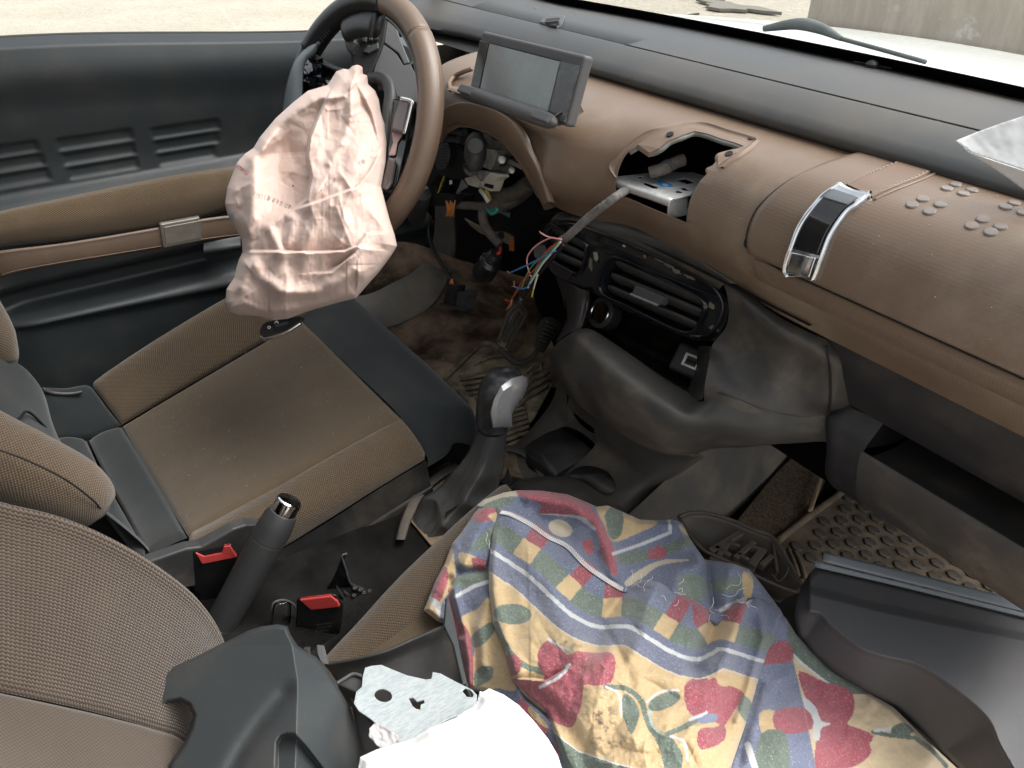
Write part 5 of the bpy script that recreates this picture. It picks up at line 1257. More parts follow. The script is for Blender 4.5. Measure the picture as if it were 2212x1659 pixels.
# column switchgear and bare metal under the dash
E_ = lambda a, b, y: py(*zz('E', a, b), y)
sc = sc_col = thing('steering_column', E_(600, 700, .68), 'bare steering column with black switch stalk and exposed metal', 'steering column')
def eb(name, pts, y, t, mat, bev=.0015, par=None): return plate(name, [E_(a, b, y) for a, b in pts], V(0, t, -.2*t), mat, par or sc, bev=bev)
eb('switch_body', ((440, 90), (480, 95), (520, 130), (600, 200), (660, 250), (650, 330), (560, 350), (500, 500), (430, 520), (400, 420), (420, 200)), .645, .04, M['blk'])
eb('switch_housing', ((420, 300), (560, 280), (640, 420), (700, 560), (560, 600), (440, 560), (380, 640), (330, 640), (350, 500)), .640, .05, M['dark'])
for a, b, c, d, r_ in ((530, 225, 640, 245, .0065), (490, 285, 590, 300, .006)):
    p, q = E_(a, b, .628), E_(c, d, .632); lathe('switch_pin', [(r_*.5, -.001), (r_*.5, 0.0), (r_*.95, 0), (r_, .001), (r_, (q-p).length)], p, q-p, M['grey'], sc, 16)
# stalk end: egg shape with a round button
p = E_(720, 345, .610); n_ = (-p).normalized(); n_ = (n_+V(.10, -.1, .02)).normalized(); upv = V(.12, 0, 1); upv = (upv-n_*upv.dot(n_)).normalized(); sv = n_.cross(upv)
k_ = p.dot(FW)/F/3.016*.864
g = []
for i in range(26):
    t = i/25; h = (1-t)**.5 if 0 else math.cos(t*math.pi/2)
    ring = []
    for q in range(36):
        a = 2*math.pi*q/36; ca, sa = math.cos(a), math.sin(a)
        rr = (1-.0*t)*math.sin(math.acos(min(1, h*0+t)))if 0 else math.cos((1-t)*math.pi/2*0+t*math.pi/2)**.55
        ring.append(p-upv*(45*k_)*(1)+sv*(ca*88*k_*rr)+upv*(sa*(150 if sa < 0 else 150)*k_*rr)+n_*(t*.020-.012))
    g.append(ring)
loft_surf('stalk_end', g, M['blk'], sc)
lathe('stalk_button', [(60*k_, -.004), (60*k_, .0010), (57*k_, .0022), (30*k_, .0030), (0, .0032)], p+n_*.0075-upv*(0)*k_-sv*0, n_, M['blk'], sc, 36)
lathe('button_ring', [(66*k_, -.002), (66*k_, .0006), (61*k_, .0006), (61*k_, -.002)], p+n_*.0075, n_, M['dark'], sc, 36, close=False)
tube('stalk', [E_(690, 520, .64), E_(640, 480, .67), E_(560, 420, .70)], .012, M['blk'], sc, 12)
tube('stalk_band', [E_(640, 500, .62), E_(690, 530, .615), E_(745, 490, .615), E_(780, 430, .618)], .0025, M['dark'], sc, 6)
# ribbed drum
c = E_(480, 430, .635); ax = ((-c).normalized()+V(-.5, 0, 0)).normalized()
for k in range(9):
    f = (k-4)/4.6; L = math.sqrt(max(.02, 1-f*f))
    a, b = E_(480-50*L-10*f, 430+f*100, .628), E_(480+50*L-10*f, 415+f*100, .632)
    tube('drum_rib', [a, (a+b)/2+(-a).normalized()*.006, b], .0035, M['blk'], sc, 8, n=10)
# cast metal blocks
M['cast'] = simple('cast alloy', (.50, .49, .46), .45, .7, vary=.3, vscale=60, bump=.3, bscale=150)
M['cream'] = simple('cream connector plastic', (.58, .55, .46), .5, vary=.12, vscale=60)
eb('column_bracket', ((650, 195), (740, 205), (830, 260), (850, 300), (960, 330), (950, 430), (1040, 480), (1090, 510), (1070, 525), (960, 480), (930, 560), (830, 520), (770, 450), (810, 330), (760, 240), (670, 225)), .675, .012, M['cast'])
eb('column_block', ((800, 360), (880, 380), (860, 470), (830, 530), (760, 500), (770, 440)), .655, .03, M['cast'])
eb('column_block', ((880, 400), (950, 430), (920, 500), (850, 520)), .668, .02, simple('dark steel', (.14, .14, .14), .4, .8))
p = E_(920, 450, .655); lathe('bolt', [(.004, -.02), (.004, .004), (.0065, .004), (.0065, .007), (.003, .008), (0, .008)], p, (-p).normalized(), M['cast'], sc, 6)
p = E_(995, 530, .665); lathe('bolt', [(.005, -.01), (.005, .003), (.003, .004), (0, .004)], p, (-p).normalized(), M['cast'], sc, 12)
tube('column_tube', [E_(700, 350, .70), E_(850, 560, .75), E_(1000, 620, .80)], .022, M['dark'], sc, 16)
eb('lock_barrel', ((740, 530), (820, 540), (860, 560), (830, 600), (760, 600), (720, 570)), .650, .03, M['cast'])
eb('connector_block', ((830, 545), (900, 560), (905, 580), (870, 600), (850, 660), (835, 690), (770, 660), (760, 620), (780, 600)), .645, .018, M['cream'], .0012)
eb('connector_mouth', ((790, 628), (850, 640), (842, 670), (782, 650)), .6435, .003, M['dark'], .0)
eb('connector_wing', ((620, 560), (720, 560), (750, 620), (730, 660), (660, 640)), .652, .018, M['cream'], .0012)
eb('circuit_board', ((400, 540), (500, 545), (470, 640), (440, 715), (370, 710)), .655, .004, simple('circuit board', (.02, .045, .02), .3))
tube('board_edge', [E_(490, 555, .652), E_(460, 640, .652), E_(435, 712, .652)], .0016, M['w_yellow'], sc, 6)
eb('lower_housing', ((360, 640), (410, 620), (430, 700), (500, 700), (570, 720), (560, 790), (500, 800), (380, 800), (300, 740), (310, 660)), .650, .04, M['dark'])
p, q = E_(320, 700, .635), E_(268, 890, .645); lathe('barrel', [(.0, -.002), (.017, -.001), (.018, .002), (.018, (q-p).length*.9), (.016, (q-p).length), (0, (q-p).length)], p, q-p, M['blk'], sc, 24)
eb('pale_lever', ((615, 585), (655, 655), (600, 690), (565, 750), (545, 745), (590, 660)), .665, .004, simple('pale grey steel', (.38, .41, .42), .4, .5))
eb('small_tag', ((520, 605), (538, 602), (540, 632), (522, 640)), .648, .002, M['white'])

# wiring under the dash
wh = thing('dash_wiring', E_(780, 800, .70), 'taped wiring with orange and teal strands hanging below the column', 'wiring')
M['tape'] = simple('cloth tape', (.11, .094, .08), .85, bump=.6, bscale=350, bdist=.001, vary=.3, vscale=80)
tube('taped_branch', [E_(575, 790, .665), E_(680, 795, .668), E_(780, 800, .675), (E_(900, 780, .69)), E_(1000, 735, .71), E_(1110, 650, .74)], .009, M['tape'], wh, 12, n=50, rfun=lambda t: .0075+.009*sstep(.4, .6, np.array(t)))
tube('taped_branch', [E_(1130, 620, .70), E_(1040, 690, .70), E_(930, 720, .69), E_(860, 690, .69)], .012, M['tape'], wh, 12)
tube('taped_branch', [E_(780, 800, .675), E_(775, 880, .672), E_(800, 960, .672), E_(850, 1030, .675), E_(905, 1090, .68)], .0085, M['tape'], wh, 10, n=40)
tube('sheath', [E_(760, 680, .655), E_(790, 720, .652), E_(820, 770, .655)], .004, M['cream'], wh, 8)
for k in range(7):
    a = 500+k*11; tube('strand', [E_(575, 785+k*3, .665), E_(540+k*3, 780-10*math.sin(k), .655), E_(a, 760+12*(k % 3), .65), E_(510+k*8, 820+8*(k % 2), .648), E_(500+k*9, 880-6*(k % 3), .65)], .0014, M['w_orange'] if k % 3 else M['w_copper'], wh, 6, n=24)
for k in range(3): tube('strand', [E_(800, 815, .66), E_(840+k*8, 860-k*4, .652), E_(885, 835-k*6, .655), E_(830, 835-k*3, .66)], .0022, M['w_teal'], wh, 6)
eb('tape_flag', ((880, 830), (980, 850), (975, 890), (900, 850)), .685, .002, simple('green tape', (.04, .10, .10), .6), par=wh)
for k in range(2): tube('strand', [E_(770+k*30, 680, .66), E_(790+k*25, 715, .66), E_(820+k*10, 750, .665)], .004, M['w_yellow'], wh, 6)
brk = thing('pedal_bracket', E_(800, 960, .72), 'beige steel bracket with an orange clip deep under the dashboard', 'bracket')
eb('bracket_arm', ((630, 890), (700, 930), (860, 995), (920, 990), (985, 1020), (1000, 1080), (960, 1090), (900, 1050), (760, 1010), (680, 950)), .74, .006, simple('beige primer steel', (.24, .20, .14), .6), .002, brk)
p = E_(915, 1020, .736); lathe('bracket_hole', [(0, .001), (.007, .001), (.007, -.001)], p, (-p).normalized(), M['dark'], brk, 16)
for k in range(9): eb('orange_clip', ((970, 1030+k*12), (1000, 1036+k*12), (1002, 1043+k*12), (972, 1037+k*12)), .725, .004, M['w_orange'], .0005, brk)
# plugs
c1 = thing('hanging_plug', E_(800, 1260, .66), 'black round wiring plug with red wires dangling under the dash', 'connector')
p, q = E_(870, 1165, .655), E_(770, 1320, .65); ax = (q-p).normalized()
lathe('plug_body', [(.010, -.004), (.012, 0), (.014, .004), (.012, .008), (.014, .012), (.013, .016), (.016, .018), (.020, .022), (.021, (q-p).length*.9), (.018, (q-p).length), (0, (q-p).length)], p, ax, M['buckle'], c1, 22)
eb('plug_lug', ((700, 1240), (760, 1210), (780, 1260), (700, 1300)), .645, .02, M['buckle'], .002, c1)
for k in range(3): tube('red_wire', [p+V(.003*(k-1), 0, 0), E_(895+k*6, 1150, .66), E_(905+k*5, 1110, .67)], .0017, M['w_red'], c1, 6)
c2 = thing('wiring_plug', E_(560, 1500, .62), 'square black wiring plug on a long cable above the floor mat', 'connector')
tube('cable', [E_(390, 880, .66), E_(365, 980, .655), E_(385, 1080, .65), E_(430, 1180, .64), E_(490, 1280, .63), E_(535, 1360, .622)], .0035, M['w_black'], c2, 8, n=50)
for k in range(2): tube('wire', [E_(528+k*14, 1350, .622), E_(533+k*14, 1375, .621), E_(536+k*16, 1400, .62)], .0018, M['w_orange'], c2, 6)
eb('plug_body', ((505, 1390), (578, 1400), (555, 1550), (470, 1535), (480, 1500)), .612, .02, M['buckle'], .0015, c2)
eb('plug_socket', ((575, 1440), (660, 1455), (645, 1580), (560, 1570), (540, 1545)), .616, .02, M['grey'], .002, c2)
eb('plug_latch', ((640, 1430), (680, 1435), (670, 1480), (655, 1490), (650, 1560), (630, 1560)), .613, .02, M['blk'], .0015, c2)
eb('plug_flange', ((450, 1530), (560, 1560), (640, 1585), (630, 1598), (440, 1545)), .610, .02, M['blk'], .001, c2)
# ------------------------------------------------------------------ driver's footwell
M['soil'] = simple('brightened reddish dust on carpet', (.30, .215, .155), .95, spec=.1, bump=1, bscale=600, bdist=.002, vary=.7, vscale=14)  # reddish dust, colour lightened to make up for weak footwell light
def kz(a, b, z): return pz(*K(a, b), z)
surf_ = surf('footwell_carpet', [[pz(700, 560, -.72), pz(860, 520, -.70), pz(1000, 560, -.70), pz(1150, 600, -.70)], [pz(720, 660, -.86), pz(880, 640, -.86), pz(1010, 640, -.84), pz(1160, 660, -.82)], [pz(820, 740, -.955), pz(930, 700, -.955), pz(1050, 690, -.94), pz(1180, 700, -.90)], [pz(880, 800, -.972), pz(960, 770, -.972), pz(1080, 750, -.965), pz(1200, 760, -.94)], [pz(960, 880, -.975), pz(1040, 860, -.975), pz(1130, 840, -.975), pz(1220, 840, -.97)]], M['soil'], None, 60, 60, disp=lambda U, W, A: .006*fbm(U*20, W*20))
structure(surf_)
sill = thing('sill_trim', pz(800, 640, -.95), 'long black sill trim curving along the bottom of the driver door', 'sill trim')
surf('sill_cover', [[px(u, v, x) for u, v, x in ((600, 640, -1.49), (770, 640, -1.46), (850, 610, -1.45), (900, 580, -1.44), (935, 520, -1.44), (940, 440, -1.44))], [px(u, v, x) for u, v, x in ((620, 680, -1.46), (790, 672, -1.43), (880, 640, -1.42), (935, 605, -1.41), (962, 530, -1.40), (960, 440, -1.40))], [px(u, v, x) for u, v, x in ((640, 720, -1.43), (820, 712, -1.40), (905, 680, -1.39), (945, 640, -1.38), (975, 560, -1.37), (975, 440, -1.37))]], M['console'], sill, 60, 24, thick=.01)
dm = thing('driver_floor_mat', kz(800, 500, -.985), 'dusty ribbed rubber mat under the pedals', 'floor mat')
M['mat'] = simple('dusty rubber', (.31, .255, .175), .9, spec=.2, bump=.6, bscale=250, bdist=.001, vary=.55, vscale=22)  # dusty, with the colour raised because little light reaches the driver's floor
mo = [(420, 385), (640, 175), (700, 150), (760, 165), (820, 225), (880, 285), (930, 290), (985, 245), (1030, 205), (1080, 215), (1110, 290), (1140, 390), (1000, 640), (860, 800), (700, 760), (560, 520)]
MP = [kz(a, b, -.965) for a, b in mo]
plate('mat_base', MP, V(0, 0, -.008), M['mat'], dm, bev=.002)
tube('mat_rim', [kz(a, b, -.962) for a, b in mo[:11]], .006, M['mat'], dm, 8, n=100)
for k in range(16):
    y0 = 330+k*31
    a0, b0 = 520+k*20, y0+60; a1, b1 = 900+k*6, y0-8
    if k > 3: a0 += 20
    seg_ = [(a0+(a1-a0)*t, b0+(b1-b0)*t) for t in (0, .5, 1)]
    tube('mat_rib', [kz(a, b, -.960) for a, b in seg_], .0040, M['mat'], dm, 6, n=8)
for k in range(5):
    tube('mat_rib', [kz(800+k*30+40, 620-k*70, -.960), kz(940+k*20, 520-k*60, -.960), kz(1090+k*8, 430-k*45, -.960)], .004, M['mat'], dm, 6, n=8)
for k in range(4): tube('mat_rib', [kz(620+k*40, 290-k*20, -.960), kz(680+k*42, 250-k*14, -.960), kz(770+k*30, 235, -.960)], .003, M['mat'], dm, 6, n=8)
tube('mat_cross', [kz(1040, 240, -.958), kz(1050, 280, -.958), kz(1045, 330, -.958)], .004, M['mat'], dm, 6); tube('mat_cross', [kz(1010, 290, -.958), kz(1085, 275, -.958)], .004, M['mat'], dm, 6)
# pedals
pdl = thing('clutch_pedal', px(*Fz(60, 880), -1.15), 'long dusty pedal with a raised rubber frame', 'pedal')
def pf(a, b, x): return px(*Fz(a, b), x)
po = [(-20, 960), (40, 800), (80, 745), (120, 735), (165, 775), (150, 830), (60, 1000), (20, 1020)]
plate('pedal_plate', [pf(a, b, -1.13) for a, b in po], FW*.008, M['mat'], pdl, bev=.002)
M['rubD'] = simple('brightened dusty pedal rubber', (.085, .078, .066), .8, bump=.3, bscale=200)  # dust tone lightened in place of light, so the pedals show
tube('pedal_frame', [pf(a, b, -1.125) for a, b in ((-10, 960), (45, 810), (85, 755), (120, 747), (152, 778), (140, 825), (40, 1000))], .0045, M['rubD'], pdl, 8, n=60)
tube('pedal_groove', [pf(a, b, -1.125) for a, b in ((25, 960), (75, 840), (100, 795), (112, 800), (105, 840), (55, 970))], .0035, M['rubD'], pdl, 8, n=40)
bp = thing('brake_pedal', pf(270, 930, -1.08), 'brake pedal with ribbed black rubber pad beside the stack', 'pedal')
bo = [(205, 960), (215, 880), (260, 815), (300, 808), (368, 850), (355, 890), (300, 960), (262, 1025), (240, 1022), (200, 985)]
plate('pad', [pf(a, b, -1.08) for a, b in bo], FW*.012, M['rubD'], bp, bev=.003)
for k in range(8):
    t = k/7; a0, b0 = 214+t*62, 975-t*150+20; a1, b1 = 262+t*92, 1010-t*140; 
    tube('pad_rib', [pf(a0, b0-6, -1.072), pf(a1, b1-4, -1.072)], .0032, M['rubD'], bp, 6, n=4)
tube('pedal_arm', [pf(230, 1000, -1.09), pf(180, 1060, -1.10), pf(110, 1085, -1.10), pf(60, 1060, -1.11), pf(0, 1000, -1.12)], .006, M['rubD'], bp, 8)

# ------------------------------------------------------------------ passenger footwell
pm = thing('passenger_floor_mat', pz(1950, 1150, -1.0), 'dusty rubber floor mat with hexagon tread in the passenger footwell', 'floor mat')
Jz = lambda a, b, z: pz(*zz('J', a, b), z)
PZ = -.985
mo = [(480, 700), (640, 570), (850, 420), (960, 395), (1200, 480), (1500, 620), (1800, 760), (1850, 1100), (1500, 1100), (1000, 960), (700, 840), (560, 900)]
def slope(p): return V(p.x, p.y, PZ)
base = [Jz(a, b, PZ) for a, b in mo]
M['matP'] = simple('worn dusty rubber', (.115, .091, .064), .9, spec=.2, bump=.6, bscale=250, bdist=.001, vary=.4, vscale=22)
plate('mat_base', base, V(0, 0, -.008), M['matP'], pm, bev=.002)
tube('mat_rim', [Jz(a, b, PZ+.003) for a, b in ((500, 690), (650, 572), (740, 508), (850, 425), (920, 398), (1000, 402))], .007, M['matP'], pm, 8, n=50)
# hexagon treads, one shared mesh
e1 = Jz(870, 600, PZ)-Jz(700, 655, PZ); e1 = V(.0375, -.003, 0); e2 = V(.0170, .030, 0)
proto = None; org = Jz(820, 700, PZ); cnt = 0
poly = [(v.x, v.y) for v in base]
M['tread'] = simple('rubber tread', (.078, .068, .053), .8, spec=.3, bump=.5, bscale=200, vary=.5, vscale=30)
for i in range(-20, 24):
    for j in range(-20, 24):
        c = org+e1*i*.82+e2*j*.95
        u, v = prj(c); 
        q = (u/.864-1650)*1.7099, (v/.864-950)*1.7099
        if not inside(np.array([c.x]), np.array([c.y]), poly)[0] or not (520 < q[0] < 1700): continue
        if seg_dist(np.array([c.x]), np.array([c.y]), [*poly, poly[0]])[0][0] < .022: continue
        if proto is None:
            pts = [V(.0128*math.cos(R(a)+.3), .0112*math.sin(R(a)+.3), 0) for a in range(0, 360, 60)]
            proto = plate('tread', [c+p+V(0, 0, .0035) for p in pts], V(0, 0, -.005), M['tread'], pm, bev=.002); c0 = c; base_l = Vector(proto.location)
        else:
            o = proto.copy(); COL.objects.link(o); o.location = base_l+(c-c0); o.parent = pm; o.matrix_parent_inverse = proto.matrix_parent_inverse.copy()
        cnt += 1
for k in range(3): tube('mat_rib', [Jz(520+k*28, 720+k*6, PZ+.003), Jz(545+k*30, 780+k*8, PZ+.003), Jz(560+k*30, 830+k*8, PZ+.003)], .005, M['matP'], pm, 6)
# tan strip and sandy carpet beside the tunnel
M['sandc'] = simple('sandy carpet', (.115, .088, .058), .95, spec=.1, bump=1, bscale=900, bdist=.003, vary=.45, vscale=220)
structure(surf('sandy_carpet', [[Jz(a, b, z) for a, b, z in ((300, 640, -.972), (480, 420, -.972), (620, 280, -.95))], [Jz(a, b, z) for a, b, z in ((380, 690, -.980), (560, 480, -.980), (680, 300, -.955))], [Jz(a, b, z) for a, b, z in ((460, 740, -.984), (640, 560, -.984), (720, 400, -.97))]], M['sandc'], None, 40, 40, disp=lambda U, W, A: .004*fbm(U*40, W*40)))
ts = thing('tan_trim_strip', Jz(680, 430, -.97), 'thin tan strip running up beside the tunnel on the passenger side', 'trim strip')
surf('strip_face', [[Jz(632, 560, -.972), Jz(665, 450, -.962), Jz(695, 350, -.950), Jz(712, 275, -.935)], [Jz(652, 556, -.970), Jz(685, 450, -.960), Jz(715, 350, -.948), Jz(732, 278, -.933)]], simple('tan plastic', (.26, .18, .11), .6, vary=.2, vscale=40), ts, 20, 4, thick=.004)
# ------------------------------------------------------------------ soft and loose things
def resample(poly, n, closed=True): return [(p.x, p.y) for p in catmull([V(a, b, 0) for a, b in poly], n, closed)]
def facet_noise(U, W, cell, seed, box):
    """Crumple: random heights joined by flat facets with crisp creases."""
    from mathutils.geometry import delaunay_2d_cdt
    rs = np.random.RandomState(seed); x0, y0, x1, y1 = box; pts = []
    nx, ny = int((x1-x0)/cell)+3, int((y1-y0)/cell)+3
    for j in range(-1, ny):
        for i in range(-1, nx): pts.append((x0+(i+rs.rand()*.9)*cell, y0+(j+rs.rand()*.9)*cell))
    h = rs.rand(len(pts))-.5
    r = delaunay_2d_cdt([Vector(p) for p in pts], [], [], 0, 1e-4); vs = r[0]; tri = r[2]; om = r[3]; out = np.zeros(U.shape)
    for t in tri:
        a, b, c = (vs[i] for i in t); ha, hb, hc = (h[om[i][0]] if om[i] else 0 for i in t)
        det = (b.y-c.y)*(a.x-c.x)+(c.x-b.x)*(a.y-c.y)
        if abs(det) < 1e-9: continue
        lo = (min(a.x, b.x, c.x), min(a.y, b.y, c.y)); hi = (max(a.x, b.x, c.x), max(a.y, b.y, c.y))
        m = (U >= lo[0]) & (U <= hi[0]) & (W >= lo[1]) & (W <= hi[1])
        if not m.any(): continue
        u, w = U[m], W[m]
        l1 = ((b.y-c.y)*(u-c.x)+(c.x-b.x)*(w-c.y))/det; l2 = ((c.y-a.y)*(u-c.x)+(a.x-c.x)*(w-c.y))/det; l3 = 1-l1-l2
        ins = (l1 >= -1e-6) & (l2 >= -1e-6) & (l3 >= -1e-6); val = l1*ha+l2*hb+l3*hc
        o = out[m]; o[ins] = val[ins]; out[m] = o
    return out
def sheet(name, poly, depth, mat, parent, step=3.0, color=None, thick=0.0, back=None, face=None):
    """Cloth or shell cut to an outline (picture units) with its own depth at every point; back closes it into a bag."""
    xs = [p[0] for p in poly]; ys = [p[1] for p in poly]
    us = np.arange(min(xs)-step, max(xs)+step*1.5, step); vs = np.arange(min(ys)-step, max(ys)+step*1.5, step)
    U, W = np.meshgrid(us, vs); cu = (U[:-1, :-1]+step/2); cw = (W[:-1, :-1]+step/2)
    m = inside(cu, cw, poly); used = np.zeros(U.shape, bool)
    used[:-1, :-1] |= m; used[1:, :-1] |= m; used[:-1, 1:] |= m; used[1:, 1:] |= m
    full = np.zeros(U.shape, int); pm = np.pad(m, 1)
    full = pm[:-1, :-1].astype(int)+pm[1:, :-1]+pm[:-1, 1:]+pm[1:, 1:]
    bd = used & (full < 4)
    # pull the border vertices onto the outline
    P = np.array(list(poly)+[poly[0]], float); bu, bw = U[bd], W[bd]; best = np.full(bu.shape, 1e9); nu_, nw_ = bu.copy(), bw.copy()
    for (x0, y0), (x1, y1) in zip(P[:-1], P[1:]):
        dx, dy = x1-x0, y1-y0; t = np.clip(((bu-x0)*dx+(bw-y0)*dy)/(dx*dx+dy*dy+1e-9), 0, 1); qx, qy = x0+t*dx, y0+t*dy; d = np.hypot(bu-qx, bw-qy)
        k = d < best; best = np.where(k, d, best); nu_ = np.where(k, qx, nu_); nw_ = np.where(k, qy, nw_)
    U = U.copy(); W = W.copy(); U[bd] = nu_; W[bd] = nw_
    idx = -np.ones(U.shape, int); idx[used] = np.arange(used.sum()); u, w = U[used], W[used]
    ed = seg_dist(u, w, list(poly)+[poly[0]])[0]
    fwv, rtv, upv_ = np.array(FW), np.array(RT), np.array(UP)
    def pos(d): return (fwv[None]+rtv[None]*((u-CX)/F)[:, None]-upv_[None]*((w-CY)/F)[:, None])*d[:, None]
    A = pos(depth(u, w, ed)); jj, ii = np.nonzero(m)
    fs = np.stack([idx[jj, ii], idx[jj+1, ii], idx[jj+1, ii+1], idx[jj, ii+1]], 1)
    n0 = len(A); uv = np.stack([u, w], 1)/1000; col = color(u, w) if color else None
    if back is not None:
        Bk = pos(back(u, w, ed)); onb = bd[used]; mp = np.where(onb, np.arange(n0), np.arange(n0)+n0)
        A = np.vstack([A, Bk]); fs = np.vstack([fs, mp[fs][:, ::-1]]); uv = np.vstack([uv, uv]); col = np.vstack([col, col]) if col is not None else None
    me = bpy.data.meshes.new(name); lo = A.min(0); hi = A.max(0); base = np.array([(lo[0]+hi[0])/2, (lo[1]+hi[1])/2, lo[2]])
    nf = len(fs); me.vertices.add(len(A)); me.vertices.foreach_set('co', (A-base).astype(np.float32).ravel())
    me.loops.add(nf*4); me.loops.foreach_set('vertex_index', fs.astype(np.int32).ravel())
    me.polygons.add(nf); me.polygons.foreach_set('loop_start', np.arange(0, nf*4, 4, dtype=np.int32)); me.polygons.foreach_set('loop_total', np.full(nf, 4, np.int32))
    me.update(calc_edges=True); me.validate()
    me.polygons.foreach_set('use_smooth', [True]*len(me.polygons))
    ul = me.uv_layers.new(name='UVMap'); vi = np.zeros(len(me.loops), np.int32); me.loops.foreach_get('vertex_index', vi); ul.data.foreach_set('uv', uv[vi].astype(np.float32).ravel())
    if col is not None:
        ca = me.color_attributes.new('print', 'FLOAT_COLOR', 'POINT'); ca.data.foreach_set('color', np.hstack([col, np.ones((len(col), 1))]).astype(np.float32).ravel())
    me.materials.append(mat); o = bpy.data.objects.new(name, me); COL.objects.link(o); o.location = base
    if parent: attach(o, parent)
    if thick: solidify(o, thick, -1)
    return o
def idw(pts, sig):
    P = np.array([(u, v, d) for u, v, d in pts])
    def f(u, w):
        wt = np.exp(-((u[:, None]-P[None, :, 0])**2+(w[:, None]-P[None, :, 1])**2)/(2*sig*sig))+1e-12
        return (wt*P[None, :, 2]).sum(1)/wt.sum(1)
    return f
def zmap(k, L): return [zz(k, a, b) for a, b in L]
def ridge(u, w, poly, amp, wd): d = seg_dist(u, w, poly)[0]; return -amp*np.exp(-(d/wd)**2)
def stepf(u, w, poly, amp, wd, fade=True):
    d, s, al = seg_dist(u, w, poly); e = np.sin(np.pi*np.clip(al, .02, .98))**.5 if fade else 1
    return s*amp*np.exp(-d/wd)*e*sstep(0, 3, d)

def creases(u, w, n, box, seed, amp, wd, length, focus=None, spread=.5):
    """Sharp random creases; with a focus they fan out from it."""
    rs = np.random.RandomState(seed); h = np.zeros(u.shape); x0, y0, x1, y1 = box
    for k in range(n):
        a, b = x0+rs.rand()*(x1-x0), y0+rs.rand()*(y1-y0)
        an = math.atan2(b-focus[1], a-focus[0])+rs.randn()*spread if focus else rs.rand()*math.pi
        L = length*(.4+rs.rand()); q = []
        for t in (-.5, -.2, .15, .5): q.append((a+math.cos(an)*L*t, b+math.sin(an)*L*t)); an += rs.randn()*.18
        m = (u > min(p[0] for p in q)-30) & (u < max(p[0] for p in q)+30) & (w > min(p[1] for p in q)-30) & (w < max(p[1] for p in q)+30)
        if not m.any(): continue
        d, s, al = seg_dist(u[m], w[m], q); ww = wd*(.6+.8*rs.rand()); sg = 1 if rs.rand() < .35 else -1
        e = np.sin(np.pi*np.clip(al, 0, 1)); h[m] += sg*amp*(.4+.8*rs.rand())*np.exp(-np.where(s > 0, d/ww, d/(ww*2.2)))*e
    return h
# ---- deflated airbag
ab = thing('airbag', pd(690, 690, 1.12), 'crumpled pale pink airbag hanging burst from the steering wheel', 'airbag')
abo = zmap('N', [(845, 36), (880, 36), (906, 50), (910, 85), (936, 96), (942, 150), (985, 190), (1010, 250), (1020, 320), (1045, 400), (1056, 520), (1050, 640), (1022, 780), (1042, 860), (1076, 990), (1106, 1080), (1121, 1150), (1085, 1212), (1010, 1312), (930, 1402), (866, 1476), (760, 1502), (620, 1540), (540, 1566), (440, 1604), (360, 1611), (260, 1586), (130, 1576), (80, 1560), (58, 1500), (65, 1420), (110, 1350), (140, 1240), (164, 1190), (158, 1110), (110, 1020), (72, 960), (55, 890), (70, 790), (108, 690), (126, 640), (180, 580), (232, 545), (270, 480), (370, 360), (480, 260), (570, 190), (690, 155), (720, 110), (745, 70), (790, 54), (822, 58)])
abd = idw([(770, 150, 1.215), (640, 260, 1.24), (820, 260, 1.17), (520, 400, 1.235), (700, 400, 1.16), (830, 420, 1.13), (500, 560, 1.20), (680, 560, 1.14), (850, 540, 1.09), (520, 660, 1.18), (680, 670, 1.13), (800, 620, 1.10)], 90)
NZ = lambda L: zmap('N', L)
def ab_folds(u, w):
    h = np.zeros(u.shape); box = (470, 130, 870, 700)
    h += .006*facet_noise(u, w, 52, 11, box)+.0022*facet_noise(u, w, 26, 5, box)+.012*(fbm(u/45+20, w/90)-.45)+creases(u, w, 60, box, 8, .0078, 11, 150, (770, 150), .4)+creases(u, w, 55, box, 9, .0030, 5.5, 55)
    h += -stepf(u, w, NZ([(690, 230), (640, 330), (582, 470), (565, 600), (590, 720), (560, 860), (470, 930)]), .026, 28)
    cx, cy = zz('N', 440, 690); h += .046*np.exp(-(((u-cx)/46)**2+((w-cy)/92)**2)**1.4)
    h += ridge(u, w, NZ([(850, 150), (835, 340), (780, 520), (700, 640)]), .008, 9)
    h += ridge(u, w, NZ([(700, 200), (480, 300), (280, 520)]), .012, 16)
    h += ridge(u, w, NZ([(860, 110), (790, 220), (690, 240)]), .010, 7)
    h += -stepf(u, w, NZ([(870, 150), (960, 330), (1000, 480)]), .010, 12)
    h += ridge(u, w, NZ([(330, 460), (230, 590), (240, 760), (225, 900), (180, 1150)]), .014, 16)
    h += stepf(u, w, NZ([(460, 930), (620, 880), (860, 790), (945, 690), (1020, 560)]), .012, 22)
    h += stepf(u, w, NZ([(165, 1185), (330, 1182), (580, 1190), (800, 1180), (870, 1150), (930, 1075), (1110, 1060)]), .016, 26)
    h += ridge(u, w, NZ([(150, 1400), (180, 1280), (230, 1245), (270, 1330), (400, 1430), (620, 1440), (860, 1310)]), .011, 14)
    h += stepf(u, w, NZ([(680, 1310), (780, 1260), (860, 1190)]), .010, 14)
    h += -stepf(u, w, NZ([(875, 1290), (870, 1400), (862, 1475)]), .008, 14)
    h += ridge(u, w, NZ([(400, 1190), (330, 1030), (420, 950), (480, 990), (440, 1130)]), .010, 12)
    h += ridge(u, w, NZ([(540, 1180), (640, 960), (700, 900)]), .008, 12)
    h += stepf(u, w, NZ([(590, 1320), (720, 1310), (880, 1180)]), .008, 18)
    h += ridge(u, w, NZ([(80, 1560), (180, 1510), (300, 1570), (440, 1560), (620, 1520), (850, 1470)]), .006, 9)
    h += .010*(fbm(u/55, w/55)-.45)
    return h
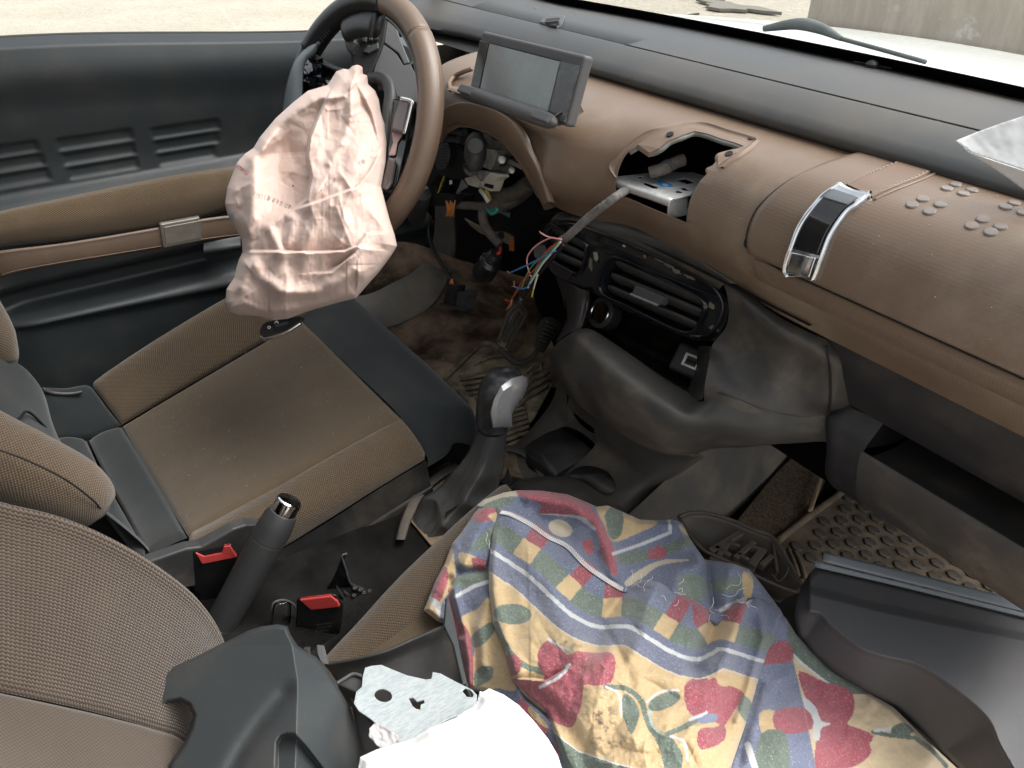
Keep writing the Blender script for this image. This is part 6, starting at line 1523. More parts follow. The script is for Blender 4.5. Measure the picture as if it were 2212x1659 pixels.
def prof(ed, r=70): t = np.clip(ed/r, 0, 1); return np.sqrt(np.clip(1-(1-t)**2, 0, 1))
def ab_front(u, w, ed): return abd(u, w)-.055*prof(ed, 80)+ab_folds(u, w)*sstep(0, 26, ed)
def ab_back(u, w, ed): return abd(u, w)+.045*prof(ed, 80)+.01*(fbm(u/40, w/40)-.5)*sstep(0, 30, ed)
INK = np.array([.16, .13, .14])
def ab_col(u, w):
    c = np.tile(np.array([.54, .40, .345]), (len(u), 1))
    c *= (1+.08*(fbm(u/60, w/60)-.5))[:, None]
    # bar code printed along the cloth
    d, s, al = seg_dist(u, w, NZ([(232, 830), (330, 858), (450, 905)])); bars = (vnoise(al*70+3, al*0+2.5) > .5) & (d < 5.2); c[bars] = c[bars]*.25+INK*.6
    d, s, al = seg_dist(u, w, NZ([(872, 645), (912, 630)])); bars = (vnoise(al*16+7, al*0+5.5) > .5) & (d < 5); c[bars] = c[bars]*.3+INK*.6
    for L in ([(126, 640), (195, 705)], [(122, 656), (190, 712)]):
        d = seg_dist(u, w, NZ(L))[0]; c[d < .9] = (.45, .07, .09)
    d = np.hypot(u-zz('N', 478, 780)[0], w-zz('N', 478, 780)[1]); c[d < 2.3] = (.02, .02, .02)
    d = np.hypot((u-zz('N', 92, 980)[0])/8, (w-zz('N', 92, 980)[1])/18); k = sstep(1.1, .7, d)[:, None]; c = c*(1-k)+np.array([.36, .38, .46])*k
    k = (sstep(.52, .7, fbm(u/14, w/14))*np.exp(-(((u-zz('N', 640, 1080)[0])/26)**2+((w-zz('N', 640, 1080)[1])/30)**2)))[:, None]; c = c*(1-.5*k)+np.array([.33, .29, .27])*.5*k
    return c
def cloth_mat(name, rough=.8, sheen=.2, speck=0.0, sss=0, bump=.3, bs=1200):
    m, n, l, b = new_mat(name); at = n.new('ShaderNodeAttribute'); at.attribute_name = 'print'
    tc = n.new('ShaderNodeTexCoord').outputs['Object']; nz = noise_n(n, l, tc, 420, 3, .8); n2 = noise_n(n, l, tc, 1500, 2, .6)
    f = math_n(n, l, 'MULTIPLY', ramp(n, l, nz, .50, .75), speck)
    l.new(mixcol(n, l, f, at.outputs['Color'], (.62, .6, .6, 1)), b.inputs['Base Color'])
    b.inputs['Roughness'].default_value = rough; b.inputs['Specular IOR Level'].default_value = .25; b.inputs['Sheen Weight'].default_value = sheen
    if sss:
        b.inputs['Subsurface Weight'].default_value = sss; b.inputs['Subsurface Radius'].default_value = (.02, .008, .006); b.inputs['Subsurface Scale'].default_value = .5
    bump_n(n, l, b, n2, bump, .0004); return m
M['airbag'] = cloth_mat('airbag nylon', .55, .15, 0, .12)
sheet('bag_cloth', abo, ab_front, M['airbag'], ab, 1.9, ab_col, back=ab_back)
def text_on(body, a, b, h, depth, mat, parent, name, key='N'):
    """Lettering lying on a soft surface: from point a to b (zoom units), height h."""
    cu = bpy.data.curves.new('t', 'FONT'); cu.body = body; o = bpy.data.objects.new('t', cu); COL.objects.link(o); bpy.context.view_layer.update()
    me = bpy.data.meshes.new_from_object(o.evaluated_get(bpy.context.evaluated_depsgraph_get())); bpy.data.objects.remove(o); bpy.data.curves.remove(cu)
    co = np.array([v.co[:2] for v in me.vertices]); fs = [tuple(p.vertices) for p in me.polygons]; bpy.data.meshes.remove(me)
    L = math.hypot(b[0]-a[0], b[1]-a[1]); dx, dy = (b[0]-a[0])/L, (b[1]-a[1])/L; sx = L/co[:, 0].max(); sy = h/.7
    X = a[0]+dx*co[:, 0]*sx+dy*co[:, 1]*sy; Y = a[1]+dy*co[:, 0]*sx-dx*co[:, 1]*sy
    D = np.array([zz(key, p, q) for p, q in zip(X, Y)]); ed = np.full(len(D), 60.0)
    d = depth(D[:, 0], D[:, 1], ed)-.0018
    return mesh_obj(name, [pd(p[0], p[1], q) for p, q in zip(D, d)], fs, mat, parent, False)
inkm = simple('faded ink', (.30, .24, .24), .8)
text_on('JPAS 37437501', (590, 832), (815, 705), 17, ab_front, inkm, ab, 'printed_code')
text_on('0843G2037', (578, 856), (745, 762), 15, ab_front, inkm, ab, 'printed_code')
# knot at the neck
tube('twisted_neck', [pd(*zz('N', a, b), 1.195) for a, b in ((845, 100), (856, 80), (868, 62), (886, 58), (900, 68))], .010, simple('pink lining', (.72, .46, .38), .7), ab, 10, n=24, rfun=lambda t: .0035+.0035*math.sin(t*3.1))

# ---- key fob on the seat
kf = thing('key_fob', pd(606, 712, 1.19), 'black and chrome car key fob lying on the driver seat', 'key')
def pg(a, b, d=1.178): return pd(*G(a, b), d)
ko = [(1306, 252), (1332, 216), (1400, 200), (1480, 187), (1508, 185), (1516, 200), (1440, 245), (1370, 272), (1330, 284), (1310, 276)]
plate('fob_body', [pg(a, b) for a, b in resample(ko, 40)], FW*.012, M['buckle'], kf, bev=.0025)
tube('fob_chrome', [pg(a, b, 1.181) for a, b in ((1312, 285), (1335, 296), (1380, 284), (1450, 255), (1512, 215))], .0035, M['chromeB'], kf, 10, n=30)
plate('fob_button', [pg(a, b, 1.1755) for a, b in ((1340, 240), (1362, 232), (1370, 244), (1346, 253))], FW*.002, M['grey'], kf, bev=.0004)
plate('fob_button', [pg(a, b, 1.1755) for a, b in ((1380, 225), (1440, 208), (1450, 220), (1388, 238))], FW*.002, M['grey'], kf, bev=.0004)
tube('fob_icon', [pg(a, b, 1.1748) for a, b in ((1380, 218), (1386, 208), (1392, 214), (1390, 205), (1398, 212), (1396, 220))], .0006, M['white'], kf, 5)
tube('fob_icon', [pg(a, b, 1.1748) for a, b in ((1345, 238), (1352, 232), (1360, 236), (1354, 243), (1346, 241))], .0006, M['white'], kf, 5)

# ---- patterned cloth heaped on the passenger seat
YEL, RED, BLU, GRN, WHT, CRM = (np.array(c) for c in ((.475, .345, .185), (.25, .062, .078), (.128, .146, .212), (.120, .152, .120), (.50, .51, .51), (.49, .43, .33)))
cb = idw([(u, v, (pz(u, v, z)).dot(FW)) for u, v, z in ((920, 1300, -.80), (1000, 1130, -.77), (1150, 1060, -.75), (1300, 1100, -.745), (1480, 1150, -.765), (1640, 1270, -.775), (1700, 1350, -.79), (1100, 1250, -.715), (1300, 1250, -.70), (1500, 1300, -.71), (1150, 1450, -.70), (1400, 1450, -.685), (1600, 1450, -.71), (1250, 1620, -.71), (1450, 1640, -.69), (1700, 1620, -.73), (1850, 1500, -.83), (2060, 1659, -.88), (1750, 1420, -.81), (1900, 1650, -.82), (1000, 1450, -.80), (1100, 1600, -.76), (1500, 1800, -.70), (2150, 1800, -.9), (1800, 1850, -.78))], 85)
IZ = lambda L: zmap('I', L)
JZ = lambda L: zmap('J', L)
pc = thing('patterned_cloth', pz(1400, 1450, -.80), 'crumpled cloth printed with red flowers and blue checks on the passenger seat', 'cloth')
M['cloth'] = cloth_mat('printed cotton', .9, .3, .42, 0, .5, 1500)
def poly_in(u, w, key, L, n=60): return inside(u, w, resample(zmap(key, L), n))
def ell(u, w, key, cx, cy, rx, ry, rot=0):
    a, b = zz(key, cx, cy); k = .864/ZR[key][2]; x, y = (u-a)/k, (w-b)/k; c, s = math.cos(R(rot)), math.sin(R(rot)); return ((x*c+y*s)/rx)**2+((-x*s+y*c)/ry)**2 < 1
def paint(c, m, col): c[m] = col
main_o = IZ([(525, 252), (600, 270), (700, 318), (800, 388), (900, 438), (1000, 538), (1100, 610), (1215, 682), (1300, 640), (1400, 660), (1500, 715), (1600, 765), (1705, 835), (1740, 802), (1800, 775), (1920, 745), (2043, 797), (2062, 830), (2020, 960), (1942, 1144), (1870, 1400), (1790, 1635), (1690, 2000), (1050, 2000), (870, 1590), (830, 1480), (790, 1370), (640, 1250), (600, 1180), (560, 1010), (500, 880), (478, 700), (478, 560), (510, 330)])
WL = IZ([(505, 498), (600, 560), (700, 630), (850, 770), (950, 850), (1070, 898), (1200, 895), (1260, 910), (1360, 972), (1480, 1042), (1600, 1075), (1680, 1042), (1740, 1020), (1940, 1080), (2100, 1120)])
WL = resample(WL, 70, False)
kI = .864/2.1544
def main_col(u, w):
    wu = u+1.6*(fbm(u/9, w/9)-.5)*2; ww = w+1.6*(fbm(u/9+40, w/9)-.5)*2
    d, s, al = seg_dist(wu, ww, WL); h = d/kI*np.where(s > 0, 1, -1)*1.0
    # which side is above: towards smaller w
    h = np.where(ww < np.interp(wu, [p[0] for p in WL], [p[1] for p in WL]), d, -d)/kI
    c = np.tile(YEL, (len(u), 1)); L = sum(math.hypot(WL[i+1][0]-WL[i][0], WL[i+1][1]-WL[i][1]) for i in range(len(WL)-1))
    cols = [float(seg_dist(np.array([zz('I', a, b)[0]]), np.array([zz('I', a, b)[1]]), WL)[2][0]) for a, b in ((672, 500), (905, 690), (1130, 800), (1435, 895), (1755, 930))]
    incol = np.zeros(len(u), bool)
    for q in cols: incol |= np.abs(al-q)*L/kI < 52
    redcol = np.zeros(len(u), bool)
    for q in cols: redcol |= np.abs(al-q-.004)*L/kI < 50
    up_ = h > 0
    c[(h > 10)] = BLU; m = (h > 52) & (h < 155); c[m] = GRN; c[m & incol] = YEL; m = h >= 155; c[m] = BLU; c[m & redcol] = RED
    m = (h <= 10) & (h > -98); c[m] = BLU*np.array([1.05, 1.0, .95]); c[np.abs(h) < 11] = WHT; c[(h <= -98) & (h > -106)] = CRM
    fld = h < -106
    def put(m, col): c[m & fld] = col
    IZs = lambda L_: resample(IZ(L_), 24, False)
    U, W_ = wu, ww
    put(ell(U, W_, 'I', 605, 830, 102, 56, 4), GRN)
    for L_2, wd, col in (([(520, 880), (548, 960), (610, 1060), (680, 1110), (770, 1145)], 16, GRN), ([(1110, 1222), (1220, 1232), (1300, 1300), (1330, 1400), (1385, 1485), (1500, 1452), (1600, 1400)], 14, GRN), ([(1385, 1485), (1420, 1560), (1450, 1680)], 20, GRN), ([(1340, 1330), (1360, 1430), (1420, 1480)], 8, GRN*1.5+.15)):
        put(seg_dist(U, W_, IZs(L_2))[0] < wd*kI, col)
    put(poly_in(U, W_, 'I', [(595, 1178), (640, 1225), (705, 1285), (770, 1335), (800, 1392), (900, 1440), (940, 1420), (982, 1300), (990, 1215), (1050, 1215), (1135, 1200), (1160, 1110), (1142, 1040), (1040, 1040), (960, 1028), (905, 1050), (860, 1010), (800, 968), (745, 1030), (742, 1100), (780, 1170), (740, 1190), (660, 1180)]), RED*1.25)
    put(seg_dist(U, W_, IZs([(755, 1225), (860, 1165), (912, 1105)]))[0] < 9*kI, WHT); put(seg_dist(U, W_, IZs([(800, 965), (860, 1000), (920, 1030)]))[0] < 7*kI, WHT)
    put(poly_in(U, W_, 'I', [(1205, 1265), (1245, 1275), (1288, 1350), (1272, 1440), (1240, 1472), (1208, 1400), (1195, 1320)]), GRN)
    put(seg_dist(U, W_, IZs([(1110, 1222), (1180, 1265), (1192, 1380)]))[0] < 6*kI, WHT)
    put(ell(U, W_, 'I', 1422, 1300, 92, 42, -22), GRN); put(seg_dist(U, W_, IZs([(1330, 1305), (1400, 1250), (1500, 1240)]))[0] < 6*kI, WHT)
    put(poly_in(U, W_, 'I', [(1395, 1510), (1450, 1490), (1510, 1560), (1522, 1620), (1505, 1700), (1440, 1700)]), GRN); put(seg_dist(U, W_, IZs([(1460, 1488), (1530, 1520), (1550, 1620)]))[0] < 7*kI, WHT)
    put(poly_in(U, W_, 'I', [(1530, 1225), (1580, 1175), (1640, 1165), (1660, 1182), (1700, 1172), (1722, 1215), (1800, 1222), (1856, 1270), (1800, 1350), (1740, 1432), (1660, 1380), (1592, 1390), (1545, 1335)]), RED*1.2)
    put(poly_in(U, W_, 'I', [(1610, 1455), (1690, 1440), (1745, 1428), (1755, 1490), (1700, 1540), (1612, 1552)]), RED*1.1)
    put(ell(U, W_, 'I', 1655, 1392, 58, 27, -8), BLU*1.3); put(seg_dist(U, W_, IZs([(1560, 1400), (1610, 1380), (1650, 1360)]))[0] < 8*kI, WHT)
    put(poly_in(U, W_, 'I', [(1820, 1340), (1852, 1268), (1900, 1318), (1918, 1392), (1890, 1422), (1855, 1400)]), GRN)
    put(ell(U, W_, 'I', 600, 1105, 55, 60), RED)
    bl = np.interp(U, [p[0] for p in IZ([(800, 1440), (960, 1565), (1150, 1628), (1300, 1668), (1600, 1760)])], [p[1] for p in IZ([(800, 1440), (960, 1565), (1150, 1628), (1300, 1668), (1600, 1760)])]); low = (W_ > bl) & (U < zz('I', 1500, 0)[0])
    c[low] = GRN; c[low & (W_ < bl+8*kI)] = WHT; c[low & (W_ > bl+120*kI)] = BLU
    # dirt
    st = sstep(.5, .66, fbm(u/11, w/11))*(np.exp(-(((u-zz('I', 1085, 1400)[0])/36)**2+((w-zz('I', 1085, 1400)[1])/62)**2)**1.5)+.9*np.exp(-(((u-zz('I', 905, 985)[0])/36)**2+((w-zz('I', 905, 985)[1])/22)**2))+.8*np.exp(-(((u-zz('I', 1150, 1520)[0])/36)**2+((w-zz('I', 1150, 1520)[1])/18)**2)))
    st2 = .45*np.exp(-(((u-zz('I', 1020, 1110)[0])/28)**2+((w-zz('I', 1020, 1110)[1])/24)**2))
    k = np.clip(st*.85+st2, 0, .9)[:, None]; c = c*(1-k)+np.array([.12, .085, .06])*k
    return c
def hemcurl(ed, r=9, a=.010): return a*(1-sstep(0, r, ed))**2
def main_d(u, w, ed):
    h = hemcurl(ed, 14, .012)
    h += ridge(u, w, IZ([(500, 420), (500, 700), (560, 960), (640, 1150)]), .014, 20)
    h += ridge(u, w, IZ([(620, 330), (760, 600), (900, 850), (960, 1000)]), .018, 30)
    h += -ridge(u, w, IZ([(1215, 690), (1110, 860), (1060, 1010)]), .022, 18)
    h += -ridge(u, w, IZ([(1080, 870), (1150, 980), (1200, 1080)]), .006, 9)
    h += -ridge(u, w, IZ([(1705, 840), (1650, 1000), (1600, 1110)]), .030, 20)+ridge(u, w, IZ([(1850, 760), (1790, 960), (1740, 1120)]), .020, 20)
    h += ridge(u, w, IZ([(1360, 670), (1330, 860), (1280, 1000)]), .022, 28)
    h += stepf(u, w, IZ([(600, 1180), (700, 1178), (790, 1188), (905, 1120)]), .010, 12)
    h += ridge(u, w, IZ([(1930, 800), (1960, 950), (1900, 1150), (1820, 1400)]), .010, 10)
    h += -ridge(u, w, IZ([(640, 1240), (820, 1340), (1000, 1560)]), .008, 20)+ridge(u, w, IZ([(1100, 1050), (1300, 1150), (1500, 1170)]), .006, 18)
    h += .016*(fbm(u/80, w/80)-.45)+.006*(fbm(u/30+9, w/30)-.45)+.005*facet_noise(u, w, 60, 21, (1190, 1090, 1740, 1720))+creases(u, w, 60, (1190, 1090, 1760, 1720), 18, .0060, 10, 120)+creases(u, w, 90, (1190, 1090, 1760, 1720), 19, .0018, 5, 45)
    return cb(u, w)+h
sheet('front_drape', main_o, main_d, M['cloth'], pc, 1.7, main_col, thick=.0012)
back_o = IZ([(415, 245), (450, 215), (560, 175), (640, 163), (760, 165), (900, 185), (1000, 225), (1060, 252), (1120, 245), (1200, 280), (1290, 320), (1380, 325), (1470, 320), (1520, 340), (1560, 420), (1600, 480), (1640, 535), (1700, 545), (1800, 560), (1880, 590), (1939, 660), (2000, 740), (2043, 800), (1950, 860), (1700, 900), (1400, 760), (1215, 740), (1000, 640), (700, 430), (560, 340), (440, 300)])
def back_col(u, w):
    c = np.tile(BLU*1.05, (len(u), 1)); p = lambda L, col, n=50: paint(c, poly_in(u, w, 'I', L, n), col)
    p([(415, 245), (450, 212), (560, 172), (650, 160), (640, 190), (560, 205), (480, 260)], CRM*.9); p([(440, 250), (560, 200), (620, 215), (540, 260), (470, 290)], GRN)
    p([(640, 160), (760, 162), (900, 182), (1000, 222), (1080, 325), (1150, 470), (1170, 600), (1150, 620), (1085, 520), (1060, 390), (960, 315), (850, 295), (745, 285), (760, 240), (640, 190)], RED*1.15)
    p([(750, 292), (860, 300), (960, 320), (1050, 380), (1040, 350), (960, 300)], WHT*.85); c[ell(u, w, 'I', 865, 368, 66, 44, 20)] = CRM; p([(985, 440), (1030, 432), (1042, 500), (1000, 500)], RED*1.4)
    p([(1055, 250), (1120, 243), (1290, 318), (1375, 328), (1375, 350), (1270, 400), (1150, 440), (1100, 350)], YEL); p([(1105, 290), (1150, 250), (1200, 290), (1195, 390), (1150, 430), (1120, 400), (1110, 340)], GRN)
    c[seg_dist(u, w, IZ([(1150, 505), (1300, 455), (1458, 390), (1450, 322)]))[0] < 9*kI] = WHT
    p([(1180, 510), (1400, 470), (1560, 400), (1592, 450), (1350, 535), (1200, 560)], GRN); p([(1340, 485), (1410, 465), (1432, 520), (1350, 532)], RED*1.3); p([(1500, 345), (1545, 380), (1560, 410), (1520, 390)], YEL)
    p([(1215, 650), (1330, 570), (1440, 535), (1560, 540), (1400, 570), (1300, 640), (1230, 680)], CRM); p([(1500, 640), (1570, 610), (1650, 650), (1640, 740), (1560, 770), (1500, 720)], GRN*1.25)
    p([(1680, 650), (1850, 640), (1855, 700), (1700, 712)], GRN*1.2); p([(1850, 600), (1900, 640), (1890, 740), (1850, 720)], YEL); p([(1720, 800), (1850, 740), (1860, 760), (1740, 815)], WHT)
    return c
def back_d(u, w, ed):
    h = hemcurl(ed, 16, .014)+.014
    h += ridge(u, w, IZ([(700, 200), (900, 240), (1050, 330), (1120, 480), (1150, 620)]), .020, 16)
    h += -ridge(u, w, IZ([(760, 320), (900, 400), (1050, 540)]), .016, 20)
    h += -ridge(u, w, IZ([(1660, 540), (1670, 650), (1690, 780)]), .024, 12)+ridge(u, w, IZ([(1600, 560), (1500, 600), (1480, 700)]), .014, 16)+ridge(u, w, IZ([(1780, 580), (1770, 700), (1760, 780)]), .016, 16)
    h += .014*(fbm(u/50+3, w/50)-.45)+.005*facet_noise(u, w, 45, 31, (1030, 1030, 1740, 1360))+creases(u, w, 50, (1030, 1030, 1740, 1360), 28, .004, 7, 70); return cb(u, w)+h
sheet('back_fold', back_o, back_d, M['cloth'], pc, 2.0, back_col, thick=.0012)
left_o = IZ([(530, 248), (450, 235), (400, 285), (330, 390), (280, 450), (240, 560), (190, 650), (128, 810), (205, 870), (258, 890), (300, 960), (330, 1100), (350, 1240), (450, 1250), (600, 1330), (700, 1440), (800, 1570), (900, 1720), (1020, 1720), (920, 1520), (830, 1400), (680, 1280), (630, 1150), (550, 900), (510, 600), (560, 330)])
def left_col(u, w):
    c = np.tile(BLU*.95, (len(u), 1)); p = lambda L, col, n=40: paint(c, poly_in(u, w, 'I', L, n), col)
    p([(395, 290), (520, 238), (545, 290), (430, 335)], RED*1.2); p([(475, 300), (550, 285), (540, 350)], YEL); p([(400, 450), (450, 390), (545, 345), (530, 450), (450, 480), (370, 490)], GRN); p([(320, 500), (400, 520), (390, 580), (330, 560)], YEL); p([(390, 530), (460, 540), (455, 600), (400, 580)], RED)
    p([(128, 810), (200, 660), (270, 470), (300, 600), (280, 700), (230, 760), (205, 870)], YEL); p([(190, 650), (240, 570), (260, 640), (215, 760), (170, 740)], RED*1.3); p([(150, 735), (215, 770), (210, 850), (190, 800)], WHT)
    p([(290, 640), (480, 590), (480, 640), (310, 690)], GRN); c[seg_dist(u, w, IZ([(300, 735), (400, 680), (475, 655)]))[0] < 10*kI] = WHT
    p([(330, 850), (420, 800), (490, 750), (560, 1010), (610, 1190), (520, 1230), (390, 1215), (400, 1000), (350, 920)], YEL); p([(380, 1000), (400, 930), (500, 870), (510, 920), (440, 1000)], GRN); p([(400, 1150), (440, 1110), (500, 1120), (490, 1180), (410, 1220)], GRN)
    p([(262, 690), (300, 830), (380, 955), (395, 1225), (345, 1180), (325, 1000), (285, 880)], RED*1.2); p([(500, 1170), (600, 1180), (620, 1240), (540, 1230)], YEL); p([(640, 1280), (760, 1390), (800, 1480), (760, 1500), (680, 1400)], RED); p([(700, 1330), (790, 1420), (780, 1440), (700, 1370)], YEL); p([(820, 1520), (860, 1580), (850, 1600), (810, 1560)], RED)
    return c
def left_d(u, w, ed):
    h = hemcurl(ed, 14, .014)+.013
    h += ridge(u, w, IZ([(480, 290), (400, 420), (350, 560)]), .016, 15)-ridge(u, w, IZ([(470, 520), (330, 640), (290, 800)]), 0, 1)
    h += -ridge(u, w, IZ([(520, 500), (470, 600), (330, 600)]), .016, 10)
    h += ridge(u, w, IZ([(290, 700), (340, 900), (370, 1050), (380, 1200)]), .014, 9)-ridge(u, w, IZ([(260, 560), (285, 760), (330, 920)]), 0, 1)
    h += -ridge(u, w, IZ([(270, 640), (270, 760), (330, 940)]), .012, 8)+ridge(u, w, IZ([(470, 760), (430, 900), (450, 1100)]), .012, 13)
    h += .012*(fbm(u/40+7, w/40)-.45)+creases(u, w, 40, (900, 1090, 1250, 1700), 38, .004, 6, 60); return cb(u, w)+h
sheet('left_fold', left_o, left_d, M['cloth'], pc, 2.0, left_col, thick=.0012)
right_o = JZ([(505, 985), (540, 1020), (580, 1085), (650, 1160), (740, 1230), (860, 1310), (1000, 1400), (1130, 1530), (1270, 1659), (1390, 1790), (1480, 1950), (220, 1950), (300, 1650), (410, 1250), (480, 1010)])
kJ = .864/1.7099
def right_col(u, w):
    c = np.tile(YEL*np.array([1.12, 1.22, 1.45]), (len(u), 1)); d = seg_dist(u, w, JZ([(505, 985), (540, 1020), (580, 1085), (650, 1160), (740, 1230), (860, 1310), (1000, 1400), (1130, 1530), (1270, 1659)]))[0]/kJ; top = w < zz('J', 0, 1345)[1]
    c[(d < 62) & top] = GRN; c[(d < 72) & (d >= 62) & top] = WHT; p = lambda L, col, n=40: paint(c, poly_in(u, w, 'J', L, n), col)
    p([(470, 1130), (545, 1120), (565, 1195), (460, 1215)], RED*1.2, 16)
    p([(590, 1262), (620, 1250), (700, 1290), (780, 1310), (828, 1350), (826, 1430), (800, 1470), (850, 1490), (912, 1520), (895, 1560), (905, 1590), (850, 1645), (760, 1665), (670, 1670), (665, 1560), (690, 1465), (640, 1400)], RED*1.3)
    p([(605, 1355), (660, 1390), (690, 1455), (730, 1470), (690, 1490), (680, 1540), (655, 1530), (650, 1480), (630, 1430)], WHT)
    L = lambda L_, wd, col: paint(c, seg_dist(u, w, JZ(L_))[0]/kJ < wd, col)
    L([(910, 1505), (990, 1520), (1090, 1530), (1170, 1590), (1225, 1650)], 9, GRN); p([(985, 1490), (1040, 1465), (1085, 1500), (1040, 1525), (1000, 1515)], GRN); L([(920, 1500), (985, 1490)], 7, WHT)
    e = np.interp(w, [p_[1] for p_ in JZ([(0, 1100), (0, 1400), (0, 1700)])], [p_[0] for p_ in JZ([(545, 0), (618, 0), (675, 0)])]); m = u < e
    c[m] = BLU*1.1
    p([(440, 1210), (480, 1130), (550, 1120), (568, 1198), (470, 1215)], RED*1.2, 14); p([(425, 1425), (490, 1415), (510, 1510), (440, 1520)], YEL, 12); p([(490, 1418), (620, 1402), (652, 1490), (510, 1510)], RED*1.2, 12); p([(430, 1515), (535, 1510), (545, 1690), (420, 1690)], GRN, 12); L([(375, 1560), (420, 1700)], 14, WHT)
    return c
def right_d(u, w, ed):
    h = hemcurl(ed, 14, .010)+.016-.010*sstep(0, 1, 0*u)
    e = np.interp(w, [p_[1] for p_ in JZ([(0, 1100), (0, 1400), (0, 1700)])], [p_[0] for p_ in JZ([(545, 0), (618, 0), (675, 0)])])
    h += np.where(u < e, -.006*sstep(0, 2, e-u), 0)+.016*(fbm(u/70+5, w/70)-.45)
    h += -ridge(u, w, JZ([(420, 1300), (360, 1500), (320, 1700)]), .012, 14)+creases(u, w, 40, (1600, 1330, 2150, 1720), 48, .003, 8, 90); return cb(u, w)+h
sheet('right_fold', right_o, right_d, M['cloth'], pc, 2.0, right_col, thick=.0012)
# overlocked hem and loose threads
M['thr'] = simple('white thread', (.72, .70, .68), .8)
def on_main(a, b, off=.002):
    u, v = zz('I', a, b); return pd(u, v, float(main_d(np.array([u]), np.array([v]), np.array([30.0]))[0])-off)
hem = [(p.x, p.y) for p in catmull([V(a, b, 0) for a, b in ((540, 262), (600, 277), (700, 327), (800, 397), (900, 447), (1000, 548), (1100, 620), (1205, 684))], 300)]
zig = []
for k, (a, b) in enumerate(hem):
    zig.append(on_main(a+(10 if k % 4 < 2 else -4), b+(10 if k % 4 < 2 else 24), .003))
tube('overlock_thread', zig, .0006, M['thr'], pc, 4, smooth_path=False)
tube('overlock_thread', [on_main(a-4, b+26, .003) for a, b in hem[::6]], .0007, M['thr'], pc, 4, n=120)
rs = np.random.RandomState(4)
def fray(cx, cy, n, L, spread):
    for k in range(n):
        a, b = cx+rs.randn()*spread, cy+rs.randn()*spread*.5; an = rs.rand()*6.28; P = []
        for q in range(5):
            P.append(on_main(a, b, .004+.004*rs.rand())); an += rs.randn()*.7; a += math.cos(an)*L/4; b += math.sin(an)*L/4
        tube('loose_thread', P, .00028, M['thr'], pc, 4, n=16)
fray(1330, 650, 5, 50, 30); fray(1480, 712, 6, 45, 50); fray(1690, 815, 6, 60, 30); fray(1760, 700, 2, 150, 20); fray(1900, 760, 4, 60, 30); fray(1230, 672, 4, 50, 25); fray(500, 430, 2, 80, 20)

# ---- papers
def paper(name, poly, depth, label, parts=(), step=3):
    t = thing(name, pd(*poly[0], .8), label, 'paper'); return t
pp1 = thing('white_paper', pz(1000, 1620, -.70), 'bright white torn paper in front of the metal plate', 'paper')
p1 = zmap('I', [(395, 1330), (415, 1300), (430, 1245), (445, 1250), (480, 1230), (560, 1265), (640, 1320), (720, 1405), (800, 1505), (850, 1590), (885, 1700), (880, 1920), (-270, 1920), (-215, 1600), (-130, 1560), (0, 1520), (60, 1500), (150, 1445), (210, 1425), (300, 1388), (350, 1350)])
pb = idw([(u, v, pz(u, v, z).dot(FW)) for u, v, z in ((1060, 1510, -.675), (850, 1600, -.685), (1000, 1600, -.655), (1180, 1620, -.70), (820, 1720, -.68), (1100, 1720, -.66))], 70)
sheet('paper_sheet', p1, lambda u, w, ed: pb(u, w)+.012*(1-sstep(0, 30, ed))**2+.006*(fbm(u/60, w/60)-.5)+.0012*(fbm(u/5, w/5)-.5)*(1-sstep(0, 8, ed)), M['white'], pp1, 3, thick=.001)
p2 = zmap('H', [(1235, 1445), (1270, 1412), (1330, 1440), (1390, 1485), (1392, 1540), (1330, 1580), (1300, 1560), (1232, 1490)])
sheet('torn_flap', p2, lambda u, w, ed: pb(u, w)+.015+.004*(fbm(u/9, w/9)-.5), simple('grey paper edge', (.42, .40, .40), .8), pp1, 2.5, thick=.001)
pp2 = thing('folded_paper', pd(2140, 330, .70), 'white folded paper lying on the passenger end of the dashboard', 'paper')
q1 = [(2064, 304), (2110, 285), (2160, 267), (2212, 250), (2330, 214), (2330, 430), (2212, 366), (2150, 347), (2100, 330)]
db = idw([(2064, 304, .705), (2212, 260, .66), (2330, 220, .62), (2212, 366, .645), (2330, 430, .60), (2130, 320, .682)], 60)
sheet('paper_top', q1, lambda u, w, ed: db(u, w)+.003*(fbm(u/30, w/30)-.5), M['white'], pp2, 4, thick=.0008)
q2 = [(2066, 306), (2100, 331), (2150, 349), (2212, 369), (2330, 434), (2330, 500), (2212, 410), (2150, 366), (2095, 332)]
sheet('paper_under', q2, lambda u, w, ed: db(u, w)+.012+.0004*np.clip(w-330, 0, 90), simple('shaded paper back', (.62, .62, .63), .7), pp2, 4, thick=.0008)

# ---- galvanised plate
def galv():
    m, n, l, b = new_mat('galvanised steel'); tcn = n.new('ShaderNodeTexCoord'); mp = n.new('ShaderNodeMapping'); mp.inputs['Rotation'].default_value = (.3, .2, .9); mp.inputs['Scale'].default_value = (1, .28, 1); l.new(tcn.outputs['Object'], mp.inputs[0])
    vo = n.new('ShaderNodeTexVoronoi'); vo.inputs['Scale'].default_value = 650; l.new(mp.outputs[0], vo.inputs['Vector']); g = n.new('ShaderNodeSeparateColor'); l.new(vo.outputs['Color'], g.inputs[0])
    nz = noise_n(n, l, mp.outputs[0], 260, 4, .7)
    f = math_n(n, l, 'MULTIPLY_ADD', g.outputs[0], .5, math_n(n, l, 'MULTIPLY', nz, .5))
    l.new(mixcol(n, l, ramp(n, l, f, .25, .7), (.60, .66, .67, 1), (.74, .79, .79, 1)), b.inputs['Base Color']); b.inputs['Metallic'].default_value = .6
    l.new(math_n(n, l, 'MULTIPLY_ADD', f, .25, .30), b.inputs['Roughness']); return m
